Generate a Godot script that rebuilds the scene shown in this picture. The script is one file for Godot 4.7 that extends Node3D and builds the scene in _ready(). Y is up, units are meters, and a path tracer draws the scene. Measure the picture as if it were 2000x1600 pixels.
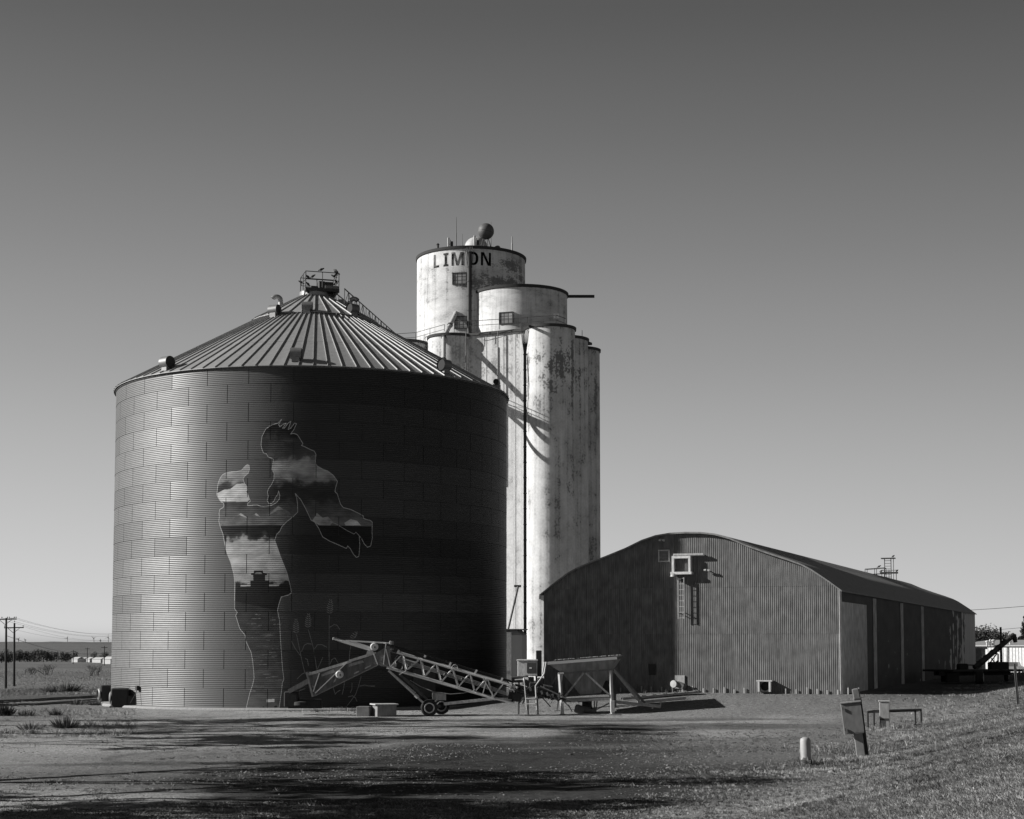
extends Node3D
# A country grain elevator, a corrugated steel bin with a mural, a barrel-roofed warehouse and loading machinery on a gravel lot.

const F := 3100.0        # focal length in pixels of the 2000 px wide photograph
const EYE := 3.6
const PITCH := 0.0715
const BINC := Vector3(-12.46, 0.0, -99.2)
const BINR := 12.12
const RING := 1.052
const RINGS := 18
const SHEETS := 30
const BINBASE := 0.12
const WHL := Vector2(1.815, 90.75)      # near left corner of the warehouse (x, depth)
const WHU := Vector2(0.928, -0.371)     # along its front
const WHV := Vector2(0.371, 0.928)      # along its side, away from the camera
const WHW := 16.84
const WHLEN := 71.3
const WHBASE := 0.96

var rng := RandomNumberGenerator.new()
var mats := {}
var texs := {}
var nz := FastNoiseLite.new()
var nz2 := FastNoiseLite.new()
var used := {}

# ---------------------------------------------------------------- geometry collector
class Geo:
	var v := PackedVector3Array()
	var n := PackedVector3Array()
	var u := PackedVector2Array()
	var c := PackedColorArray()
	var tint := Color(1, 1, 1)
	var colored := false

	func tri3(a: Vector3, b: Vector3, d: Vector3, na: Vector3, nb: Vector3, nd: Vector3, ua := Vector2.ZERO, ub := Vector2.ZERO, ud := Vector2.ZERO) -> void:
		if (b - a).cross(d - a).dot(na + nb + nd) > 0.0:
			v.append_array([a, d, b]); n.append_array([na, nd, nb]); u.append_array([ua, ud, ub])
		else:
			v.append_array([a, b, d]); n.append_array([na, nb, nd]); u.append_array([ua, ub, ud])
		if colored:
			c.append_array([tint, tint, tint])

	func tri(a: Vector3, b: Vector3, d: Vector3, hint: Vector3) -> void:
		var m := (b - a).cross(d - a)
		if m.length_squared() < 1e-16:
			return
		m = m.normalized()
		if m.dot(hint) < 0.0:
			m = -m
		tri3(a, b, d, m, m, m)

	func quad(a: Vector3, b: Vector3, d: Vector3, e: Vector3, hint: Vector3) -> void:
		tri(a, b, d, hint)
		tri(a, d, e, hint)

	func quadn(a: Vector3, b: Vector3, d: Vector3, e: Vector3, na: Vector3, nb: Vector3, nd: Vector3, ne: Vector3) -> void:
		tri3(a, b, d, na, nb, nd)
		tri3(a, d, e, na, nd, ne)

	func box(o: Vector3, s: Vector3, b := Basis.IDENTITY) -> void:
		var h := s * 0.5
		for ax in 3:
			var p := Vector3.ZERO; var q := Vector3.ZERO; var r := Vector3.ZERO
			p[ax] = h[ax]; q[(ax + 1) % 3] = h[(ax + 1) % 3]; r[(ax + 2) % 3] = h[(ax + 2) % 3]
			for sg in [1.0, -1.0]:
				var m: Vector3 = p * sg
				quad(o + b * (m + q + r), o + b * (m - q + r), o + b * (m - q - r), o + b * (m + q - r), b * m)

	# a box with chamfered edges along its vertical and top corners
	func cbox(o: Vector3, s: Vector3, ch: float, b := Basis.IDENTITY) -> void:
		var h := s * 0.5
		var ring := func(y: float, k: float) -> Array:
			var x := h.x - k; var z := h.z - k; var e := ch
			return [Vector3(-x + e, y, z), Vector3(x - e, y, z), Vector3(x, y, z - e), Vector3(x, y, -z + e), Vector3(x - e, y, -z), Vector3(-x + e, y, -z), Vector3(-x, y, -z + e), Vector3(-x, y, z - e)]
		var rs := [ring.call(-h.y, 0.0), ring.call(h.y - ch, 0.0), ring.call(h.y, ch)]
		for k in 2:
			for i in 8:
				var j := (i + 1) % 8
				var mid: Vector3 = rs[k][i] + rs[k][j] + Vector3(0, 0.0 if k == 0 else ch * 4.0, 0)
				mid.y = 0.0 if k == 0 else absf(mid.x) + absf(mid.z)
				quad(o + b * rs[k][i], o + b * rs[k][j], o + b * rs[k + 1][j], o + b * rs[k + 1][i], b * mid)
		for i in range(1, 7):
			tri(o + b * rs[2][0], o + b * rs[2][i], o + b * rs[2][i + 1], b * Vector3.UP)
			tri(o + b * rs[0][0], o + b * rs[0][i], o + b * rs[0][i + 1], b * Vector3.DOWN)

	func bar(a: Vector3, b: Vector3, w: float, h: float, up := Vector3.UP) -> void:
		var z := (b - a)
		var l := z.length()
		if l < 1e-5:
			return
		z /= l
		var x := up.cross(z)
		if x.length() < 1e-3:
			x = Vector3.RIGHT.cross(z)
			if x.length() < 1e-3:
				x = Vector3.BACK.cross(z)
		x = x.normalized()
		box((a + b) * 0.5, Vector3(w, h, l), Basis(x, z.cross(x), z))

	func tube(a: Vector3, b: Vector3, r: float, r2 := -1.0, seg := 8, caps := true) -> void:
		if r2 < 0.0:
			r2 = r
		var z := (b - a).normalized()
		var x := (Vector3.UP if absf(z.y) < 0.9 else Vector3.RIGHT).cross(z).normalized()
		var y := z.cross(x)
		for i in seg:
			var t0 := TAU * i / seg; var t1 := TAU * (i + 1) / seg
			var d0 := x * cos(t0) + y * sin(t0); var d1 := x * cos(t1) + y * sin(t1)
			quadn(a + d0 * r, a + d1 * r, b + d1 * r2, b + d0 * r2, d0, d1, d1, d0)
			if caps:
				tri(a, a + d0 * r, a + d1 * r, -z)
				tri(b, b + d0 * r2, b + d1 * r2, z)

	func path(pts: Array, r: float, seg := 6) -> void:
		var rows := []
		for k in pts.size():
			var z: Vector3 = (pts[mini(k + 1, pts.size() - 1)] - pts[maxi(k - 1, 0)]).normalized()
			var x := (Vector3.UP if absf(z.y) < 0.9 else Vector3.RIGHT).cross(z).normalized()
			var y := z.cross(x)
			var row := []
			for i in seg:
				var t := TAU * i / seg
				row.append(x * cos(t) + y * sin(t))
			rows.append(row)
		for k in pts.size() - 1:
			for i in seg:
				var j := (i + 1) % seg
				quadn(pts[k] + rows[k][i] * r, pts[k] + rows[k][j] * r, pts[k + 1] + rows[k + 1][j] * r, pts[k + 1] + rows[k + 1][i] * r, rows[k][i], rows[k][j], rows[k + 1][j], rows[k + 1][i])

	# profile: array of Vector2(radius, height along axis)
	func lathe(o: Vector3, prof: Array, seg := 24, axis := Vector3.UP, smooth := false) -> void:
		var x := (Vector3.RIGHT if absf(axis.x) < 0.9 else Vector3.UP).cross(axis).normalized()
		var z := x.cross(axis).normalized()
		for k in prof.size() - 1:
			var p: Vector2 = prof[k]; var q: Vector2 = prof[k + 1]
			var t := (q - p)
			if t.length() < 1e-6:
				continue
			var nn := Vector2(t.y, -t.x).normalized()
			var n0 := nn; var n1 := nn
			if smooth:
				if k > 0:
					var tp: Vector2 = p - prof[k - 1]
					n0 = (nn + Vector2(tp.y, -tp.x).normalized()).normalized()
				if k < prof.size() - 2:
					var tn: Vector2 = prof[k + 2] - q
					n1 = (nn + Vector2(tn.y, -tn.x).normalized()).normalized()
			for i in seg:
				var a0 := TAU * i / seg; var a1 := TAU * (i + 1) / seg
				var d0 := x * cos(a0) + z * sin(a0); var d1 := x * cos(a1) + z * sin(a1)
				quadn(o + d0 * p.x + axis * p.y, o + d1 * p.x + axis * p.y, o + d1 * q.x + axis * q.y, o + d0 * q.x + axis * q.y,
					d0 * n0.x + axis * n0.y, d1 * n0.x + axis * n0.y, d1 * n1.x + axis * n1.y, d0 * n1.x + axis * n1.y)

	func ball(o: Vector3, r: Vector3, seg := 16, b := Basis.IDENTITY) -> void:
		var half := seg / 2
		for k in half:
			for i in seg:
				var p := []
				for e in [[k, i], [k, i + 1], [k + 1, i + 1], [k + 1, i]]:
					var ph: float = PI * e[0] / half; var th: float = TAU * e[1] / seg
					p.append(Vector3(sin(ph) * cos(th), cos(ph), sin(ph) * sin(th)))
				var f := func(w: Vector3) -> Vector3: return o + b * (w * r)
				var g := func(w: Vector3) -> Vector3: return (b * (w / r)).normalized()
				tri3(f.call(p[0]), f.call(p[1]), f.call(p[2]), g.call(p[0]), g.call(p[1]), g.call(p[2]))
				tri3(f.call(p[0]), f.call(p[2]), f.call(p[3]), g.call(p[0]), g.call(p[2]), g.call(p[3]))

	func disc(o: Vector3, axis: Vector3, r: float, seg := 20) -> void:
		var x := (Vector3.UP if absf(axis.y) < 0.9 else Vector3.RIGHT).cross(axis).normalized()
		var y := axis.cross(x)
		for i in seg:
			var t0 := TAU * i / seg; var t1 := TAU * (i + 1) / seg
			tri(o, o + (x * cos(t0) + y * sin(t0)) * r, o + (x * cos(t1) + y * sin(t1)) * r, axis)

	func plate(pts: Array, thick: Vector3) -> void:      # a convex outline, given thickness
		for i in range(1, pts.size() - 1):
			tri(pts[0], pts[i], pts[i + 1], -thick)
			tri(pts[0] + thick, pts[i] + thick, pts[i + 1] + thick, thick)
		var mid := Vector3.ZERO
		for p in pts:
			mid += p
		mid /= pts.size()
		for i in pts.size():
			var a: Vector3 = pts[i]; var b: Vector3 = pts[(i + 1) % pts.size()]
			quad(a, b, b + thick, a + thick, (a + b) * 0.5 - mid)

	func mesh(shift := Vector3.ZERO) -> ArrayMesh:
		var arr := []
		arr.resize(Mesh.ARRAY_MAX)
		if shift != Vector3.ZERO:
			for i in v.size():
				v[i] -= shift
		arr[Mesh.ARRAY_VERTEX] = v
		arr[Mesh.ARRAY_NORMAL] = n
		arr[Mesh.ARRAY_TEX_UV] = u
		if colored:
			arr[Mesh.ARRAY_COLOR] = c
		var m := ArrayMesh.new()
		m.add_surface_from_arrays(Mesh.PRIMITIVE_TRIANGLES, arr)
		return m

# ---------------------------------------------------------------- nodes
func numbered(called: String) -> String:
	if not used.has(called):
		used[called] = 0
		return called
	used[called] += 1
	return "%s_%03d" % [called, used[called]]

func tag(o: Node, label: String, category: String, group := "", kind := "") -> Node:
	if label: o.set_meta("label", label)
	if category: o.set_meta("category", category)
	if group: o.set_meta("group", group)
	if kind: o.set_meta("kind", kind)
	return o

func thing(called: String, label: String, category: String, p: Vector3, group := "") -> Node3D:
	var o := Node3D.new()
	o.name = numbered(called)
	add_child(o)
	o.position = p
	tag(o, label, category, group)
	return o

func origin_of(o: Node) -> Vector3:
	var p := Vector3.ZERO
	while o is Node3D and o != self:
		p += o.position
		o = o.get_parent()
	return p

# one mesh, given in world coordinates, as a part of parent
func part(called: String, g: Geo, m: Material, parent: Node3D) -> MeshInstance3D:
	var o := MeshInstance3D.new()
	o.name = called
	parent.add_child(o, true)
	o.mesh = g.mesh(origin_of(parent))
	o.material_override = m
	return o

func whole(called: String, g: Geo, m: Material, p: Vector3, label: String, category: String, group := "") -> MeshInstance3D:
	var o := MeshInstance3D.new()
	o.name = numbered(called)
	add_child(o)
	o.mesh = g.mesh(p)
	o.position = p
	o.material_override = m
	tag(o, label, category, group)
	return o

func copy_of(o: Node3D, called: String, p: Vector3, turn: float, label: String, group := "") -> Node3D:
	var r: Node3D = o.duplicate()
	r.name = numbered(called)
	add_child(r)
	r.position = p
	r.rotation.y = turn
	r.set_meta("label", label)
	if group: r.set_meta("group", group)
	return r

# a point of the place from where it stands in the picture (2000 x 1600) and its depth
func at(px: float, py: float, d: float) -> Vector3:
	var x := (px - 1000.0) / F
	var y := (1036.0 - py) / F
	var up := y * cos(PITCH) + sin(PITCH)
	var fw := cos(PITCH) - y * sin(PITCH)
	return Vector3(d * x / fw, EYE + d * up / fw, -d)

# ---------------------------------------------------------------- materials
func gray(l: float) -> Color:
	return Color(l, l, l).linear_to_srgb()

func noise_tex(seed_: int, freq: float, lo: float, hi: float, oct := 4, size := 512, kind := FastNoiseLite.TYPE_SIMPLEX_SMOOTH, mid := 0.5, soft := 1.0) -> NoiseTexture2D:
	var key := "%d %f %f %f %d %d %d %f %f" % [seed_, freq, lo, hi, oct, size, kind, mid, soft]
	if texs.has(key):
		return texs[key]
	var f := FastNoiseLite.new()
	f.seed = seed_
	f.noise_type = kind
	f.frequency = freq
	f.fractal_octaves = oct
	var t := NoiseTexture2D.new()
	t.width = size; t.height = size
	t.seamless = true
	t.noise = f
	var g := Gradient.new()
	g.offsets = PackedFloat32Array([clampf(mid - 0.5 * soft, 0.0, 0.99), clampf(mid + 0.5 * soft, 0.01, 1.0)])
	g.colors = PackedColorArray([gray(lo), gray(hi)])
	t.color_ramp = g
	texs[key] = t
	return t

func mat(l: float, rough := 0.8, metal := 0.0, worn := true) -> StandardMaterial3D:
	var key := "%f %f %f %s" % [l, rough, metal, worn]
	if mats.has(key):
		return mats[key]
	var m := StandardMaterial3D.new()
	m.resource_name = "surface"
	m.albedo_color = gray(minf(l * (1.15 if worn else 1.0), 0.95) * 0.76)
	m.roughness = rough
	m.metallic = metal
	if worn:
		m.albedo_texture = noise_tex(11, 0.012, 0.55, 1.0, 5)
		m.uv1_triplanar = true
		m.uv1_world_triplanar = true
		m.uv1_scale = Vector3(0.9, 0.35, 0.9)
	mats[key] = m
	return m

func smooth(a: float, b: float, x: float) -> float:
	var t := clampf((x - a) / (b - a), 0.0, 1.0)
	return t * t * (3.0 - 2.0 * t)

# ---------------------------------------------------------------- lie of the land
func bank_s(x: float, d: float) -> float:
	return 0.93 * (x - 4.6) - 0.36 * (d - 32.6)

func wh_local(x: float, d: float) -> Vector2:
	var q := Vector2(x, d) - WHL
	return Vector2(q.dot(WHU), q.dot(WHV))

func land(x: float, d: float) -> float:
	var h := 0.0
	var s := bank_s(x, d)
	h += 0.25 * (sqrt(s * s + 1.0) + s) * 0.5 * (1.0 - smooth(120.0, 180.0, d))
	h = minf(h, 2.2 + 0.02 * h)
	var q := wh_local(x, d)
	var e := Vector3(maxf(0.0, q.x - WHW) / 30.0, maxf(0.0, -q.y) / 7.5, maxf(0.0, -q.x) / 6.0).length() + maxf(0.0, q.y - WHLEN) / 50.0
	h += WHBASE * (1.0 - smooth(0.0, 1.0, e)) - 0.02
	var left := smooth(-16.0, -45.0, x)
	h += left * (-2.7 * smooth(112.0, 225.0, d) - 3.2 * smooth(225.0, 900.0, d))
	var far := smooth(1300.0, 4200.0, d)
	h += far * (8.0 + 6.0 * nz.get_noise_2d(x * 0.05, d * 0.02) + left * 6.0)
	h += 0.05 * nz.get_noise_2d(x * 3.0, d * 3.0) * smooth(10.0, 30.0, d) + 0.018 * nz2.get_noise_2d(x * 14.0, d * 14.0)
	if left > 0.0:
		h += left * 0.25 * nz.get_noise_2d(x * 1.3 + 90.0, d * 1.3)
	return h

func on_land(x: float, d: float) -> Vector3:
	return Vector3(x, land(x, d), -d)

# where the line of sight through a pixel meets the ground
func ground_at(px: float, py: float) -> Vector3:
	var lo := 8.0; var hi := 400.0
	for d in range(10, 400, 2):
		var p := at(px, py, d)
		if p.y < land(p.x, d):
			hi = d
			break
		lo = d
	for k in 20:
		var m := (lo + hi) * 0.5
		var p := at(px, py, m)
		if p.y < land(p.x, m): hi = m
		else: lo = m
	var r := at(px, py, hi)
	return Vector3(r.x, land(r.x, hi), r.z)

func _ready() -> void:
	rng.seed = 20240611
	nz.seed = 5; nz.frequency = 0.05; nz.fractal_octaves = 4
	nz2.seed = 9; nz2.frequency = 0.05; nz2.fractal_octaves = 3
	# camera
	var cam := Camera3D.new()
	cam.name = "camera"
	add_child(cam)
	cam.position = Vector3(0, EYE, 0)
	cam.rotation.x = PITCH
	cam.near = 0.1
	cam.far = 30000.0
	cam.projection = Camera3D.PROJECTION_FRUSTUM
	cam.size = 0.1 * 1600.0 / F
	cam.frustum_offset = Vector2(0, 0.1 * 236.0 / F)
	cam.current = true
	# sky: clear, dark overhead, pale at the horizon
	var we := WorldEnvironment.new()
	we.name = "environment"
	add_child(we)
	var env := Environment.new()
	we.environment = env
	env.background_mode = Environment.BG_SKY
	env.tonemap_mode = Environment.TONE_MAPPER_LINEAR
	env.tonemap_exposure = 1.4
	env.sdfgi_enabled = true
	env.ssao_enabled = true
	env.ssil_enabled = true
	var sky := Sky.new()
	var pan := PanoramaSkyMaterial.new()
	pan.panorama = sky_picture()
	sky.sky_material = pan
	env.sky = sky
	env.background_energy_multiplier = 0.714
	# sun: low, from the left
	var sun := DirectionalLight3D.new()
	sun.name = "sun"
	add_child(sun)
	var el := deg_to_rad(25.0); var bear := deg_to_rad(268.0)
	var to_sun := Vector3(sin(bear) * cos(el), sin(el), -cos(bear) * cos(el))
	sun.look_at_from_position(to_sun * 100.0, Vector3.ZERO, Vector3.UP)
	sun.light_energy = 1.6
	sun.light_color = Color(1.0, 0.995, 0.985)
	sun.light_angular_distance = 0.5
	sun.shadow_enabled = true

	make_ground()
	make_bin()
	make_elevator()
	make_warehouse()
	make_conveyor()
	make_hopper()
	make_yard()
	make_left()
	make_right()
	make_bank_things()
	make_plants()

func sky_picture() -> ImageTexture:
	var stops := [[0.0, 0.645], [1.0, 0.62], [3.0, 0.55], [6.0, 0.45], [10.0, 0.325], [14.0, 0.23], [18.0, 0.158], [22.0, 0.105], [30.0, 0.062], [45.0, 0.042], [90.0, 0.034]]
	var im := Image.create_empty(512, 256, false, Image.FORMAT_RGBF)
	for r in 256:
		var e := 90.0 - (r + 0.5) / 256.0 * 180.0
		var l := 0.2
		if e >= 0.0:
			for k in stops.size() - 1:
				if e >= stops[k][0] and e <= stops[k + 1][0]:
					var t: float = (e - stops[k][0]) / (stops[k + 1][0] - stops[k][0])
					l = lerpf(stops[k][1], stops[k + 1][1], t)
		# a little brighter toward the sun, darker away from it
		for i in 512:
			var az := TAU * (i + 0.5) / 512.0            # column 0 looks away from the camera's view
			var dir := sin(az)                            # -1 to the left of the view, +1 to the right
			var k := 1.0 - lerpf(0.2, 0.36, smooth(0.0, 20.0, e)) * dir
			if e < 0.0: k = 1.0
			im.set_pixel(i, r, Color(l * k, l * k, l * k))
	return ImageTexture.create_from_image(im)

# ---------------------------------------------------------------- ground
func ground_tone(x: float, d: float) -> float:
	var grit := nz.get_noise_2d(x * 2.2, d * 2.2)
	var broad := nz.get_noise_2d(x * 0.28 + 40.0, d * 0.5)
	var lot := 0.34 + 0.06 * grit
	# trodden dirt and weeds in the middle of the lot, gravel on the left
	var dirt := smooth(-0.22, 0.28, broad + 0.024 * (x + 3.0) + 0.10 * grit)
	lot = lerpf(lot, 0.125 + 0.04 * grit, dirt * 0.8)
	# dark earth, darker streaks and pale wheel tracks drawn out along the way across the lot
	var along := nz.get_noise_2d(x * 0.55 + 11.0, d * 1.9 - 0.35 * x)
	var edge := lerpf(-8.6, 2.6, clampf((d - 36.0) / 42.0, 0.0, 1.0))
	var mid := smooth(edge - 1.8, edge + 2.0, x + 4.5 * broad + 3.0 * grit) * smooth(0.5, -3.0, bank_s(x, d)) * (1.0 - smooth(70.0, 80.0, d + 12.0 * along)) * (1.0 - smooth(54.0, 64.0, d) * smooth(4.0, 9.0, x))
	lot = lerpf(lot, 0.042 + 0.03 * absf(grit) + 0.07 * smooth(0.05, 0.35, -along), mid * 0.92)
	lot = lerpf(lot, 0.06 + 0.05 * absf(grit), 0.7 * smooth(0.22, 0.42, along + 0.2 * grit) * smooth(36.0, 44.0, d) * (1.0 - smooth(76.0, 82.0, d)))
	var rut := absf(nz2.get_noise_2d(x * 0.9, d * 2.6 + 0.6 * x))
	lot *= 1.0 - 0.32 * smooth(0.05, 0.0, rut)
	# wheel marks where lorries swing round
	for w in [[-7.5, 51.0, 3.6, 2.4], [-7.2, 51.2, 5.6, 4.0], [-3.0, 47.0, 3.0, 2.6], [4.0, 66.0, 12.0, 5.0], [4.5, 66.2, 14.0, 6.6]]:
		var e := Vector2((x - w[0]) / w[2], (d - w[1]) / w[3]).length()
		lot *= 1.0 - 0.3 * smooth(0.07, 0.02, absf(e - 1.0) * (1.0 + 0.5 * grit))
	lot = lerpf(lot, 0.2 + 0.03 * grit, smooth(1.0, -3.0, bank_s(x, d)) * smooth(-9.0, -3.0, bank_s(x, d)) * smooth(44.0, 52.0, d) * 0.9)
	var grass := 0.15 + 0.05 * nz.get_noise_2d(x * 1.1 + 7.0, d * 1.1) + 0.02 * grit
	var t := lerpf(lot, grass, smooth(-2.0, 3.0, bank_s(x, d) + 2.0 * grit))
	var q := wh_local(x, d)
	if q.y > -9.0 and q.y < 0.0 and q.x > -4.0 and q.x < WHW + 3.0:
		t = lerpf(t, 0.17 + 0.05 * grit, 0.8 * smooth(-8.0, -5.0, q.y + grit * 2.0))
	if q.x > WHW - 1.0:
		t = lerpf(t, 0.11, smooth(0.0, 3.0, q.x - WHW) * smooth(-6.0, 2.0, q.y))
	var left := smooth(-18.0, -26.0, x + 4.0 * broad) * smooth(62.0, 74.0, d)
	var field := 0.13 + 0.035 * grit + 0.06 * nz.get_noise_2d(x * 0.16, d * 0.35)
	t = lerpf(t, field, maxf(left * smooth(92.0, 104.0, d) , 0.65 * left))
	var band := 0.15 + 0.09 * nz.get_noise_2d(x * 0.012 + 300.0, d * 0.07)
	t = lerpf(t, band, smooth(170.0, 260.0, d))
	t = lerpf(t, 0.165 + 0.05 * nz.get_noise_2d(x * 0.006 + 50.0, d * 0.012), smooth(900.0, 1500.0, d))
	return clampf(t * 1.75, 0.05, 0.62)

func make_ground() -> void:
	var az := PackedFloat32Array()
	var a := -180.0
	while a < 180.01:
		az.append(deg_to_rad(a))
		a += 0.13 if absf(a) < 23.0 else (1.0 if absf(a) < 40.0 else 7.0)
	var rad := PackedFloat32Array([0.5, 3.0, 6.0, 9.0])
	var r := 11.0
	while r < 9500.0:
		rad.append(r)
		r *= 1.009 if r < 112.0 else 1.0175 if r < 160.0 else (1.03 if r < 1200.0 else 1.08)
	var w := az.size(); var h := rad.size()
	var v := PackedVector3Array(); v.resize(w * h)
	var n := PackedVector3Array(); n.resize(w * h)
	var c := PackedColorArray(); c.resize(w * h)
	for j in h:
		for i in w:
			var x := sin(az[i]) * rad[j]; var d := cos(az[i]) * rad[j]
			v[j * w + i] = Vector3(x, land(x, d), -d)
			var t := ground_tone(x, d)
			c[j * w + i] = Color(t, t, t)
	for j in h:
		for i in w:
			var p := v[j * w + mini(i + 1, w - 1)] - v[j * w + maxi(i - 1, 0)]
			var q := v[mini(j + 1, h - 1) * w + i] - v[maxi(j - 1, 0) * w + i]
			var m := p.cross(q)
			if m.y < 0.0: m = -m
			n[j * w + i] = m.normalized() if m.length() > 1e-6 else Vector3.UP
	var ix := PackedInt32Array()
	ix.resize((w - 1) * (h - 1) * 6)
	var k := 0
	for j in h - 1:
		for i in w - 1:
			var e := j * w + i
			for o in [e, e + w + 1, e + 1, e, e + w, e + w + 1]:
				ix[k] = o
				k += 1
	# clockwise seen from above
	var s0 := (v[ix[1]] - v[ix[0]]).cross(v[ix[2]] - v[ix[0]])
	if s0.y > 0.0:
		for q in range(0, ix.size(), 3):
			var o := ix[q + 1]
			ix[q + 1] = ix[q + 2]
			ix[q + 2] = o
	var arr := []
	arr.resize(Mesh.ARRAY_MAX)
	arr[Mesh.ARRAY_VERTEX] = v
	arr[Mesh.ARRAY_NORMAL] = n
	arr[Mesh.ARRAY_COLOR] = c
	arr[Mesh.ARRAY_INDEX] = ix
	var m := ArrayMesh.new()
	m.add_surface_from_arrays(Mesh.PRIMITIVE_TRIANGLES, arr)
	var g := StandardMaterial3D.new()
	g.resource_name = "ground"
	g.vertex_color_use_as_albedo = true
	g.roughness = 1.0
	g.metallic_specular = 0.1
	g.albedo_texture = noise_tex(21, 0.03, 0.42, 1.0, 5, 1024, FastNoiseLite.TYPE_SIMPLEX_SMOOTH, 0.5, 0.7)
	g.uv1_triplanar = true; g.uv1_world_triplanar = true
	g.uv1_scale = Vector3(0.31, 0.31, 0.31)
	g.detail_enabled = true
	g.detail_blend_mode = BaseMaterial3D.BLEND_MODE_MUL
	g.detail_albedo = noise_tex(22, 0.045, 0.6, 1.0, 4, 1024, FastNoiseLite.TYPE_SIMPLEX_SMOOTH, 0.5, 0.7)
	g.detail_uv_layer = BaseMaterial3D.DETAIL_UV_2
	g.uv2_triplanar = true; g.uv2_world_triplanar = true
	g.uv2_scale = Vector3(0.067, 0.067, 0.067)
	g.heightmap_enabled = true
	g.heightmap_texture = noise_tex(23, 0.09, 0.0, 1.0, 3, 1024)
	g.heightmap_scale = 3.0
	var o := MeshInstance3D.new()
	o.name = "ground"
	o.mesh = m
	o.material_override = g
	add_child(o)
	tag(o, "wide gravel lot with grassy bank and dry prairie running to the horizon", "ground", "", "structure")

# ---------------------------------------------------------------- the steel bin
func bin_point(th: float, y: float, r := BINR) -> Vector3:
	return BINC + Vector3(sin(th) * r, y, cos(th) * r)

# angle and height on the bin's wall of a point drawn in the mural
func wall_spot(px: float, py: float) -> Vector2:
	var dir := at(px, py, 1.0) - Vector3(0, EYE, 0)
	var o := Vector2(0, 0) - Vector2(BINC.x, BINC.z)
	var f := Vector2(dir.x, dir.z)
	var b := o.dot(f); var aa := f.dot(f); var cc := o.dot(o) - BINR * BINR
	var disc := maxf(0.0, b * b - aa * cc)
	var t := (-b - sqrt(disc)) / aa
	var p := Vector3(0, EYE, 0) + dir * t - BINC
	return Vector2(atan2(p.x, p.z), p.y - BINBASE)

func sheet(th0: float, th1: float, y0: float, y1: float, uvr = null, off := 0.0, segs := 5) -> Geo:
	var g := Geo.new()
	var pitch := RING / 10.0
	var amp := 0.0062
	var rows := 40
	var pos := func(i: int, j: int) -> Array:
		var th := lerpf(th0, th1, float(i) / segs)
		var y := lerpf(y0, y1, float(j) / rows)
		var ph := TAU * (y - y0) / pitch
		var r := BINR + off + amp * sin(ph)
		var sl := amp * TAU / pitch * cos(ph)
		var uv := Vector2.ZERO
		if uvr != null:
			uv = Vector2((th - uvr[0]) / (uvr[1] - uvr[0]), 1.0 - y / uvr[2])
		return [Vector3(sin(th) * r, y, cos(th) * r), Vector3(sin(th), -sl, cos(th)).normalized(), uv]
	for j in rows:
		for i in segs:
			var a: Array = pos.call(i, j); var b: Array = pos.call(i + 1, j)
			var c: Array = pos.call(i + 1, j + 1); var d: Array = pos.call(i, j + 1)
			g.tri3(a[0], b[0], c[0], a[1], b[1], c[1], a[2], b[2], c[2])
			g.tri3(a[0], c[0], d[0], a[1], c[1], d[1], a[2], c[2], d[2])
	return g

func galvanised(l: float, rough: float, metal: float) -> StandardMaterial3D:
	var key := "galv %f %f %f" % [l, rough, metal]
	if mats.has(key): return mats[key]
	var m := StandardMaterial3D.new()
	m.resource_name = "galvanised steel"
	m.albedo_color = gray(l)
	m.metallic = metal
	m.roughness = rough
	m.albedo_texture = noise_tex(31, 0.01, 0.72, 1.0, 5)
	m.uv1_triplanar = true; m.uv1_world_triplanar = true
	m.uv1_scale = Vector3(0.4, 0.8, 0.4)
	mats[key] = m
	return m

const GALV := 0.14
const GALVR := 0.56
const GALVM := 0.42

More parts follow.
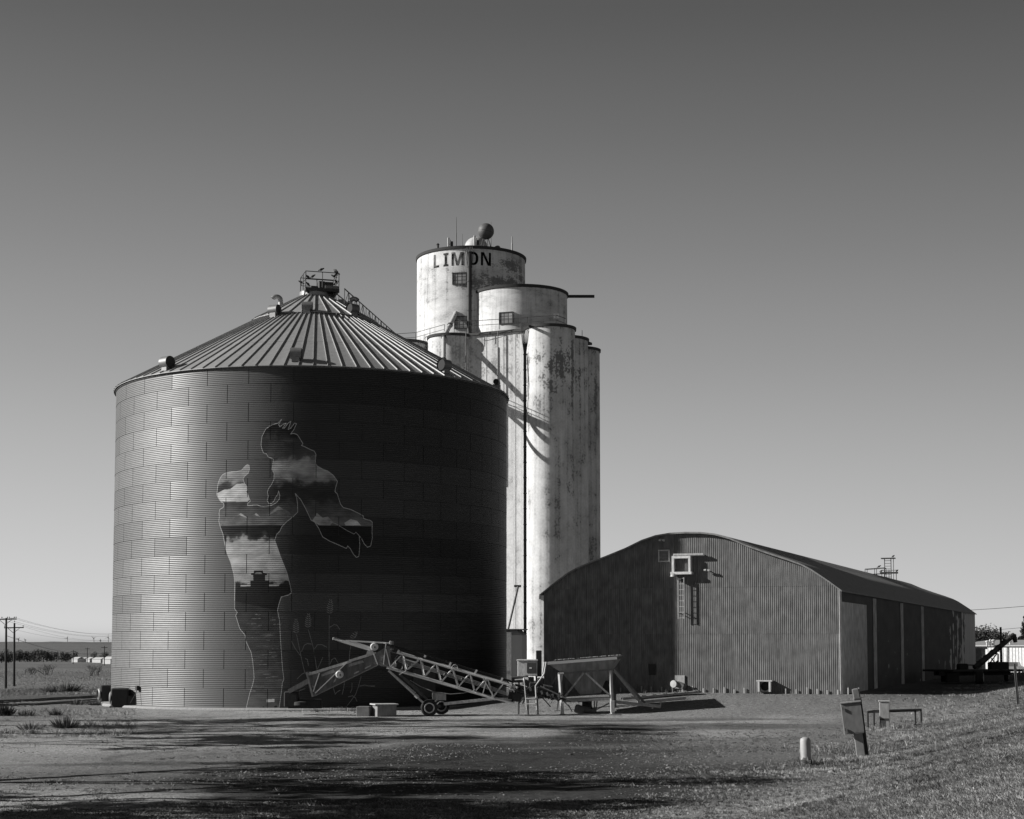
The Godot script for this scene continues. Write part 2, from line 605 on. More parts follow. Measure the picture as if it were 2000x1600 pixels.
func make_bin() -> void:
	var root := thing("grain_bin", "huge round corrugated steel grain bin with ribbed cone roof and a painted figure mural", "grain bin", BINC)
	var lift := Vector3(0, BINBASE, 0)
	# concrete footing
	var g := Geo.new()
	g.lathe(BINC, [Vector2(12.75, -0.5), Vector2(12.75, 0.02), Vector2(12.66, 0.1), Vector2(11.5, 0.13)], 96)
	part("footing", g, mat(0.42, 0.9), root)
	# dark lining behind the joints of the sheets
	g = Geo.new()
	g.lathe(BINC, [Vector2(BINR - 0.03, 0.1), Vector2(BINR - 0.03, BINBASE + RING * RINGS)], 120)
	part("lining", g, mat(0.05, 0.9, 0.0, false), root)
	var step := TAU / SHEETS
	var facing := atan2(-BINC.x, -BINC.z)
	var gap := 0.036 / BINR
	var shared := [sheet(-step * 0.5 + gap * 0.5, step * 0.5 - gap * 0.5, 0.0, RING - 0.02).mesh(), sheet(-step * 0.5 + gap * 0.5, step * 0.5 - gap * 0.5, 0.0, RING - 0.02, null, 0.006).mesh()]
	var tones := [galvanised(GALV, GALVR, GALVM), galvanised(GALV * 0.88, GALVR + 0.03, GALVM), galvanised(GALV * 1.13, GALVR - 0.02, GALVM), galvanised(GALV * 0.92, GALVR, GALVM), galvanised(GALV * 1.1, GALVR, GALVM)]
	var ring_tone := [2, 0, 4, 2, 2, 0, 4, 2, 3, 1, 0, 3, 0, 4, 2, 0, 3, 1]
	# right-hand sheets get a near-black base colour, toned ring by ring
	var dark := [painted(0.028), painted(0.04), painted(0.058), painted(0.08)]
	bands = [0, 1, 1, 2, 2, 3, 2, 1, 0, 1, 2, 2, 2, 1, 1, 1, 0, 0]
	var dark_from := wall_spot(556, 1100).x + step * 0.5
	var rest := Geo.new()
	# extent of the mural on the wall
	var l := wall_spot(400, 1100).x; var r := wall_spot(745, 1100).x
	var top := RING * 18.0
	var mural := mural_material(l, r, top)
	for k in RINGS:
		for s in SHEETS:
			var th := step * (s + (0.5 if k % 2 else 0.0)) + 0.031
			var away := absf(wrapf(th - facing, -PI, PI))
			if away > deg_to_rad(93.0):
				rest_sheet(rest, th - step * 0.5, th + step * 0.5, RING * k, RING * (k + 1))
				continue
			var o := MeshInstance3D.new()
			o.name = "wall_sheet"
			root.add_child(o, true)
			var t := wrapf(th, -PI, PI)
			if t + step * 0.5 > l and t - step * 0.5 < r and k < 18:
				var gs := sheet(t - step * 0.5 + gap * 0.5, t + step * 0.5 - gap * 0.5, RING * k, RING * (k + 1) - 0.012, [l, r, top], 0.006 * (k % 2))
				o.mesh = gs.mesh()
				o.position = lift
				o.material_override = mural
			elif t > dark_from + (0.03 if k % 3 == 0 else 0.0):
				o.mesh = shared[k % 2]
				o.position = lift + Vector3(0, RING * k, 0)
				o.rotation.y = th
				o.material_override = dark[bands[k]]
			else:
				o.mesh = shared[k % 2]
				o.position = lift + Vector3(0, RING * k, 0)
				o.rotation.y = th
				o.material_override = tones[ring_tone[k] if rng.randf() < 0.72 else rng.randi() % 5]
	var back := part("wall_sheets_behind", rest, tones[0], root)
	back.set_meta("kind", "stuff")
	# roof: lower panels, upper panels, each with a standing rib on one edge
	var e := BINBASE + RING * RINGS - 0.04
	var slope := Vector2(-11.15, 6.25).normalized()
	make_roof_ring(root, 96, 12.27, e - 0.02, 3.6, slope, 0.075, 0.034)
	make_roof_ring(root, 32, 4.0, e - 0.02 + (12.27 - 4.0) * 6.25 / 11.15 + 0.12, 0.9, slope, 0.075, 0.036)
	g = Geo.new()
	g.lathe(BINC, [Vector2(12.14, e - 0.12), Vector2(12.18, e - 0.12), Vector2(12.18, e - 0.04), Vector2(12.14, e - 0.04)], 120)
	part("eave_trim", g, mat(0.16, 0.6, 0.3), root)
	g = Geo.new()
	g.lathe(BINC, [Vector2(1.0, e + 6.28), Vector2(1.0, e + 6.72), Vector2(0.95, e + 6.8), Vector2(0.0, e + 6.86)], 24)
	part("roof_cap", g, galvanised(0.3, 0.5, 0.6), root)
	# base flashing and the two hatches on the wall
	g = Geo.new()
	for sp in [[wall_spot(828, 1335), Vector2(1.5, 1.6)]]:
		var c := bin_point(sp[0].x, sp[0].y + BINBASE, BINR + 0.03)
		g.cbox(c, Vector3(sp[1].x, sp[1].y, 0.1), 0.02, Basis(Vector3.UP, sp[0].x))
	part("hatch", g, mat(0.1, 0.7, 0.2), root)
	make_roof_vents(e, slope)
	make_platform(e)

func rest_sheet(g: Geo, th0: float, th1: float, y0: float, y1: float) -> void:
	for j in 2:
		for i in 2:
			var a0 := lerpf(th0, th1, i * 0.5); var a1 := lerpf(th0, th1, (i + 1) * 0.5)
			var h0 := BINBASE + lerpf(y0, y1, j * 0.5); var h1 := BINBASE + lerpf(y0, y1, (j + 1) * 0.5)
			var n0 := Vector3(sin(a0), 0, cos(a0)); var n1 := Vector3(sin(a1), 0, cos(a1))
			g.quadn(bin_point(a0, h0), bin_point(a1, h0), bin_point(a1, h1), bin_point(a0, h1), n0, n1, n1, n0)

func roof_y(r: float) -> float:
	return BINBASE + RING * RINGS - 0.06 + (12.27 - r) * 6.25 / 11.15

func make_roof_ring(root: Node3D, count: int, r0: float, y0: float, r1: float, _slope: Vector2, rib_h: float, rib_w: float) -> void:
	var step := TAU / count
	var y1 := y0 + (r0 - r1) * 6.25 / 11.15
	var nn := Vector3(0, 11.15, 6.25).normalized()
	var g := Geo.new()
	var p := func(th: float, r: float, y: float) -> Vector3: return Vector3(sin(th) * r, y, cos(th) * r)
	var a := -step * 0.5; var b := step * 0.5
	# a slightly dished panel in two lengths, with a lap across it
	var rm := lerpf(r0, r1, 0.42); var ym := lerpf(y0, y1, 0.42)
	g.quad(p.call(a, r0, y0), p.call(b, r0, y0), p.call(b, rm, ym), p.call(a, rm, ym), nn)
	g.quad(p.call(a, rm + 0.05, ym - 0.02), p.call(b, rm + 0.05, ym - 0.02), p.call(b, r1, y1 + 0.012), p.call(a, r1, y1 + 0.012), nn)
	g.quad(p.call(a, r0, y0), p.call(b, r0, y0), p.call(b, r0, y0 - 0.035), p.call(a, r0, y0 - 0.035), Vector3(0, 0, 1))
	var panel := g.mesh()
	g = Geo.new()
	for e in [[r0, y0, r1, y1]]:
		var lo := Vector3(sin(b) * r0, y0 - 0.015, cos(b) * r0); var hi := Vector3(sin(b) * r1, y1 + 0.0, cos(b) * r1)
		var side := Vector3(cos(b), 0, -sin(b))
		var up := (nn - side * nn.dot(side)).normalized()
		var w := side * rib_w * 0.5
		var t := up * rib_h
		g.quad(lo - w, hi - w, hi - w * 0.7 + t, lo - w * 0.7 + t, -side)
		g.quad(lo + w, hi + w, hi + w * 0.7 + t, lo + w * 0.7 + t, side)
		g.quad(lo - w * 0.7 + t, hi - w * 0.7 + t, hi + w * 0.7 + t, lo + w * 0.7 + t, up)
		g.quad(lo - w, lo + w, lo + w * 0.7 + t, lo - w * 0.7 + t, Vector3(sin(b), 0, cos(b)))
	var rib := g.mesh()
	var tones := [galvanised(0.34, 0.55, 0.2), galvanised(0.31, 0.57, 0.2), galvanised(0.37, 0.53, 0.2)]
	for i in count:
		var o := MeshInstance3D.new()
		o.name = "roof_panel"
		root.add_child(o, true)
		o.mesh = panel
		o.rotation.y = step * i + 0.02
		o.material_override = tones[rng.randi() % 3]
		var q := MeshInstance3D.new()
		q.name = "rib"
		o.add_child(q, true)
		q.mesh = rib
		q.material_override = tones[0]

func painted(l: float) -> StandardMaterial3D:  # very dark base colour for the sheets on the right of the bin
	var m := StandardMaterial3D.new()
	m.resource_name = "dark wall sheet"
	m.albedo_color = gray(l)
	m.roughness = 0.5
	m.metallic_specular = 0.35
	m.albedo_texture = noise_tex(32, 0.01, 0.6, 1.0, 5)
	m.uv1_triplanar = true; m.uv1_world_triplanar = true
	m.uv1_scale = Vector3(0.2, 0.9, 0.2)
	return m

func make_roof_vents(e: float, _slope: Vector2) -> void:
	# short drums lying on the roof, on a square curb
	var spots := [
		[325, 708, -1.0, "galvanised drum vent on the left slope of the bin roof near the eave"],
		[577, 689, -1.0, "dark drum vent low on the front of the bin roof casting a long shadow"],
		[868, 714, -1.0, "pale drum vent on the right slope of the bin roof beside the spout"],
		[962, 757, -1.0, "small dark vent at the far right eave of the bin roof"],
		[535, 606, -1.0, "round vent on the left skyline just below the roof peak"],
		[600, 597, -1.0, "drum vent on the roof cap directly below the railed platform"],
		[684, 607, -1.0, "dark drum vent on the right skyline below the roof peak beside the catwalk"]]
	var ths := [deg_to_rad(-78.0), deg_to_rad(2.0), deg_to_rad(80.0), deg_to_rad(92.0), deg_to_rad(-70.0), deg_to_rad(-8.0), deg_to_rad(96.0)]
	for k in spots.size():
		var s = spots[k]
		# search along the roof for the spot seen there
		var best := Vector2.ZERO; var err := 1e9
		for i in 150:
			var th := deg_to_rad(-68.0 + i)
			for j in 60:
				var r := 1.4 + j * 0.18
				var p := bin_point(th, roof_y(r) + 0.42, r)
				var q := seen(p)
				var d := q.distance_to(Vector2(s[0], s[1]))
				if absf(wrapf(th - ths[k], -PI, PI)) > 0.9: d += 60.0
				if d < err:
					err = d; best = Vector2(th, r)
		var c := bin_point(best.x, roof_y(best.y), best.y)
		var side := Vector3(cos(best.x), 0, -sin(best.x))
		var root := thing("roof_vent", s[3], "roof vent", c, "vents on the bin roof")
		var big: float = [0.36, 0.32, 0.34, 0.18, 0.3, 0.27, 0.32][k]
		var g := Geo.new()
		g.lathe(c + Vector3.UP * 0.42 - side * 0.3, [Vector2(big, 0.0), Vector2(big, 0.62)], 22, side)
		part("hood", g, galvanised(0.2, 0.55, 0.4), root)
		g = Geo.new()
		g.disc(c + Vector3.UP * 0.42 + side * 0.22, side, big - 0.01, 22)
		g.disc(c + Vector3.UP * 0.42 - side * 0.24, -side, big - 0.01, 22)
		part("screen", g, mat(0.045, 0.9, 0.0, false), root)
		g = Geo.new()
		g.box(c + Vector3.UP * 0.1, Vector3(0.42, 0.36, 0.42), Basis(Vector3.UP, best.x))
		part("curb", g, galvanised(0.24, 0.6, 0.4), root)
	# goosenecks either side of the peak
	for s in [[-1.0, -1.25, 1.7, "curved gooseneck pipe on the left of the roof peak, mouth turned left"], [1.0, 1.55, 1.7, "curved gooseneck pipe on the right of the roof peak, mouth turned right"]]:
		var c := bin_point(s[1], roof_y(2.2), 2.2)
		var out := Vector3(s[0], 0, 0.15).normalized()
		var pts := []
		for i in 9:
			var a := PI * i / 8.0 * 0.85
			pts.append(c + Vector3.UP * (0.5 + 0.24 * sin(a)) + out * (0.26 - 0.26 * cos(a)))
		pts.push_front(c - Vector3.UP * 0.1)
		var root := thing("gooseneck_vent", s[3], "roof vent", c, "gooseneck vents at the roof peak")
		var g := Geo.new()
		g.path(pts, 0.15, 12)
		part("pipe", g, galvanised(0.34, 0.45, 0.6), root)
		g = Geo.new()
		var z: Vector3 = (pts[-1] - pts[-2]).normalized()
		g.disc(pts[-1] - z * 0.01, z, 0.13, 14)
		part("mouth", g, mat(0.03, 0.9), root)

func seen(p: Vector3) -> Vector2:
	var d := -p.z
	var x := p.x / d; var q := (p.y - EYE) / d
	var y := (q - tan(PITCH)) / (1.0 + q * tan(PITCH))
	var fw := cos(PITCH) - y * sin(PITCH)
	return Vector2(1000.0 + x * fw * F, 1036.0 - y * F)

func railing(g: Geo, pts: Array, h: float, r := 0.025, mid := true, every := 1.5) -> void:
	for k in pts.size() - 1:
		var a: Vector3 = pts[k]; var b: Vector3 = pts[k + 1]
		g.tube(a + Vector3.UP * h, b + Vector3.UP * h, r, r, 5)
		if mid:
			g.tube(a + Vector3.UP * h * 0.52, b + Vector3.UP * h * 0.52, r * 0.85, r * 0.85, 5)
		var n := maxi(1, int(round(a.distance_to(b) / every)))
		for i in n + 1:
			var p := a.lerp(b, float(i) / n)
			g.tube(p, p + Vector3.UP * h, r, r, 5)

func make_platform(_e: float) -> void:
	var y := 25.86
	var turn := Basis(Vector3.UP, deg_to_rad(17.0))
	var mid := Vector3(-12.2, y, -99.25)
	var root := thing("roof_platform", "dark railed steel platform with motor at the very peak of the bin roof", "platform", mid)
	var c := []
	for k in [[-1.05, 1.0], [1.05, 1.0], [1.05, -1.0], [-1.05, -1.0]]:
		c.append(mid + turn * Vector3(k[0], 0, k[1]))
	var g := Geo.new()
	g.box(mid, Vector3(2.16, 0.06, 2.06), turn)
	for k in 4:
		g.bar(c[k] - Vector3.UP * 0.08, c[(k + 1) % 4] - Vector3.UP * 0.08, 0.07, 0.16)
	part("deck", g, mat(0.06, 0.8), root)
	for k in 4:
		g = Geo.new()
		railing(g, [c[k], c[(k + 1) % 4]], 1.05, 0.028, true, 1.05)
		part("railing", g, mat(0.14 if k == 1 else 0.06, 0.6, 0.2), root)
	for k in 4:
		g = Geo.new()
		var foot: Vector3 = BINC + Vector3(0, 0, 0) + (c[k] - mid) * 0.85
		foot.y = roof_y(Vector2(foot.x - BINC.x, foot.z - BINC.z).length())
		g.bar(c[k] - Vector3.UP * 0.05, foot, 0.07, 0.07)
		g.bar(c[k] - Vector3.UP * 0.05, foot.lerp(mid, 0.5) - Vector3.UP * 0.3, 0.05, 0.05)
		part("leg", g, mat(0.1, 0.7), root)
	# drive motor and gearbox under and on the deck
	g = Geo.new()
	g.cbox(mid + turn * Vector3(0.1, 0.32, 0.2), Vector3(0.5, 0.6, 0.45), 0.06, turn)
	g.tube(mid + turn * Vector3(0.35, 0.45, 0.25), mid + turn * Vector3(0.8, 0.45, 0.25), 0.17, 0.17, 14)
	g.cbox(mid + turn * Vector3(-0.3, 0.15, 0.1), Vector3(0.7, 0.3, 0.5), 0.05, turn)
	part("motor", g, mat(0.05, 0.5), root)
	g = Geo.new()
	g.lathe(mid - Vector3.UP * 0.95, [Vector2(0.5, 0.0), Vector2(0.62, 0.4), Vector2(0.85, 0.75), Vector2(0.85, 0.86)], 16)
	for k in 4:
		g.bar(c[k] - Vector3.UP * 0.12, mid + turn * Vector3(0, -0.75, 0), 0.09, 0.12)
	g.cbox(mid - Vector3.UP * 0.35, Vector3(1.5, 0.4, 1.4), 0.1, turn)
	part("inlet_hopper", g, mat(0.05, 0.7), root)
	g = Geo.new()
	g.cbox(c[1] + turn * Vector3(-0.45, 0.12, -0.03), Vector3(0.85, 0.22, 0.03), 0.01, turn)
	part("kick_plate", g, mat(0.22, 0.6), root)
	# the catwalk from the platform to the elevator
	var a := Vector3(-11.25, 25.45, -101.0); var b := Vector3(-9.0, 31.4, -161.5)
	var cat := thing("catwalk", "long trussed steel catwalk sloping from the bin roof platform to the elevator", "catwalk", a)
	var dir := (b - a).normalized(); var side := dir.cross(Vector3.UP).normalized()
	for s in [-1.0, 1.0]:
		g = Geo.new()
		var o: Vector3 = side * 0.45 * s
		g.tube(a + o, b + o, 0.045, 0.045, 6)
		g.tube(a + o + Vector3.UP * 1.0, b + o + Vector3.UP * 1.0, 0.04, 0.04, 6)
		var n := 34
		for i in n:
			var p := a.lerp(b, float(i) / n) + o; var q := a.lerp(b, float(i + 1) / n) + o
			g.tube(p, p + Vector3.UP, 0.025, 0.025, 4, false)
			if i % 2 == 0: g.tube(p, q + Vector3.UP, 0.022, 0.022, 4, false)
			else: g.tube(p + Vector3.UP, q, 0.022, 0.022, 4, false)
		part("truss", g, mat(0.08, 0.7, 0.2), cat)
	g = Geo.new()
	g.bar(a - Vector3.UP * 0.02, b - Vector3.UP * 0.02, 0.8, 0.05)
	part("walkway", g, mat(0.1, 0.8), cat)
	g = Geo.new()
	g.bar(a + Vector3.UP * 0.3 + dir * 1.5, b + Vector3.UP * 0.3, 0.36, 0.4)
	part("conveyor_trough", g, mat(0.16, 0.7), cat)

# ---------------------------------------------------------------- mural
var bands := []
const MW := 800
const MH := 1200

func mural_material(l: float, r: float, top: float) -> StandardMaterial3D:
	var alb := PackedByteArray(); alb.resize(MW * MH)
	var met := PackedByteArray(); met.resize(MW * MH)
	var base := int(round(255.0 * sqrt(sqrt(1.0)) * gray(GALV * 0.94).r))
	alb.fill(base)
	met.fill(255)
	nz2.seed = 9
	var to_px := func(px: float, py: float) -> Vector2:
		var w := wall_spot(px, py)
		return Vector2((w.x - l) / (r - l) * MW, (1.0 - w.y / top) * MH)
	var a3 := func(p) -> Vector2: return to_px.call(380.0 + p[0] / 4.0, 780.0 + p[1] / 4.0)
	var a4 := func(p) -> Vector2: return to_px.call(420.0 + p[0] / 5.0, 1080.0 + p[1] / 5.0)
	# colour fades rightward from bare steel to near-black, edge shifted ring by ring
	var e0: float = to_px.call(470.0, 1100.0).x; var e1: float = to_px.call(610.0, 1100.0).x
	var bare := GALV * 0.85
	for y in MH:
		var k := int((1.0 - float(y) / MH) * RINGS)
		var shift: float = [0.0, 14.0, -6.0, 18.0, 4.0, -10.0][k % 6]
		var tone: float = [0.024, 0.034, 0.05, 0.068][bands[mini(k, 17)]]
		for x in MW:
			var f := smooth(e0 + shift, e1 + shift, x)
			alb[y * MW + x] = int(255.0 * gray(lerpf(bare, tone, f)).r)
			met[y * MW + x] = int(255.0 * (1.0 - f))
	var fig := PackedVector2Array()
	for p in [[680,155],[650,185],[600,200],[555,230],[525,290],[518,350],[525,390],[538,420],[560,425],[575,450],[615,465],[610,500],[603,545],[620,580],[618,625],[600,665],[575,700],[568,725],[575,760],[565,790],[578,812],[600,815],[622,790],[632,762],[648,745],[655,715],[665,750],[660,780],[640,805],[600,828],[540,838],[515,835],[490,825],[465,825],[440,828],[412,828],[415,810],[435,795],[425,770],[415,740],[400,720],[415,705],[405,675],[385,650],[378,620],[390,600],[420,575],[428,540],[425,515],[410,508],[390,525],[365,555],[330,563],[290,565],[240,575],[215,590],[195,620],[182,660],[178,700],[172,745],[190,780],[205,800],[225,810],[228,830],[222,845],[195,860],[190,890],[192,920],[188,950],[195,980],[205,1010],[220,1050],[230,1110],[240,1160]]:
		fig.append(a3.call(p))
	for p in [[115,0],[150,90],[180,200],[192,300],[190,440],[190,545],[215,580],[200,610],[215,660],[240,740],[290,800],[300,860],[350,970],[365,1050],[375,1150],[380,1220],[365,1290],[340,1360],[315,1460],[303,1512],[625,1512],[640,1400],[650,1330],[655,1270],[670,1235],[655,1100],[645,960],[635,800],[628,660],[608,560],[625,490],[645,430],[715,410],[745,390],[735,330],[715,250],[700,190],[660,90],[625,0]]:
		fig.append(a4.call(p))
	for p in [[665,1210],[640,1140],[625,1100],[640,1055],[665,1030],[680,995],[720,955],[770,915],[805,880],[803,820],[797,770],[785,735],[830,785],[870,860],[910,945],[935,955],[970,1010],[1000,1075],[1060,1110],[1120,1135],[1185,1165],[1195,1145],[1215,1165],[1240,1210],[1265,1235],[1283,1225],[1290,1130],[1285,1065],[1300,1080],[1325,1130],[1350,1155],[1375,1145],[1388,1080],[1385,1030],[1388,960],[1370,945],[1345,940],[1320,930],[1318,910],[1270,885],[1220,860],[1160,845],[1140,820],[1120,760],[1115,740],[1095,720],[1100,690],[1115,640],[1085,595],[1040,560],[1000,545],[955,520],[943,480],[947,430],[935,405],[900,390],[860,370],[835,360],[845,345],[830,320],[815,295],[800,275],[775,265],[750,270],[775,235],[795,190],[780,185],[750,225],[730,235],[752,170],[730,185],[700,225],[685,225],[715,185],[690,195],[665,215],[655,195]]:
		fig.append(a3.call(p))
	# rows of the picture inside the figure, by height in the photograph
	var tones := [[820, 0.012], [848, 0.014], [858, 0.05], [885, 0.06], [893, 0.09], [900, 0.26], [912, 0.38], [922, 0.32], [936, 0.22], [944, 0.06], [952, 0.03], [975, 0.035], [988, 0.075], [1012, 0.12], [1025, 0.16], [1026.5, 0.012], [1042, 0.016], [1050, 0.05], [1056, 0.34], [1080, 0.46], [1110, 0.4], [1138, 0.3], [1142, 0.02], [1170, 0.025], [1200, 0.04], [1230, 0.05], [1290, 0.06], [1330, 0.08], [1385, 0.11]]
	var wave := FastNoiseLite.new()
	wave.seed = 3; wave.frequency = 0.02; wave.fractal_octaves = 4
	var lo := 1e9; var hi := -1e9
	for p in fig:
		lo = minf(lo, p.y); hi = maxf(hi, p.y)
	# heights on the texture of those rows, taken at the middle of the figure
	var rows := []
	for t in tones:
		rows.append([to_px.call(520.0, t[0]).y, t[1]])
	var arm_x: float = to_px.call(600.0, 1050.0).x
	for y in range(maxi(0, int(lo)), mini(MH - 1, int(hi) + 1)):
		var xs := []
		for i in fig.size():
			var p := fig[i]; var q := fig[(i + 1) % fig.size()]
			if (p.y <= y) != (q.y <= y):
				xs.append(p.x + (y - p.y) / (q.y - p.y) * (q.x - p.x))
		xs.sort()
		for k in range(0, xs.size() - 1, 2):
			for x in range(maxi(0, int(xs[k])), mini(MW, int(xs[k + 1]) + 1)):
				var w := wave.get_noise_2d(x * 0.7, y * 0.9)
				var yy := y + w * 26.0 * (1.0 if absf(y - rows[15][0]) > 14.0 else 0.0)
				var l2 := 0.02
				if yy <= rows[0][0]: l2 = rows[0][1]
				for j in rows.size() - 1:
					if yy >= rows[j][0] and yy < rows[j + 1][0]:
						l2 = lerpf(rows[j][1], rows[j + 1][1], (yy - rows[j][0]) / (rows[j + 1][0] - rows[j][0]))
						break
				if x > arm_x and y > rows[15][0]: l2 = 0.011
				l2 *= 1.0 + 0.45 * wave.get_noise_2d(x * 0.5 + 900.0, y * 1.6)
				alb[y * MW + x] = clampi(int(255.0 * gray(clampf(l2, 0.006, 0.8)).r), 0, 255)
				met[y * MW + x] = 0
	# bright face of the child, hills, machine
	var fill := func(pts: Array, lum: float, vary: float) -> void:
		var b := PackedVector2Array(pts)
		var y0 := 1e9; var y1 := -1e9
		for p in b:
			y0 = minf(y0, p.y); y1 = maxf(y1, p.y)
		for y in range(maxi(0, int(y0)), mini(MH - 1, int(y1) + 1)):
			var xs := []
			for i in b.size():
				var p := b[i]; var q := b[(i + 1) % b.size()]
				if (p.y <= y) != (q.y <= y):
					xs.append(p.x + (y - p.y) / (q.y - p.y) * (q.x - p.x))
			xs.sort()
			for k in range(0, xs.size() - 1, 2):
				for x in range(maxi(0, int(xs[k])), mini(MW, int(xs[k + 1]) + 1)):
					var l2 := lum * (1.0 + vary * wave.get_noise_2d(x * 0.8, y * 1.6))
					alb[y * MW + x] = clampi(int(255.0 * gray(clampf(l2, 0.004, 0.85)).r), 0, 255)
					met[y * MW + x] = 0
	var A := func(list: Array) -> Array:
		var o := []
		for p in list: o.append(a3.call(p))
		return o
	var B := func(list: Array) -> Array:
		var o := []
		for p in list: o.append(a4.call(p))
		return o
	fill.call(A.call([[176,735],[230,705],[280,700],[330,660],[388,655],[404,680],[412,706],[402,720],[415,740],[430,780],[412,800],[300,800],[210,800],[190,778]]), 0.52, 0.35)
	fill.call(A.call([[210,985],[250,925],[275,918],[300,940],[345,895],[372,890],[410,925],[450,905],[478,888],[510,915],[545,905],[600,870],[655,830],[700,860],[740,880],[765,912],[720,950],[680,984]]), 0.14, 0.5)
	fill.call(A.call([[575,905],[655,832],[690,858],[650,862],[610,890]]), 0.3, 0.4)
	fill.call(A.call([[345,898],[362,890],[410,925],[375,915]]), 0.45, 0.2)
	fill.call(A.call([[470,900],[480,888],[512,916],[490,912]]), 0.45, 0.2)
	fill.call(A.call([[920,950],[955,888],[1000,925],[1040,915],[1080,955],[1060,984],[975,984],[945,965]]), 0.32, 0.6)
	fill.call(A.call([[1170,965],[1220,935],[1270,950],[1300,985],[1180,985]]), 0.55, 0.4)
	# the machine on the horizon of the figure's back
	fill.call(B.call([[195,352],[250,318],[345,322],[345,268],[375,268],[372,215],[352,212],[352,195],[378,195],[382,170],[465,170],[470,195],[505,205],[505,218],[488,218],[488,268],[528,270],[528,322],[620,326],[640,300],[730,320],[742,388],[650,425],[630,470],[605,560],[190,470]]), 0.014, 0.3)
	fill.call(B.call([[385,205],[400,190],[450,190],[462,205]]), 0.42, 0.2)
	fill.call(B.call([[250,312],[345,310],[345,326],[250,328]]), 0.36, 0.2)
	fill.call(B.call([[528,306],[622,304],[624,322],[528,326]]), 0.3, 0.2)
	for k in 70:
		var x0 := rng.randf_range(280, 590); var y0 := rng.randf_range(580, 1360)
		var wd := rng.randf_range(20, 110)
		fill.call(B.call([[x0, y0], [x0 + wd, y0 - 4], [x0 + wd, y0 + 1], [x0, y0 + 4]]), rng.randf_range(0.07, 0.24), 0.4)
	fill.call(B.call([[505, 1430], [578, 1425], [578, 1455], [505, 1460]]), 0.6, 0.1)
	# outlines
	var stroke := func(pts: Array, rad: float, lum: float, closed: bool) -> void:
		var v := int(255.0 * gray(lum).r)
		for i in (pts.size() if closed else pts.size() - 1):
			var p: Vector2 = pts[i]; var q: Vector2 = pts[(i + 1) % pts.size()]
			var n := maxi(1, int(p.distance_to(q) * 1.5))
			for j in n + 1:
				var c := p.lerp(q, float(j) / n)
				for y in range(int(c.y - rad), int(c.y + rad) + 2):
					for x in range(int(c.x - rad), int(c.x + rad) + 2):
						if x >= 0 and y >= 0 and x < MW and y < MH and Vector2(x, y).distance_to(c) <= rad:
							alb[y * MW + x] = v
							met[y * MW + x] = 0
	stroke.call(Array(fig), 1.15, 0.5, true)
	stroke.call(A.call([[1060,955],[1110,975],[1190,1025],[1245,1052],[1260,1038],[1285,1065]]), 1.0, 0.4, false)
	# wheat to the right of the figure
	var S := func(list: Array, lum: float, rad := 1.1) -> void: stroke.call(B.call(list), rad, lum, false)
	for s in [[[795,800],[830,970],[860,1110],[880,1180]], [[910,750],[960,930],[985,1090],[1000,1180]], [[1115,610],[1112,800],[1112,1100]], [[1335,850],[1315,960],[1310,1040]], [[745,860],[780,930],[830,1000]], [[845,960],[870,900],[900,885],[940,890]], [[970,935],[1000,895],[1040,895],[1090,920]], [[1120,725],[1160,700],[1190,705],[1215,745]], [[880,1030],[900,1040],[910,1100]], [[1120,1090],[1140,1040],[1170,1025],[1200,1075]], [[1050,1020],[1020,1090],[1000,1130]], [[1425,1205],[1400,1300],[1370,1385],[1290,1490]], [[1410,1300],[1460,1290],[1500,1300],[1560,1300]], [[1300,1405],[1340,1395],[1370,1415],[1385,1450]], [[1265,1240],[1255,1320],[1240,1380]], [[1335,1270],[1335,1330],[1320,1365]], [[1150,1300],[1160,1340],[1170,1370]], [[800,1230],[840,1190],[870,1170]], [[1220,1340],[1190,1360],[1170,1380]], [[780,1480],[800,1380],[830,1340],[880,1325]]]:
		S.call(s, 0.22)
	for h in [[1128, 450, 1115, 610, 8], [912, 590, 905, 745, 8], [790, 640, 790, 800, 8], [1378, 765, 1330, 850, 5]]:
		for k in h[4] - 1:
			var t: float = (k + 0.3) / h[4]
			var cx: float = lerpf(h[0], h[2], t); var cy: float = lerpf(h[1], h[3], t)
			var wd: float = 8.0 + 20.0 * minf(1.0, t * 2.5)
			S.call([[cx - 5, cy + 10], [cx - wd, cy - 2]], 0.27, 1.2)
			S.call([[cx + 5, cy + 10], [cx + wd, cy - 2]], 0.27, 1.2)
	# mural sheets take colour and metalness from the two maps
	var mf := StandardMaterial3D.new()
	mf.resource_name = "painted steel"
	mf.albedo_texture = ImageTexture.create_from_image(Image.create_from_data(MW, MH, false, Image.FORMAT_L8, alb))
	mf.metallic = GALVM
	mf.metallic_texture = ImageTexture.create_from_image(Image.create_from_data(MW, MH, false, Image.FORMAT_L8, met))
	mf.roughness = 0.48
	mf.metallic_specular = 0.35
	mf.texture_repeat = false
	return mf

# ---------------------------------------------------------------- the concrete elevator
func noise_bytes(seed_: int, freq: float, oct: int, w: int, h: int) -> PackedByteArray:
	var f := FastNoiseLite.new()
	f.seed = seed_; f.frequency = freq; f.fractal_octaves = oct
	f.noise_type = FastNoiseLite.TYPE_SIMPLEX_SMOOTH
	var im := f.get_seamless_image(w, h)
	im.convert(Image.FORMAT_L8)
	return im.get_data()

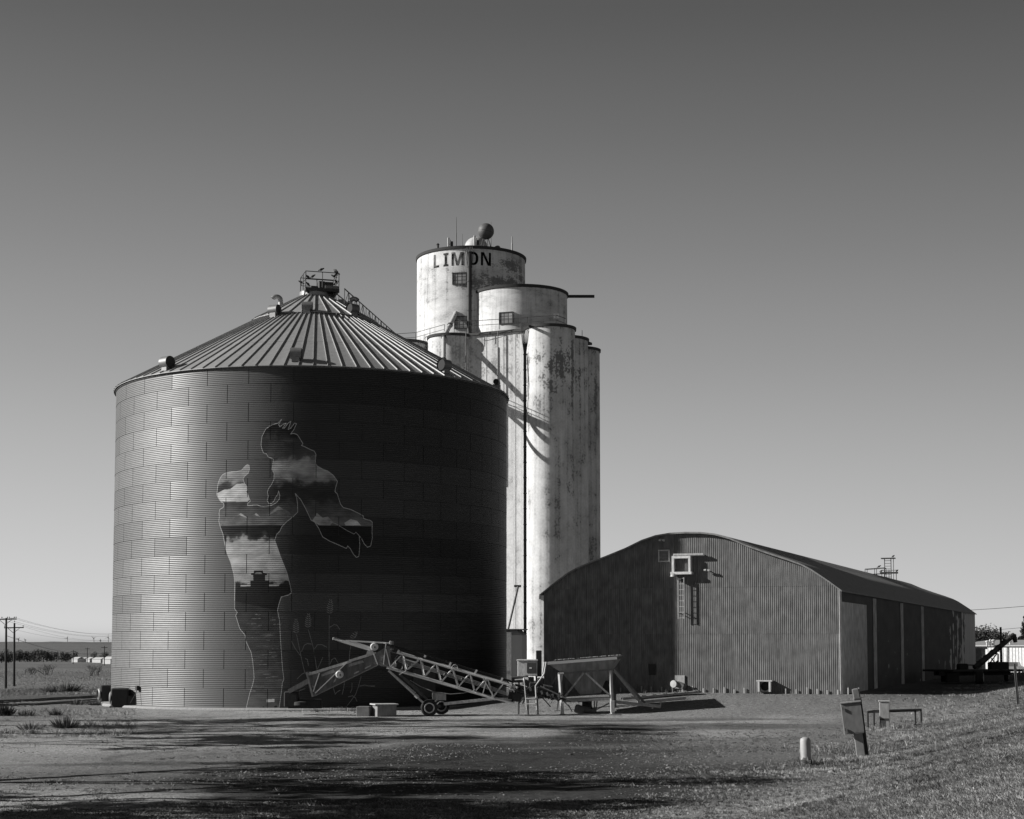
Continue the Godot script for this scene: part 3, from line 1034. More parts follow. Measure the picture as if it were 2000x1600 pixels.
# old white paint, flaked down to grey concrete in bands and patches
func flaked(seed_: int, bands: Array, bare: float, paint := 0.72, w := 512, h := 1024, thr := 0.62, spots := []) -> StandardMaterial3D:
	var a := noise_bytes(seed_, 0.022, 6, w, h)       # patches
	var b := noise_bytes(seed_ + 1, 0.11, 4, w, h)    # ragged edges
	var c := noise_bytes(seed_ + 2, 0.004, 3, w, h)   # broad mottling
	var e := noise_bytes(seed_ + 3, 0.05, 3, w, 64)   # runs
	var out := PackedByteArray()
	out.resize(w * h)
	var lut := PackedByteArray()
	for i in 256:
		lut.append(int(255.0 * gray(i / 255.0).r))
	for y in h:
		var t := float(y) / h
		var band := 0.0
		for k in bands:
			band += k[2] * exp(-pow((t - k[0]) / k[1], 2.0))
		var ry := (y / 40) % 64
		for x in w:
			var i := y * w + x
			var run := e[ry * w + x] / 255.0
			var m := a[i] / 255.0 * 0.46 + b[i] / 255.0 * 0.46 + (run - 0.5) * 0.3 + band + (c[i] / 255.0 - 0.5) * 0.3
			for k in spots:
				var du: float = (float(x) / w - k[0]) / k[2]; var dv: float = (t - k[1]) / k[3]
				var q := du * du + dv * dv
				if q < 4.0: m += k[4] * (1.0 - q * 0.25)
			var l := paint - 0.36 * maxf(0.0, c[i] / 255.0 - 0.35) - 0.14 * maxf(0.0, a[i] / 255.0 - 0.45) - 0.16 * (b[i] / 255.0 - 0.2) - 0.4 * maxf(0.0, run - 0.5) - 0.1 * a[i] / 255.0
			if m > thr:
				l = lerpf(l, bare * (0.75 + 0.6 * b[i] / 255.0), minf(1.0, (m - thr) * 9.0))
			out[i] = lut[clampi(int(l * 255.0), 0, 255)]
	var im := Image.create_from_data(w, h, false, Image.FORMAT_L8, out)
	var mm := StandardMaterial3D.new()
	mm.resource_name = "flaked paint"
	mm.albedo_texture = ImageTexture.create_from_image(im)
	mm.roughness = 0.95
	mm.metallic_specular = 0.2
	mm.heightmap_enabled = true
	mm.heightmap_texture = mm.albedo_texture
	mm.heightmap_scale = 1.5
	return mm

func drum(g: Geo, o: Vector3, r: float, y0: float, y1: float, turn := 0.0, seg := 72, rep := 1.0) -> void:
	for i in seg:
		var a0 := TAU * i / seg; var a1 := TAU * (i + 1) / seg
		var n0 := Vector3(sin(a0 + turn), 0, cos(a0 + turn)); var n1 := Vector3(sin(a1 + turn), 0, cos(a1 + turn))
		var p := o + n0 * r; var q := o + n1 * r
		var u0 := rep * i / seg; var u1 := rep * (i + 1) / seg
		g.tri3(Vector3(p.x, y0, p.z), Vector3(q.x, y0, q.z), Vector3(q.x, y1, q.z), n0, n1, n1, Vector2(u0, 1), Vector2(u1, 1), Vector2(u1, 0))
		g.tri3(Vector3(p.x, y0, p.z), Vector3(q.x, y1, q.z), Vector3(p.x, y1, p.z), n0, n1, n0, Vector2(u0, 1), Vector2(u1, 0), Vector2(u0, 0))

# a steel sash window set on a round wall, part > frame, panes
func round_window(parent: Node3D, o: Vector3, r: float, th: float, y: float, w: float, h: float, nx: int, ny: int) -> void:
	var b := Basis(Vector3.UP, th)
	var c := Vector3(o.x, y, o.z) + b.z * (r - w * w / (8.0 * r) + 0.02)
	var g := Geo.new()
	g.box(c - b.z * 0.06, Vector3(w, h, 0.1), b)
	var win := part("window", g, mat(0.05, 0.8, 0.0, false), parent)
	g = Geo.new()
	for s in [-1.0, 1.0]:
		g.box(c + b.x * s * (w * 0.5) + b.z * 0.03, Vector3(0.07, h + 0.07, 0.2), b)
		g.box(c + b.y * s * (h * 0.5) + b.z * 0.03, Vector3(w - 0.071, 0.07, 0.2), b)
	part("frame", g, mat(0.07, 0.7), win)
	var pw := (w - 0.1) / nx; var ph := (h - 0.1) / ny
	for i in nx:
		for j in ny:
			g = Geo.new()
			var q := c + b.x * ((i + 0.5 - nx * 0.5) * pw) + b.y * ((j + 0.5 - ny * 0.5) * ph) + b.z * 0.05
			g.box(q, Vector3(pw - 0.05, ph - 0.05, 0.012), b)
			var gm := mat([0.3, 0.36, 0.26, 0.42][rng.randi() % 4], 0.3, 0.0, false)
			part("pane", g, gm, win)
	g = Geo.new()
	for i in range(1, nx):
		g.box(c + b.x * ((i - nx * 0.5) * pw) + b.z * 0.05, Vector3(0.035, h - 0.1, 0.04), b)
	for j in range(1, ny):
		g.box(c + b.y * ((j - ny * 0.5) * ph) + b.z * 0.052, Vector3(w - 0.1, 0.035, 0.036), b)
	part("glazing_bars", g, mat(0.06, 0.7), win)

func make_elevator() -> void:
	var root := thing("grain_elevator", "tall white concrete grain elevator of round silos and headhouses with flaking paint", "grain elevator", Vector3(-1.0, 0, -165.0))
	var top := 35.6
	var m1 := flaked(40, [[0.1, 0.05, 0.16], [0.17, 0.035, 0.05], [0.36, 0.05, 0.05], [0.52, 0.08, 0.03], [0.0, 0.015, 0.1]], 0.17, 0.72, 512, 1024, 0.66, [[0.58, 0.1, 0.075, 0.045, 0.2], [0.46, 0.16, 0.05, 0.03, 0.1], [0.66, 0.2, 0.06, 0.05, 0.1], [0.6, 0.45, 0.06, 0.03, 0.12], [0.64, 0.55, 0.05, 0.02, 0.12]])
	var m2 := flaked(50, [[0.09, 0.05, 0.14], [0.02, 0.02, 0.12]], 0.28)
	var m3 := flaked(60, [[0.25, 0.08, 0.06], [0.5, 0.05, 0.06]], 0.2, 0.74, 1024, 512, 0.68, [[0.56, 0.14, 0.045, 0.05, 0.32], [0.5, 0.36, 0.075, 0.05, 0.3], [0.61, 0.3, 0.05, 0.08, 0.3], [0.45, 0.42, 0.04, 0.03, 0.12]])
	var m4 := flaked(70, [[0.93, 0.05, 0.08], [0.02, 0.03, 0.1]], 0.2, 0.74, 1024, 512, 0.68)
	var silos := [
		[Vector3(-6.26, 0, -164.7), 2.55, top, m2, 2.2],
		[Vector3(3.87, 0, -160.0), 2.56, top, m1, 3.4],
		[Vector3(5.48, 0, -165.9), 2.55, top, m1, 2.6],
		[Vector3(7.05, 0, -172.0), 2.55, top, m1, 0.7],
		[Vector3(-11.6, 0, -168.0), 2.55, top, m2, 0.6],
		[Vector3(-9.0, 0, -174.0), 2.55, top, m2, 1.4],
		[Vector3(1.6, 0, -176.0), 2.55, top, m2, 1.0]]
	var g: Geo
	for s in silos:
		g = Geo.new()
		drum(g, s[0], s[1], -0.6, s[2], s[4])
		var silo := part("silo", g, s[3], root)
		g = Geo.new()
		g.lathe(Vector3(s[0].x, s[2], s[0].z), [Vector2(s[1] - 0.1, -0.2), Vector2(s[1] + 0.12, -0.16), Vector2(s[1] + 0.14, 0.1), Vector2(s[1] - 0.2, 0.14), Vector2(0.0, 0.16)], 64)
		part("rim", g, mat(0.06, 0.9), silo)
	# flat wall between the two front silos and the deck on top
	var a := Vector3(-6.26, 0, -164.7); var b := Vector3(3.87, 0, -160.0)
	var along := (b - a).normalized(); var out := Vector3(-along.z, 0, along.x)
	if out.z < 0: out = -out
	g = Geo.new()
	var p0 := a + out * 0.9 + along * 2.0; var p1 := b + out * 0.9 - along * 2.2
	var n := out
	var wall_uv := func(q0: Vector3, q1: Vector3, y0: float, y1: float, nn: Vector3, u0: float, u1: float, v0: float, v1: float) -> void:
		g.tri3(Vector3(q0.x, y0, q0.z), Vector3(q1.x, y0, q1.z), Vector3(q1.x, y1, q1.z), nn, nn, nn, Vector2(u0, v0), Vector2(u1, v0), Vector2(u1, v1))
		g.tri3(Vector3(q0.x, y0, q0.z), Vector3(q1.x, y1, q1.z), Vector3(q0.x, y1, q0.z), nn, nn, nn, Vector2(u0, v0), Vector2(u1, v1), Vector2(u0, v1))
	wall_uv.call(p0, p1, -0.6, top, n, 0.1, 0.5, 1.0, 0.0)
	part("front_wall", g, m2, root)
	g = Geo.new()
	for k in [0.34, 0.62, 0.8, 0.93]:
		var c := p0.lerp(p1, k)
		g.box(Vector3(c.x, top * 0.5, c.z) - out * 0.03, Vector3(0.3 if k > 0.7 else 0.12, top, 0.12), Basis(along, Vector3.UP, out))
	part("pilasters", g, mat(0.8, 0.9), root)
	g = Geo.new()
	var deck := [a + out * 1.15 - along * 0.5, b + out * 1.15 + along * 0.3, b - out * 9.0 + along * 1.0, a - out * 9.0 - along * 4.0]
	for i in 4: deck[i].y = top - 0.14
	g.plate(deck, Vector3(0, 0.26, 0))
	part("deck", g, mat(0.08, 0.9), root)
	# round headhouses
	var h1 := Vector3(-4.47, 0, -171.0); var r1 := 5.9; var t1 := 45.45
	var h2 := Vector3(0.92, 0, -167.0); var r2 := 4.96; var t2 := 40.65
	g = Geo.new()
	drum(g, h1, r1, top - 0.4, t1, PI + 0.4, 96)
	var hh := part("headhouse", g, m3, root)
	g = Geo.new()
	drum(g, h2, r2, top - 0.4, t2, PI - 0.6, 96)
	var hs := part("headhouse", g, m4, root)
	for k in [[h1, r1, t1, hh], [h2, r2, t2, hs]]:
		g = Geo.new()
		g.lathe(Vector3(k[0].x, k[2], k[0].z), [Vector2(k[1] - 0.1, -0.2), Vector2(k[1] + 0.12, -0.16), Vector2(k[1] + 0.15, 0.12), Vector2(k[1] - 0.2, 0.16), Vector2(0.0, 0.2)], 96)
		part("rim", g, mat(0.05, 0.9), k[3])
	# windows
	var look := func(o: Vector3, r: float, px: float) -> float:
		var c := seen(Vector3(o.x, 40, o.z))
		var half := r / -o.z * F
		return asin(clampf((px - c.x) / half, -1.0, 1.0)) + atan2(-o.x, -o.z)
	var win_y := func(py: float, d: float) -> float: return at(1000, py, d).y
	round_window(root, h1, r1, look.call(h1, r1, 898.0), win_y.call(544, 165.2), 1.5, 1.2, 3, 3)
	round_window(root, h1, r1, look.call(h1, r1, 901.0), win_y.call(630, 165.2), 1.4, 1.25, 3, 3)
	round_window(root, h2, r2, look.call(h2, r2, 989.0), win_y.call(621, 162.2), 1.45, 1.2, 3, 3)
	# painted lettering, worn with the wall
	var font := SystemFont.new()
	font.font_names = PackedStringArray(["Droid Sans"])
	font.font_weight = 700
	var worn := flaked(80, [], 0.45, 0.12, 256, 256, 0.74)
	worn.heightmap_enabled = false
	worn.uv1_triplanar = true; worn.uv1_world_triplanar = true
	worn.uv1_scale = Vector3(0.22, 0.22, 0.22)
	var faded := flaked(84, [], 0.5, 0.26, 256, 256, 0.66)
	faded.heightmap_enabled = false
	faded.uv1_triplanar = true; faded.uv1_world_triplanar = true
	faded.uv1_scale = Vector3(0.4, 0.4, 0.4)
	for k in [["L", 853.0, 1.42, 43.5, faded], ["I", 871.5, 1.42, 43.5, faded], ["M", 894.0, 1.42, 43.5, faded], ["O", 923.5, 1.42, 43.5, worn], ["N", 948.5, 1.42, 43.5, worn]]:
		letter(root, font, k[0], h1, r1, look.call(h1, r1, k[1]), k[3], k[2], k[4])
	# the leg pipe down the headhouse and the long conduit down the front
	g = Geo.new()
	var th: float = look.call(h1, r1, 917.0)
	var pc := h1 + Vector3(sin(th), 0, cos(th)) * (r1 + 0.22)
	g.tube(Vector3(pc.x, top - 0.2, pc.z), Vector3(pc.x, t1 - 0.7, pc.z), 0.24, 0.24, 14)
	for k in 6:
		g.lathe(Vector3(pc.x, top + 1.4 + k * 1.55, pc.z), [Vector2(0.24, 0), Vector2(0.29, 0.0), Vector2(0.29, 0.1), Vector2(0.24, 0.1)], 14)
	for k in 5:
		var e := Vector3(pc.x - 0.2 + 0.1 * k, 0, pc.z + 0.1)
		g.path([Vector3(e.x, t1 - 2.2, e.z), Vector3(e.x + 0.12 * (k - 2), t1 - 0.5, e.z + 0.1), Vector3(e.x, t1 + 0.15, e.z - 0.3)], 0.035, 5)
	part("conduit", g, mat(0.055, 0.7), root)
	g = Geo.new()
	var x2 := at(1025.5, 900, 157.2)
	g.box(Vector3(x2.x, 16.5, x2.z), Vector3(0.3, 33.4, 0.3))
	for k in 21:
		g.box(Vector3(x2.x, 1.5 + k * 1.55, x2.z), Vector3(0.38, 0.06, 0.34))
	part("cable_tray", g, mat(0.035, 0.8), root)
	g = Geo.new()
	for k in 9:
		var o := (k - 4) * 0.1
		g.path([Vector3(x2.x + o * 0.25, 32.6, x2.z + 0.05), Vector3(x2.x + o * 0.6, 33.6, x2.z + 0.12), Vector3(x2.x + o, 34.9, x2.z + 0.1), Vector3(x2.x + o * 0.85, 35.7, x2.z - 0.15), Vector3(x2.x + o * 0.5 - 0.1, 35.9, x2.z - 1.2)], 0.03, 5)
	for k in 3:
		g.path([Vector3(x2.x + 0.22, 32.6, x2.z + 0.1), Vector3(x2.x + 0.26 + 0.08 * k, 31.4 - k, x2.z + 0.1), Vector3(x2.x + 0.2, 29.6 - k * 1.4, x2.z + 0.1)], 0.03, 5)
	part("cables", g, mat(0.04, 0.7), root)
	g = Geo.new()
	var lt := at(972.5, 700, 161.0)
	g.tube(Vector3(lt.x, 20.0, lt.z), Vector3(lt.x, top, lt.z), 0.06, 0.06, 6)
	lt = at(910, 700, 161.3)
	g.tube(Vector3(lt.x, 22.0, lt.z), Vector3(lt.x, top, lt.z), 0.05, 0.05, 6)
	part("drain_pipe", g, mat(0.2, 0.7), root)
	# railing along the deck
	var rails := [
		[at(760, 668, 168.5), at(812, 666, 167.5), at(868, 660, 163.2)],
		[at(887, 654, 162.0), at(915, 655, 161.5), at(975, 649, 160.5), at(1030, 643, 159.5), at(1086, 640, 158.5), at(1105, 646, 160.2)]]
	for line in rails:
		for k in line.size(): line[k].y = top + 0.12
		g = Geo.new()
		railing(g, line, 1.05, 0.032, true, 3.0)
		part("railing", g, mat(0.06, 0.6), root)
	# beam standing out on the right
	g = Geo.new()
	var be := at(1100, 579, 168.0)
	g.box(be + Vector3(1.75, 0, 0), Vector3(3.2, 0.27, 0.3))
	part("beam", g, mat(0.03, 0.8), root)
	# small shed at the foot, and a box on the deck
	var an := thing("lean_to", "small round-cornered concrete lean-to at the foot of the elevator between bin and warehouse", "shed", at(1000, 1330, 154.5))
	g = Geo.new()
	var q := at(1003, 1300, 155.0)
	g.cbox(Vector3(q.x, 2.0, q.z), Vector3(2.6, 5.9, 3.0), 0.5)
	part("wall", g, m2, an)
	g = Geo.new()
	g.cbox(Vector3(q.x, 5.0, q.z), Vector3(2.75, 0.1, 3.15), 0.03)
	part("roof", g, mat(0.12, 0.9), an)
	g = Geo.new()
	g.cbox(Vector3(q.x - 0.62, 2.2, q.z + 1.52), Vector3(0.85, 5.0, 0.1), 0.02)
	part("door", g, mat(0.7, 0.7), an)
	g = Geo.new()
	g.cbox(Vector3(q.x - 0.55, 0.9, q.z + 1.6), Vector3(0.3, 0.35, 0.1), 0.02)
	part("switch_box", g, mat(0.4, 0.6), an)
	g = Geo.new()
	g.tube(at(1012, 1146, 157.2), at(992, 1232, 155.6), 0.1, 0.1, 8)
	g.box(at(1011, 1145, 157.4), Vector3(0.7, 0.2, 0.5))
	part("downpipe", g, mat(0.09, 0.6), an)
	var bp := at(1086.5, 618, 162.5)
	g = Geo.new()
	g.cbox(bp, Vector3(0.58, 0.55, 0.4), 0.03)
	whole("equipment_cabinet", g, mat(0.9, 0.5, 0.0, false), bp - Vector3.UP * 0.28, "small white cabinet on the deck railing's right end beside the lower headhouse", "cabinet")
	# grain spouts running from the headhouse toward the bin
	var s0 := at(891, 611, 165.3)
	var sp := thing("grain_spout", "pale bent grain spout leaving the headhouse and dropping past the deck edge", "spout", s0)
	g = Geo.new()
	var s1 := Vector3(-7.05, 35.2, -162.3); var s2 := Vector3(-6.85, 29.2, -157.5); var s3 := Vector3(-6.6, 10.0, -141.5)
	g.path([s0 + Vector3(0.1, -0.1, -0.6), s0, s1, s2, s3, s3 + Vector3(0, -7.0, 0.6)], 0.23, 12)
	part("tube", g, mat(0.55, 0.6, 0.1), sp)
	g = Geo.new()
	for k in [s1, s0.lerp(s1, 0.5), s1.lerp(s2, 0.45)]:
		g.lathe(k, [Vector2(0.23, -0.08), Vector2(0.3, -0.08), Vector2(0.3, 0.08), Vector2(0.23, 0.08)], 12, (s1 - s0).normalized())
	part("clamp", g, mat(0.12, 0.7), sp)
	var sp2 := thing("grain_spout", "second grain spout dropping from the left silo behind the bin roof", "spout", Vector3(-7.9, 33.0, -162.6))
	g = Geo.new()
	g.path([Vector3(-7.6, 32.6, -163.0), Vector3(-7.5, 29.7, -160.0), Vector3(-7.3, 26.8, -157.0), Vector3(-7.0, 10.0, -143.0), Vector3(-7.0, 2.0, -142.4)], 0.2, 10)
	part("tube", g, mat(0.5, 0.6, 0.1), sp2)
	# what stands on the headhouse roof
	var rx := t1 + 0.15
	var rd := thing("radome", "dark round radome ball on a braced stand on the headhouse roof", "radome", at(950, 480, 170.0))
	g = Geo.new()
	var bc := at(949, 452, 170.0)
	g.ball(bc, Vector3(0.89, 0.89, 0.89), 32)
	part("ball", g, mat(0.13, 0.6), rd)
	g = Geo.new()
	g.lathe(bc, [Vector2(0.892, -0.03), Vector2(0.9, -0.02), Vector2(0.9, 0.02), Vector2(0.892, 0.03)], 32, Vector3(0.25, 1.0, 0.1).normalized())
	part("seam", g, mat(0.07, 0.6), rd)
	for k in 4:
		g = Geo.new()
		var aa := TAU * k / 4 + 0.4
		g.tube(Vector3(bc.x + 0.85 * sin(aa), rx, bc.z + 0.85 * cos(aa)), bc + Vector3(0.3 * sin(aa), -0.8, 0.3 * cos(aa)), 0.05, 0.05, 6)
		part("leg", g, mat(0.08, 0.7), rd)
	var dm := thing("dome", "pale dome half hidden behind the dark radome on the headhouse roof", "dome", Vector3(at(931, 480, 173.0).x, rx, -173.0))
	g = Geo.new()
	var dc := at(930, 489, 173.0)
	g.ball(Vector3(dc.x, rx + 1.72, dc.z), Vector3(1.3, 1.22, 1.3), 32)
	g.lathe(Vector3(dc.x, rx - 0.02, dc.z), [Vector2(1.05, 0.0), Vector2(1.05, 1.5)], 28)
	part("shell", g, mat(0.62, 0.6), dm)
	g = Geo.new()
	g.lathe(Vector3(dc.x, rx - 0.2, dc.z), [Vector2(1.2, 0.2), Vector2(1.2, 0.45), Vector2(1.06, 0.5)], 32)
	part("base_ring", g, mat(0.3, 0.7), dm)
	var masts := [[891, 424, 168.0, 0.05, "tallest thin whip antenna on the left of the headhouse roof"], [903, 457, 168.5, 0.03, "short thin whip antenna right of the tallest one on the headhouse roof"], [1000, 462, 168.0, 0.075, "pale pole antenna at the right edge of the headhouse roof"], [959, 433, 173.0, 0.035, "thin whip antenna rising behind the dark radome ball"]]
	for k in masts:
		var tp := at(k[0], k[1], k[2])
		g = Geo.new()
		g.tube(Vector3(tp.x, rx - 0.02, tp.z), Vector3(tp.x, lerpf(rx, tp.y, 0.55), tp.z), k[3] * 1.2, k[3] * 1.2, 6)
		g.tube(Vector3(tp.x, lerpf(rx, tp.y, 0.55), tp.z), tp, k[3], k[3] * 0.7, 6)
		g.box(Vector3(tp.x, rx + 0.06, tp.z), Vector3(0.25, 0.12, 0.25))
		whole("antenna_mast", g, mat(0.45 if k[0] == 1000 else 0.16, 0.6), Vector3(tp.x, rx, tp.z), k[4], "antenna", "antennas on the headhouse roof")
	for k in [[876, 464, 167.0, 0.62, "pale panel antenna with dark bracket on the left of the headhouse roof"], [927, 460, 166.5, 0.62, "pale panel antenna in front of the domes on the headhouse roof"]]:
		var tp := at(k[0], k[1], k[2])
		var pa := thing("panel_antenna", k[4], "antenna", Vector3(tp.x, rx, tp.z), "antennas on the headhouse roof")
		g = Geo.new()
		g.cbox(Vector3(tp.x, (tp.y + rx) * 0.5 + 0.1, tp.z), Vector3(0.22, tp.y - rx - 0.2, 0.16), 0.04)
		part("panel", g, mat(0.62, 0.5), pa)
		g = Geo.new()
		g.tube(Vector3(tp.x + 0.2, rx, tp.z - 0.2), Vector3(tp.x + 0.2, tp.y - 0.2, tp.z - 0.2), 0.05, 0.05, 6)
		g.cbox(Vector3(tp.x + 0.36, rx + 0.7, tp.z - 0.1), Vector3(0.26, 0.5, 0.2), 0.03)
		g.bar(Vector3(tp.x - 0.5, rx, tp.z - 0.2), Vector3(tp.x + 0.15, rx + 0.7, tp.z - 0.2), 0.05, 0.05)
		part("mount", g, mat(0.05, 0.7), pa)
	g = Geo.new()
	var eq := at(972, 476, 168.5)
	g.tube(Vector3(eq.x, rx + 0.45, eq.z - 0.3), Vector3(eq.x, rx + 0.45, eq.z + 0.4), 0.32, 0.32, 14)
	g.bar(Vector3(eq.x - 0.9, rx + 0.1, eq.z), Vector3(eq.x - 0.2, rx + 0.75, eq.z), 0.12, 0.12)
	g.box(Vector3(eq.x, rx + 0.1, eq.z), Vector3(1.3, 0.12, 0.4))
	whole("dish_antenna", g, mat(0.04, 0.7), Vector3(eq.x, rx, eq.z), "dark drum dish and bracket right of the radome on the headhouse roof", "antenna", "antennas on the headhouse roof")
	g = Geo.new()
	var vp := at(855, 483, 167.0)
	g.tube(Vector3(vp.x, rx, vp.z), Vector3(vp.x, rx + 0.55, vp.z), 0.14, 0.14, 10)
	g.tube(Vector3(vp.x, rx + 0.55, vp.z), Vector3(vp.x, rx + 0.7, vp.z), 0.2, 0.1, 10)
	whole("roof_vent", g, mat(0.08, 0.7), Vector3(vp.x, rx, vp.z), "small dark vent pipe at the left end of the headhouse roof", "roof vent")
	g = Geo.new()
	var mp := at(1137, 645, 166.0)
	g.tube(Vector3(mp.x, top, mp.z), mp, 0.04, 0.03, 6)
	g.ball(Vector3(mp.x + 0.1, top + 0.2, mp.z), Vector3(0.2, 0.2, 0.2), 10)
	whole("antenna_mast", g, mat(0.08, 0.7), Vector3(mp.x, top, mp.z), "thin mast on the rim of the silo stepping back behind the front right one", "antenna", "")

func letter(root: Node3D, font: Font, ch: String, o: Vector3, r: float, th: float, y: float, cap: float, m: Material) -> void:
	var t := TextMesh.new()
	t.text = ch
	t.font = font
	t.font_size = 64
	t.depth = 0.02
	t.pixel_size = 0.02
	t.curve_step = 1.0
	t.horizontal_alignment = HORIZONTAL_ALIGNMENT_CENTER
	t.vertical_alignment = VERTICAL_ALIGNMENT_BOTTOM
	var box := t.get_aabb()
	var k := cap / maxf(box.size.y, 0.01)
	var g := Geo.new()
	var arr := t.get_mesh_arrays()
	var v: PackedVector3Array = arr[Mesh.ARRAY_VERTEX]
	var ix: PackedInt32Array = arr[Mesh.ARRAY_INDEX] if arr[Mesh.ARRAY_INDEX] != null else PackedInt32Array(range(v.size()))
	var bend := func(p: Vector3) -> Vector3:
		var x: float = (p.x - box.get_center().x) * k * 0.92
		var a: float = th + x / r
		return Vector3(o.x + sin(a) * (r + 0.012), y + (p.y - box.position.y) * k, o.z + cos(a) * (r + 0.012))
	var split := func(a: Vector3, b: Vector3, c: Vector3, depth: int, again: Callable) -> void:
		if depth > 0 and maxf(absf(a.x - b.x), maxf(absf(b.x - c.x), absf(a.x - c.x))) * k > 0.35:
			var ab := (a + b) * 0.5; var bc := (b + c) * 0.5; var ca := (c + a) * 0.5
			again.call(a, ab, ca, depth - 1, again); again.call(ab, b, bc, depth - 1, again)
			again.call(ca, bc, c, depth - 1, again); again.call(ab, bc, ca, depth - 1, again)
			return
		var w: Vector3 = bend.call((a + b + c) / 3.0) - Vector3(o.x, 0, o.z)
		g.tri(bend.call(a), bend.call(b), bend.call(c), Vector3(w.x, 0, w.z).normalized())
	for i in range(0, ix.size(), 3):
		var a := v[ix[i]]; var b := v[ix[i + 1]]; var c := v[ix[i + 2]]
		if a.z < 0.001 or b.z < 0.001 or c.z < 0.001:
			continue
		split.call(a, b, c, 3, split)
	part("letter", g, m, root)

# ---------------------------------------------------------------- warehouse
func wh(a: float, b: float, y: float) -> Vector3:
	var p := WHL + WHU * a + WHV * b
	return Vector3(p.x, y, -p.y)

const WHP := [[0.0, 9.76], [0.9, 9.73], [1.7, 9.62], [2.5, 9.38], [3.46, 8.95], [4.6, 8.53], [5.7, 8.15], [6.4, 7.88], [6.9, 7.62], [7.4, 7.28], [7.9, 6.93], [8.42, 6.54]]

func wh_roof(a: float) -> float:
	var o := absf(a - WHW * 0.5)
	for k in WHP.size() - 1:
		if o <= WHP[k + 1][0]:
			return lerpf(WHP[k][1], WHP[k + 1][1], (o - WHP[k][0]) / (WHP[k + 1][0] - WHP[k][0]))
	return WHP[-1][1]

# a strip of upright corrugated sheet on the front, from y0 up to y1 or the roof
func front_strip(a0: float, a1: float, y0: float, y1: float, off: float) -> Geo:
	var g := Geo.new()
	var pitch := 0.108
	var n := int(round((a1 - a0) / pitch)) * 4
	var outw := wh(0, -1, 0) - wh(0, 0, 0)
	var al := wh(1, 0, 0) - wh(0, 0, 0)
	for i in n:
		var p := []
		for k in [i, i + 1]:
			var a := lerpf(a0, a1, float(k) / n)
			var ph := TAU * float(k) / 4.0
			var dep := 0.011 * sin(ph) + off
			var sl := 0.011 * TAU / pitch * cos(ph)
			var top := minf(y1, wh_roof(a) - 0.01)
			p.append([wh(a, -dep, minf(y0, top)), wh(a, -dep, top), (outw - al * sl).normalized()])
		if p[0][1].y - p[0][0].y < 0.005 and p[1][1].y - p[1][0].y < 0.005:
			continue
		g.quadn(p[0][0], p[1][0], p[1][1], p[0][1], p[0][2], p[1][2], p[1][2], p[0][2])
	return g

func streaked(l: float, seed_: int) -> StandardMaterial3D:
	var key := "streak %f %d" % [l, seed_]
	if mats.has(key): return mats[key]
	var m := StandardMaterial3D.new()
	m.resource_name = "painted corrugated steel"
	m.albedo_color = gray(l * 0.98)
	m.roughness = 0.75
	m.metallic_specular = 0.35
	m.albedo_texture = noise_tex(70 + seed_ % 2, 0.014, 0.52, 1.0, 6, 512, FastNoiseLite.TYPE_SIMPLEX_SMOOTH, 0.5, 0.75)
	m.uv1_triplanar = true; m.uv1_world_triplanar = true
	m.uv1_scale = Vector3(0.42, 0.13, 0.42)
	m.uv1_offset = Vector3(seed_ * 0.31, seed_ * 0.17, 0)
	mats[key] = m
	return m

# side wall material: dark paint flaking off toward the far end
func side_paint() -> StandardMaterial3D:
	var w := 1024; var h := 256
	var a := noise_bytes(90, 0.02, 4, w, h)
	var b := noise_bytes(91, 0.05, 3, w, 32)
	var out := PackedByteArray(); out.resize(w * h)
	for y in h:
		for x in w:
			var t := float(x) / w; var v := float(y) / h
			var run := b[((y / 14) % 32) * w + x] / 255.0
			var m := a[y * w + x] / 255.0 * 0.4 + run * 0.6
			var edge := 0.8 - 0.8 * smooth(0.6, 0.9, t) * (0.3 + 0.75 * v) - 0.5 * smooth(0.87, 0.9, t) - 0.12 * smooth(0.82, 1.0, v) * smooth(0.2, 0.6, t)
			var l := 0.075 * (0.75 + 0.5 * a[y * w + x] / 255.0)
			if m > edge:
				l = lerpf(l, 0.52 * (0.8 + 0.35 * run), minf(1.0, (m - edge) * 12.0))
			out[y * w + x] = clampi(int(255.0 * gray(l).r), 0, 255)
	var mm := StandardMaterial3D.new()
	mm.resource_name = "flaking dark paint"
	mm.albedo_texture = ImageTexture.create_from_image(Image.create_from_data(w, h, false, Image.FORMAT_L8, out))
	mm.roughness = 0.8
	return mm

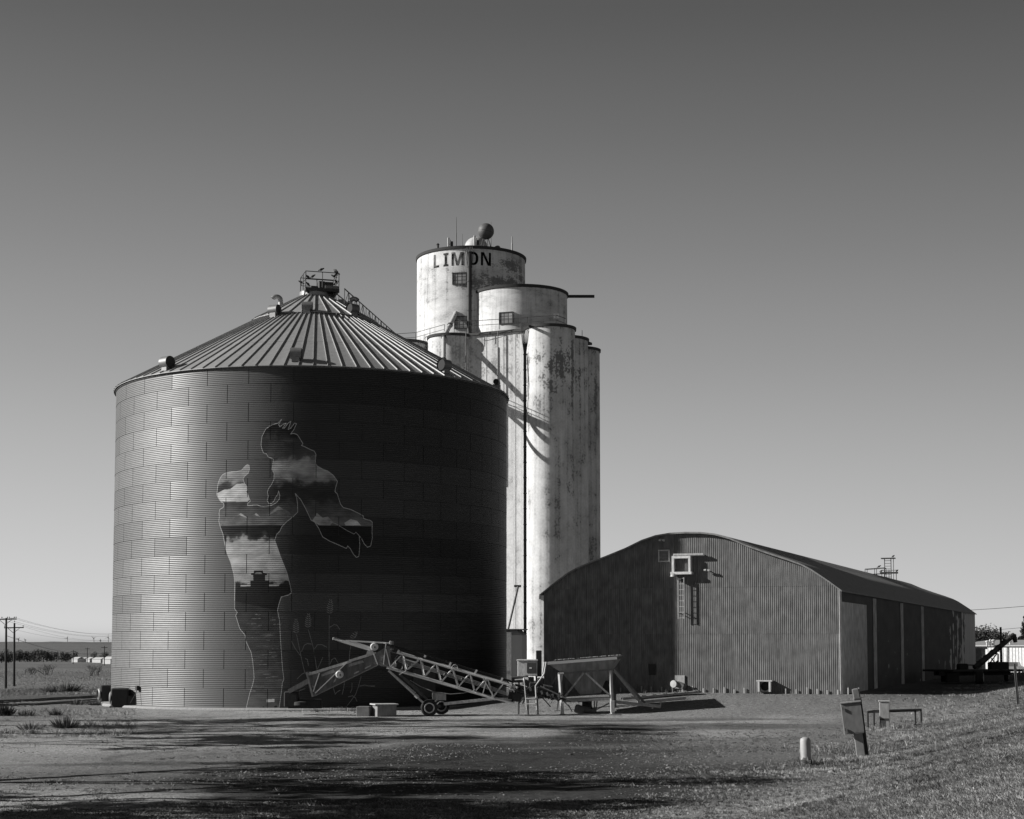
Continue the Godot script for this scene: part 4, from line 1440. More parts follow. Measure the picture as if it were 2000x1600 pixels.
func make_warehouse() -> void:
	var root := thing("warehouse", "long dark corrugated warehouse with a curved barrel roof right of the elevator", "warehouse", wh(0, 0, WHBASE))
	var out := (wh(0, -1, 0) - wh(0, 0, 0)).normalized()
	var al := (wh(1, 0, 0) - wh(0, 0, 0)).normalized()
	var fb := Basis(al, Vector3.UP, out)
	var g: Geo
	# front in three courses of sheets
	var n := 26
	for k in n:
		var a0 := WHW * k / n; var a1 := WHW * (k + 1) / n
		var tiers := [[WHBASE - 0.5, 4.2, 0.0], [4.15, 6.75, 0.006], [6.7, 12.0, 0.012]]
		for t in tiers:
			if wh_roof((a0 + a1) * 0.5) < t[0] + 0.02 and maxf(wh_roof(a0), wh_roof(a1)) < t[0] + 0.02:
				continue
			g = front_strip(a0, a1 - 0.008, t[0], t[1], t[2] + (0.004 if k % 2 else 0.0))
			if g.v.is_empty(): continue
			part("wall_sheet", g, streaked([0.168, 0.182, 0.155, 0.176][rng.randi() % 4], rng.randi() % 5), root)
	# solid core so that no light leaks, and the far end
	g = Geo.new()
	for b in [0.07, WHLEN]:
		var pts := []
		for i in 41:
			var a := WHW * i / 40.0
			pts.append(wh(a, b, wh_roof(a) - 0.05))
		for i in 40:
			var a0 := WHW * i / 40.0; var a1 := WHW * (i + 1) / 40.0
			g.quad(wh(a0, b, -0.5), wh(a1, b, -0.5), pts[i + 1], pts[i], out if b < 1.0 else -out)
	g.quad(wh(0, 0, -0.5), wh(0, WHLEN, -0.5), wh(0, WHLEN, 6.5), wh(0, 0, 6.5), -al)
	part("end_wall", g, mat(0.08, 0.9), root)
	# right side wall in sheets two metres wide
	var sp := side_paint()
	var pale := streaked(0.72, 1)
	var ns := 36
	for k in ns:
		var b0 := WHLEN * k / ns; var b1 := WHLEN * (k + 1) / ns
		g = Geo.new()
		var m := 24
		for i in m:
			var q := []
			for j in [i, i + 1]:
				var b := lerpf(b0, b1 - 0.01, float(j) / m)
				var ph: float = TAU * j / 4.0
				var dep := 0.02 * sin(ph)
				var sl := 0.02 * TAU / (4.0 * (b1 - b0) / m) * cos(ph)
				var vv := wh(0, 1, 0) - wh(0, 0, 0)
				q.append([wh(WHW + dep, b, -0.3), wh(WHW + dep, b, 6.52), (al - vv * sl).normalized(), b / WHLEN])
			g.tri3(q[0][0], q[1][0], q[1][1], q[0][2], q[1][2], q[1][2], Vector2(q[0][3], 1), Vector2(q[1][3], 1), Vector2(q[1][3], 0))
			g.tri3(q[0][0], q[1][1], q[0][1], q[0][2], q[1][2], q[0][2], Vector2(q[0][3], 1), Vector2(q[1][3], 0), Vector2(q[0][3], 0))
		part("wall_sheet", g, sp, root)
	# pale sheet door near the corner and three narrow translucent strips
	var sb := Basis((wh(0, 1, 0) - wh(0, 0, 0)).normalized(), Vector3.UP, al)
	g = Geo.new()
	g.cbox(wh(WHW + 0.06, 4.15, 3.35), Vector3(7.9, 5.0, 0.06), 0.01, sb)
	for k in 26:
		g.box(wh(WHW + 0.1, 0.35 + k * 0.305, 3.35), Vector3(0.05, 4.98, 0.03), sb)
	part("sliding_door", g, pale, root)
	for s in [[11.3, 1.05], [22.6, 1.05], [33.0, 1.05]]:
		g = Geo.new()
		g.box(wh(WHW + 0.05, s[0], 3.2), Vector3(s[1], 6.2, 0.04), sb)
		for k in 4:
			g.box(wh(WHW + 0.08, s[0] - 0.36 + k * 0.24, 3.2), Vector3(0.05, 6.2, 0.03), sb)
		part("translucent_strip", g, streaked(0.7, 2), root)
	# roof in bays, a thin shell with a small overhang
	var bays := 18
	for k in bays:
		var b0 := -0.22 if k == 0 else WHLEN * k / bays
		var b1 := WHLEN * (k + 1) / bays + (0.25 if k == bays - 1 else 0.0)
		g = Geo.new()
		var prof := []
		for i in WHP.size():
			prof.append(Vector2(WHW * 0.5 + WHP[WHP.size() - 1 - i][0] * -1.0, WHP[WHP.size() - 1 - i][1]))
		for i in range(1, WHP.size()):
			prof.append(Vector2(WHW * 0.5 + WHP[i][0], WHP[i][1]))
		# eaves reach a little past the wall
		prof[0] += Vector2(-0.14, -0.11); prof[-1] += Vector2(0.14, -0.11)
		var nn := []
		for i in prof.size():
			var t: Vector2 = prof[mini(i + 1, prof.size() - 1)] - prof[maxi(i - 1, 0)]
			nn.append((al * -t.y + Vector3.UP * t.x).normalized())
		for i in prof.size() - 1:
			var p: Vector2 = prof[i]; var q: Vector2 = prof[i + 1]
			g.quadn(wh(p.x, b0, p.y + 0.02), wh(q.x, b0, q.y + 0.02), wh(q.x, b1 - 0.012, q.y + 0.02), wh(p.x, b1 - 0.012, p.y + 0.02), nn[i], nn[i + 1], nn[i + 1], nn[i])
			g.quad(wh(p.x, b0, p.y - 0.03), wh(q.x, b0, q.y - 0.03), wh(q.x, b1, q.y - 0.03), wh(p.x, b1, p.y - 0.03), -nn[i])
			if k == 0:
				g.quad(wh(p.x, b0, p.y - 0.07), wh(q.x, b0, q.y - 0.07), wh(q.x, b0, q.y + 0.02), wh(p.x, b0, p.y + 0.02), out)
			if k == bays - 1:
				g.quad(wh(p.x, b1, p.y - 0.03), wh(q.x, b1, q.y - 0.03), wh(q.x, b1, q.y + 0.02), wh(p.x, b1, p.y + 0.02), -out)
		for e in [prof[0], prof[-1]]:
			g.quad(wh(e.x, b0, e.y - 0.06), wh(e.x, b1, e.y - 0.06), wh(e.x, b1, e.y + 0.02), wh(e.x, b0, e.y + 0.02), al * (1.0 if e.x > 1.0 else -1.0))
		part("roof_bay", g, streaked(0.27, 3), root)
	g = Geo.new()
	g.bar(wh(WHW + 0.03, -0.03, WHBASE), wh(WHW + 0.03, -0.03, 6.5), 0.12, 0.12)
	part("corner_trim", g, mat(0.55, 0.7), root)
	# stub posts along the foot of the front
	var spot := func(px: float, py: float, o: float) -> Vector3:
		# where the line of sight meets the front, o metres out
		var lo := 60.0; var hi := 110.0
		for k in 30:
			var m := (lo + hi) * 0.5
			var p := at(px, py, m)
			if wh_local(p.x, m).y < -o: lo = m
			else: hi = m
		return at(px, py, hi)
	for k in 24:
		var px := 1212.0 + 20.2 * k + (rng.randf() - 0.5) * 1.5
		if absf(px - 1492) < 24: continue
		var p: Vector3 = spot.call(px, 1340.0, 0.08)
		g = Geo.new()
		var y0 := land(p.x, -p.z) - 0.15
		var hh := 0.36 + 0.16 * rng.randf()
		g.cbox(Vector3(p.x, y0 + hh * 0.5, p.z), Vector3(0.07, hh, 0.05), 0.01, fb)
		part("stub_post", g, mat(0.5, 0.8), root)
	# loading door with its frame and track
	var c: Vector3 = spot.call(1332, 1103, 0.2)
	var f := Geo.new()
	var w := 1.0; var h := 0.95
	for s in [-1.0, 1.0]:
		f.box(c + al * s * 0.47 * w, Vector3(0.12, h, 0.4), fb)
	f.box(c + Vector3.UP * 0.42 * h, Vector3(w - 0.15, 0.12, 0.396), fb)
	f.box(c - Vector3.UP * 0.5 * h, Vector3(w + 0.2, 0.14, 0.5), fb)
	var dr := part("loading_door", front_strip(0.0, 0.1, 0, 0.1, 0.1), mat(0.2, 0.8), root)
	g = Geo.new()
	g.box(c - out * 0.08, Vector3(w - 0.13, h - 0.1, 0.04), fb)
	for k in 9:
		g.box(c - out * 0.05 + al * (k - 4) * 0.09, Vector3(0.04, h - 0.12, 0.04), fb)
	dr.mesh = g.mesh(root.position)
	part("frame", f, mat(0.85, 0.7), dr)
	g = Geo.new()
	var tr: Vector3 = spot.call(1345, 1083, 0.25)
	g.box(tr, Vector3(1.72, 0.1, 0.16), fb)
	g.box(tr - out * 0.1 - Vector3.UP * 0.06, Vector3(1.76, 0.06, 0.3), fb)
	part("door_track", g, mat(0.55, 0.6, 0.2), root)
	# louvre
	c = spot.call(1297, 1086, 0.06)
	g = Geo.new()
	for s in [-1.0, 1.0]:
		g.box(c + al * s * 0.29, Vector3(0.06, 0.64, 0.12), fb)
		g.box(c + Vector3.UP * s * 0.31, Vector3(0.64, 0.06, 0.118), fb)
	var lv := part("louvre", g, mat(0.6, 0.7), root)
	for k in 7:
		g = Geo.new()
		g.box(c + Vector3.UP * (0.08 * (k - 3)), Vector3(0.55, 0.012, 0.09), fb * Basis(Vector3.RIGHT, deg_to_rad(35)))
		part("slat", g, mat(0.5, 0.7), lv)
	# ladder standing off the wall
	var l0: Vector3 = spot.call(1330, 1128, 0.32); var l1: Vector3 = spot.call(1330, 1209, 0.32)
	l1.x = l0.x; l1.z = l0.z
	g = Geo.new()
	for s in [-1.0, 1.0]:
		g.box((l0 + l1) * 0.5 + al * s * 0.17, Vector3(0.035, l0.y - l1.y, 0.06), fb)
	var la := part("ladder", g, mat(0.6, 0.6, 0.1), root)
	for k in 8:
		g = Geo.new()
		var y: float = lerpf(l1.y + 0.05, l0.y - 0.05, k / 7.0)
		g.tube(Vector3(l0.x, y, l0.z) - al * 0.16, Vector3(l0.x, y, l0.z) + al * 0.16, 0.016, 0.016, 6)
		part("rung", g, mat(0.6, 0.6, 0.1), la)
	g = Geo.new()
	for y in [l0.y - 0.15, l1.y + 0.32]:
		for s in [-1.0, 1.0]:
			var p: Vector3 = Vector3(l0.x, y, l0.z) + al * s * 0.18
			g.bar(p, p - out * 0.34, 0.04, 0.03)
	part("bracket", g, mat(0.3, 0.7), la)
	# lamp below the door, and two bird-sized wall fittings
	c = spot.call(1316, 1126, 0.35)
	g = Geo.new()
	g.lathe(c, [Vector2(0.2, -0.02), Vector2(0.19, 0.06), Vector2(0.14, 0.15), Vector2(0.05, 0.2), Vector2(0.0, 0.21)], 20, Vector3.UP, true)
	var lp := part("wall_lamp", g, mat(0.42, 0.5), root)
	g = Geo.new()
	g.path([c + Vector3.UP * 0.2, c + Vector3.UP * 0.27 - out * 0.1, c + Vector3.UP * 0.18 - out * 0.33], 0.025, 6)
	part("arm", g, mat(0.2, 0.6), lp)
	for s in [[1293, 1055], [1381, 1114]]:
		c = spot.call(s[0], s[1], 0.25)
		g = Geo.new()
		g.tube(c - out * 0.22, c + Vector3.UP * 0.02, 0.03, 0.03, 6)
		g.tube(c - al * 0.18, c - al * 0.05, 0.055, 0.075, 10)
		g.tube(c + al * 0.02, c + al * 0.15 - Vector3.UP * 0.03, 0.055, 0.075, 10)
		part("floodlight", g, mat(0.6, 0.5), root)
	# dark hatch low on the shaded part
	c = spot.call(1274, 1308, 0.04)
	g = Geo.new()
	for s in [-1.0, 1.0]:
		g.box(c + al * s * 0.17, Vector3(0.05, 0.62, 0.06), fb)
	g.box(c, Vector3(0.3, 0.6, 0.03), fb)
	part("hatch", g, mat(0.03, 0.8), root)
	# boxed fan opening at the foot
	c = spot.call(1494, 1341, 0.22)
	var fan := thing("fan_inlet", "white boxed fan inlet with a round dark mouth at the foot of the warehouse front", "fan", Vector3(c.x, c.y - 0.3, c.z))
	g = Geo.new()
	for s in [-1.0, 1.0]:
		g.box(c + al * s * 0.3, Vector3(0.1, 0.56, 0.4), fb)
	g.box(c + Vector3.UP * 0.3, Vector3(0.86, 0.06, 0.42), fb)
	g.box(c - out * 0.12, Vector3(0.52, 0.56, 0.06), fb)
	part("box", g, mat(0.7, 0.8), fan)
	g = Geo.new()
	g.tube(c - out * 0.08, c + out * 0.16 + al * 0.05, 0.235, 0.235, 24, false)
	part("duct", g, mat(0.12, 0.6), fan)
	g = Geo.new()
	g.disc(c - out * 0.05, out, 0.235, 24)
	part("mouth", g, mat(0.015, 0.9, 0.0, false), fan)
	# round blower left of it
	c = spot.call(1325, 1336, 0.35)
	var bl := thing("blower", "small pale blower with a round motor lying at the foot of the warehouse front", "blower", Vector3(c.x, c.y - 0.25, c.z))
	g = Geo.new()
	g.lathe(c - al * 0.14 + out * 0.1, [Vector2(0.0, 0.0), Vector2(0.2, 0.02), Vector2(0.2, 0.22), Vector2(0.0, 0.24)], 20, (out + al * -0.3).normalized())
	part("motor", g, mat(0.55, 0.6), bl)
	g = Geo.new()
	g.cbox(c + al * 0.14 - Vector3.UP * 0.08, Vector3(0.55, 0.3, 0.5), 0.06, fb * Basis(Vector3.BACK, -0.35))
	part("housing", g, mat(0.18, 0.7), bl)
	g = Geo.new()
	g.box(c - out * 0.3 + Vector3.UP * 0.1, Vector3(0.56, 0.72, 0.05), fb)
	part("back_panel", g, mat(0.5, 0.8), bl)
	# access ladders and rails up on the roof
	roof_gear(WHW * 0.52, 44.0)
	roof_hatch_rail(WHW * 0.5, 69.0)

func roof_gear(a: float, b: float) -> void:
	var y := wh_roof(a)
	var p := at(1722, 1136, 1.0)
	# along the ridge where it is seen
	var best := b; var err := 1e9
	for k in 140:
		var q := wh(a, 5.0 + k * 0.5, y)
		var e := absf(seen(q).x - 1726.0)
		if e < err:
			err = e; best = 5.0 + k * 0.5
	var o := wh(a, best, y)
	var root := thing("roof_ladder", "dark caged ladder and railing standing on the ridge of the warehouse roof", "ladder", o)
	var al := (wh(1, 0, 0) - wh(0, 0, 0)).normalized(); var v := (wh(0, 1, 0) - wh(0, 0, 0)).normalized()
	var g := Geo.new()
	for s in [0.15, 0.75]:
		g.tube(o + al * s - Vector3.UP * 0.3, o + al * s + Vector3.UP * 1.95, 0.04, 0.04, 6)
	for k in 7:
		g.tube(o + al * 0.15 + Vector3.UP * (0.2 + 0.26 * k), o + al * 0.75 + Vector3.UP * (0.2 + 0.26 * k), 0.022, 0.022, 5)
	g.tube(o + al * 0.98 - Vector3.UP * 0.3, o + al * 0.98 + Vector3.UP * 1.95, 0.03, 0.03, 6)
	part("ladder", g, mat(0.06, 0.7), root)
	g = Geo.new()
	g.box(o + al * 0.5 + Vector3.UP * 1.98, Vector3(1.3, 0.1, 0.6), Basis(al, Vector3.UP, -v))
	part("top_platform", g, mat(0.04, 0.7), root)
	g = Geo.new()
	railing(g, [o - al * 1.7 - Vector3.UP * 0.1, o + al * 0.1, o + al * 0.1 + v * 1.2, o - al * 1.7 + v * 1.2 - Vector3.UP * 0.1, o - al * 1.7 - Vector3.UP * 0.1], 1.1, 0.03, true, 0.9)
	part("railing", g, mat(0.06, 0.7), root)
	for s in [[0.95, 2.05, 0.6, "small dark bird on top of the ladder frame over the warehouse ridge"], [-0.4, 1.1, -0.2, "small dark bird on the railing left of the warehouse ridge ladder"]]:
		bird(o + al * s[0] + Vector3.UP * s[1], s[2], s[3], "birds on the warehouse roof frames")

func roof_hatch_rail(a: float, b0: float) -> void:
	var y := wh_roof(a)
	var best := b0; var err := 1e9
	for k in 140:
		var e := absf(seen(wh(a, 5.0 + k * 0.5, y)).x - 1813.0)
		if e < err:
			err = e; best = 5.0 + k * 0.5
	var o := wh(a, best, y)
	var al := (wh(1, 0, 0) - wh(0, 0, 0)).normalized(); var v := (wh(0, 1, 0) - wh(0, 0, 0)).normalized()
	var root := thing("roof_frame", "smaller dark pipe frame near the far end of the warehouse roof ridge", "frame", o)
	var g := Geo.new()
	for s in [-0.7, 0.0, 0.7]:
		g.tube(o + al * s - Vector3.UP * 0.2, o + al * s + Vector3.UP * 1.15, 0.035, 0.035, 6)
	part("post", g, mat(0.05, 0.7), root)
	g = Geo.new()
	g.box(o + Vector3.UP * 0.85, Vector3(1.7, 0.16, 0.5), Basis(al, Vector3.UP, -v))
	g.tube(o - al * 0.8 + Vector3.UP * 1.1, o + al * 0.8 + Vector3.UP * 1.1, 0.025, 0.025, 5)
	part("platform", g, mat(0.04, 0.7), root)
	for s in [-0.78, 0.78]:
		bird(o + al * s + Vector3.UP * 0.93, s, "small dark bird on the %s end of the far pipe frame over the warehouse" % ("left" if s < 0.0 else "right"), "birds on the warehouse roof frames")

# a pigeon: one continuous lathed body with head, beak and tail, and two legs
func bird(p: Vector3, turn: float, label: String, group: String) -> void:
	var g := Geo.new()
	var b := Basis(Vector3.UP, turn) * Basis(Vector3.BACK, 0.45)
	var o := p + Vector3.UP * 0.12
	g.lathe(o - b.x * 0.2, [Vector2(0.0, 0.0), Vector2(0.035, 0.01), Vector2(0.03, 0.1), Vector2(0.075, 0.17), Vector2(0.082, 0.24), Vector2(0.06, 0.31), Vector2(0.045, 0.35), Vector2(0.048, 0.385), Vector2(0.03, 0.42), Vector2(0.008, 0.43), Vector2(0.004, 0.46), Vector2(0.0, 0.462)], 10, b.x, true)
	for s in [-0.03, 0.03]:
		g.tube(o + b.z * s - Vector3.UP * 0.04, p + b.z * s, 0.008, 0.008, 4)
	whole("bird", g, mat(0.05, 0.8, 0.0, false), p, label, "bird", group)

# ---------------------------------------------------------------- loading machinery
const CD := 80.6

func cv(px: float, py: float, back := 0.0) -> Vector3:
	return at(px, py, CD) + Vector3(0, 0, -back)

func wheel(root: Node3D, o: Vector3, axis: Vector3, r: float, w: float) -> void:
	var g := Geo.new()
	g.lathe(o - axis * w * 0.5, [Vector2(r * 0.56, 0.02), Vector2(r * 0.8, 0.0), Vector2(r * 0.94, w * 0.08), Vector2(r, w * 0.25), Vector2(r, w * 0.75), Vector2(r * 0.94, w * 0.92), Vector2(r * 0.8, w), Vector2(r * 0.56, w - 0.02)], 32, axis, true)
	var t := part("wheel", g, mat(0.025, 0.9, 0.0, false), root)
	g = Geo.new()
	for s in [1.0, -1.0]:
		var c: Vector3 = o + axis * s * w * 0.46
		g.lathe(c, [Vector2(r * 0.62, 0.0), Vector2(r * 0.6, 0.03), Vector2(r * 0.5, 0.0), Vector2(r * 0.47, -0.09)], 28, axis * s)
	part("rim", g, mat(0.85, 0.5), t)
	g = Geo.new()
	for s in [1.0, -1.0]:
		var c: Vector3 = o + axis * s * w * 0.46
		g.lathe(c, [Vector2(r * 0.47, -0.09), Vector2(r * 0.2, -0.06), Vector2(r * 0.16, 0.0), Vector2(0.0, 0.01)], 20, axis * s)
	part("hub", g, mat(0.04, 0.8), t)

func make_conveyor() -> void:
	var root := thing("belt_conveyor", "long pale trussed belt conveyor with a folded discharge end, parked in front of the bin", "conveyor", on_land(cv(838, 1385).x, CD))
	var pale := mat(0.9, 0.5, 0.0, false)
	var grey := mat(0.24, 0.7)
	var dark := mat(0.035, 0.9)
	var g: Geo
	var wd := 1.15
	# two side trusses
	for s in [0.0, wd]:
		g = Geo.new()
		g.tube(cv(777, 1275, s), cv(1006, 1341, s), 0.06, 0.06, 8)
		part("top_chord", g, pale, root)
		g = Geo.new()
		g.tube(cv(755, 1304, s), cv(965, 1364.5, s), 0.06, 0.06, 8)
		g.tube(cv(965, 1364.5, s), cv(1005, 1374, s), 0.05, 0.05, 8)
		part("bottom_chord", g, pale, root)
		var tops := [[784, 1277], [820, 1287.5], [851, 1297.5], [883, 1308], [917, 1317], [951, 1325.5], [984.5, 1335]]
		var bots := [[793, 1308], [828.5, 1320], [861.5, 1330], [895, 1340], [927.5, 1349], [963.5, 1359.5]]
		for k in bots.size():
			g = Geo.new()
			g.tube(cv(bots[k][0] - 1.5, bots[k][1], s), cv(tops[k][0] + 1, tops[k][1], s), 0.038, 0.038, 6)
			g.tube(cv(bots[k][0] + 1.5, bots[k][1], s), cv(tops[k + 1][0] - 1, tops[k + 1][1], s), 0.038, 0.038, 6)
			part("lattice", g, pale, root)
	# cross members
	g = Geo.new()
	for k in 9:
		var t := k / 8.0
		g.tube(cv(777, 1275).lerp(cv(1006, 1341), t), cv(777, 1275, wd).lerp(cv(1006, 1341, wd), t), 0.03, 0.03, 6)
		g.tube(cv(760, 1305).lerp(cv(965, 1364), t), cv(760, 1305, wd).lerp(cv(965, 1364, wd), t), 0.03, 0.03, 6)
	part("cross_members", g, mat(0.3, 0.7), root)
	# the belt on its idlers
	g = Geo.new()
	var b0 := cv(757, 1260, wd * 0.5); var b1 := cv(1003, 1333, wd * 0.5)
	g.bar(b0, b1, 0.95, 0.09)
	g.bar(b0 - Vector3.UP * 0.32, b1 - Vector3.UP * 0.32, 0.85, 0.03)
	for k in 40:
		g.tube(b0.lerp(b1, (k + 0.5) / 40.0) + Vector3(0, 0.05, 0.5), b0.lerp(b1, (k + 0.5) / 40.0) + Vector3(0, 0.05, -0.5), 0.02, 0.02, 5)
	part("belt", g, dark, root)
	for p in [[779.5, 1270, 776, 1277], [829, 1284, 825, 1291], [831, 1280, 827, 1288], [880.5, 1294, 877, 1302], [931.5, 1308.5, 927, 1316], [981.5, 1324, 978, 1332]]:
		g = Geo.new()
		g.bar(cv(p[0], p[1]), cv(p[2], p[3]), 0.1, 0.08, Vector3.BACK)
		part("idler_bracket", g, mat(0.9, 0.5, 0.0, false), root)
	# hoses slung along the side
	g = Geo.new()
	for k in 4:
		var o := k * 2.6
		g.path([cv(778, 1284 + o, -0.08), cv(800, 1292 + o, -0.08), cv(840, 1304 + o * 0.8, -0.08), cv(880, 1316 + o * 0.9, -0.08), cv(925, 1329 + o, -0.08), cv(960, 1341 + o * 0.9, -0.08), cv(992, 1354 + o * 0.6, -0.08)], 0.016, 5)
	g.path([cv(778, 1310, -0.05), cv(786, 1306, -0.1), cv(786, 1294, -0.1), cv(792, 1292, -0.1), cv(797, 1300, -0.1), cv(793, 1311, -0.1), cv(780, 1318, -0.1)], 0.016, 5)
	g.path([cv(762, 1302, -0.05), cv(768, 1303, -0.1), cv(773, 1296, -0.1), cv(772, 1286, -0.1), cv(776, 1281, -0.05)], 0.016, 5)
	part("hoses", g, mat(0.45, 0.6), root)
	g = Geo.new()
	g.path([cv(800, 1329, 0.3), cv(820, 1341, 0.2), cv(848, 1352, 0.0), cv(880, 1356, -0.05), cv(905, 1354, 0.0), cv(922, 1349, 0.1)], 0.02, 5)
	part("slack_cable", g, mat(0.3, 0.6), root)
	# hand wheel
	g = Geo.new()
	var hw := cv(888.5, 1304, -0.15)
	var prev := Vector3.ZERO
	var ringp := []
	for k in 17:
		ringp.append(hw + Vector3(cos(TAU * k / 16), sin(TAU * k / 16), 0) * 0.14)
	g.path(ringp, 0.022, 6)
	for k in 5:
		g.tube(hw, hw + Vector3(cos(TAU * k / 5 + 0.3), sin(TAU * k / 5 + 0.3), 0) * 0.14, 0.014, 0.014, 5)
	g.tube(hw, hw + Vector3(0, 0, -0.2), 0.025, 0.025, 6)
	part("hand_wheel", g, mat(0.55, 0.5), root)
	# head frame at the fold
	g = Geo.new()
	g.plate([cv(731, 1278), cv(757, 1262), cv(762, 1303), cv(742, 1301)], Vector3(0, 0, -0.08))
	g.plate([cv(731, 1278, wd), cv(757, 1262, wd), cv(762, 1303, wd), cv(742, 1301, wd)], Vector3(0, 0, -0.08))
	part("head_plate", g, grey, root)
	for l in [[730, 1278, 737.5, 1298, 0.05], [754, 1255, 749, 1298, 0.06], [754, 1268, 762, 1302, 0.05], [783, 1281, 762, 1303, 0.05], [787, 1286, 793, 1311, 0.05], [789, 1287, 812, 1294, 0.05]]:
		g = Geo.new()
		g.bar(cv(l[0], l[1], -0.06), cv(l[2], l[3], -0.06), 0.05, l[4] * 1.4, Vector3.BACK)
		part("head_brace", g, pale, root)
	# upper folded arm
	for s in [0.0, wd]:
		g = Geo.new()
		g.bar(cv(668, 1253, s), cv(723, 1269.5, s), 0.09, 0.12)
		g.bar(cv(675, 1251.5, s), cv(763, 1256.5, s), 0.06, 0.07)
		g.bar(cv(685, 1253, s), cv(722, 1265, s), 0.04, 0.05)
		g.tube(cv(652, 1248, s), cv(668, 1253.2, s), 0.05, 0.05, 8)
		part("upper_arm", g, mat(0.9, 0.5, 0.0, false), root)
	g = Geo.new()
	g.cbox(cv(652, 1247.5, wd * 0.5), Vector3(0.12, 0.12, wd + 0.1), 0.02)
	g.cbox(cv(763, 1256, wd * 0.5), Vector3(0.12, 0.2, wd + 0.1), 0.02)
	g.cbox(cv(763.5, 1268.5, wd * 0.5), Vector3(0.1, 0.1, wd + 0.1), 0.02)
	part("arm_ends", g, mat(0.5, 0.6), root)
	# head pulley with its round cover
	for sp in [[731, 1263.5], [663.5, 1317.5]]:
		g = Geo.new()
		g.lathe(cv(sp[0], sp[1], 0.0), [Vector2(0.0, 0.17), Vector2(0.15, 0.17), Vector2(0.2, 0.13), Vector2(0.2, -0.02)], 28, Vector3.BACK)
		var pu := part("pulley_cover", g, mat(0.75, 0.5), root)
		g = Geo.new()
		g.cbox(cv(sp[0] + 1.0, sp[1] + 0.5, -0.2), Vector3(0.1, 0.1, 0.08), 0.02)
		part("shaft_key", g, mat(0.12, 0.6), pu)
	g = Geo.new()
	g.plate([cv(715, 1281), cv(717, 1272), cv(726, 1270), cv(733, 1277)], Vector3(0, 0, 0.05))
	part("bearing_plate", g, mat(0.5, 0.6), root)
	# folded discharge trough
	for s in [0.02, wd]:
		g = Geo.new()
		g.plate([cv(601, 1321, s), cv(731, 1280, s), cv(737, 1297, s), cv(611, 1359, s)], Vector3(0, 0, -0.04))
		part("trough_side", g, streaked(0.17, 4), root)
		g = Geo.new()
		g.bar(cv(600, 1318, s), cv(682, 1293, s), 0.1, 0.13)
		g.bar(cv(682, 1291, s), cv(731, 1276, s), 0.09, 0.11)
		part("trough_rail", g, mat(0.58, 0.6), root)
	g = Geo.new()
	g.plate([cv(611, 1359.5, 0.0), cv(738, 1297.5, 0.0), cv(738, 1297.5, wd), cv(611, 1359.5, wd)], Vector3(0, -0.04, 0))
	part("trough_floor", g, grey, root)
	g = Geo.new()
	g.bar(cv(599, 1313, -0.05), cv(611, 1361, -0.05), 0.09, 0.12, Vector3.BACK)
	g.bar(cv(599, 1313, wd), cv(611, 1361, wd), 0.09, 0.12, Vector3.BACK)
	part("end_frame", g, mat(0.3, 0.7), root)
	for l in [[624, 1315, 612, 1351], [616, 1354, 678, 1294]]:
		g = Geo.new()
		g.bar(cv(l[0], l[1], -0.07), cv(l[2], l[3], -0.07), 0.045, 0.06, Vector3.BACK)
		part("brace", g, mat(0.88, 0.5, 0.0, false), root)
	# bare metal patches on the trough side
	g = Geo.new()
	for q in [[[681, 1297], [708, 1290], [711, 1294], [681, 1303]], [[627, 1318], [651, 1307], [654, 1313], [628, 1322]], [[691, 1315], [701, 1310], [701, 1313], [692, 1317]], [[712, 1305], [724, 1299], [724, 1301], [713, 1307]], [[652, 1329], [657, 1325], [655, 1331], [651, 1334]], [[609, 1338], [614, 1341], [612, 1344], [609, 1342]]]:
		var pts := []
		for p in q: pts.append(cv(p[0], p[1], 0.0))
		g.plate(pts, Vector3(0, 0, 0.012))
	part("bare_patch", g, mat(0.45, 0.6), root)
	# lower-left extension
	g = Geo.new()
	g.bar(cv(563, 1351, 0.5), cv(601, 1330, 0.5), 0.7, 0.22)
	part("extension", g, mat(0.22, 0.7), root)
	g = Geo.new()
	g.cbox(cv(566, 1366, 0.7), Vector3(0.7, 0.75, 0.8), 0.05)
	g.lathe(cv(585, 1378, 0.3), [Vector2(0.0, 0.2), Vector2(0.3, 0.16), Vector2(0.33, 0.0)], 20, Vector3.UP)
	g.cbox(cv(592, 1376, 0.9), Vector3(1.7, 0.45, 0.7), 0.05)
	part("boot", g, dark, root)
	# worn cable ties, couplings and valve blocks along the truss
	for l in [[782, 1289, 0.16, 0.14], [805, 1299, 0.1, 0.12], [843, 1310, 0.14, 0.1], [869, 1317, 0.1, 0.14], [903, 1326, 0.12, 0.12], [938, 1336, 0.2, 0.16], [962, 1347, 0.14, 0.2], [984, 1352, 0.22, 0.18], [998, 1347, 0.16, 0.24], [770, 1299, 0.2, 0.22]]:
		g = Geo.new()
		g.cbox(cv(l[0], l[1], rng.randf_range(-0.1, 0.3)), Vector3(l[2], l[3], 0.16), 0.02, Basis(Vector3.BACK, -0.3))
		part("valve_block", g, mat([0.05, 0.12, 0.45][rng.randi() % 3], 0.6), root)
	g = Geo.new()
	for k in 9:
		var x0 := rng.randf_range(985, 1080); var y0 := 1330 + (x0 - 985) * 0.28
		g.path([cv(x0, y0, rng.randf_range(-0.2, 0.4)), cv(x0 + rng.randf_range(4, 14), y0 + rng.randf_range(8, 22), -0.1), cv(x0 + rng.randf_range(10, 30), y0 + rng.randf_range(0, 22), 0.1), cv(x0 + rng.randf_range(20, 44), y0 + rng.randf_range(10, 34), 0.3)], 0.022, 5)
	part("tail_hoses", g, mat(0.1, 0.6), root).set_meta("kind", "stuff")
	g = Geo.new()
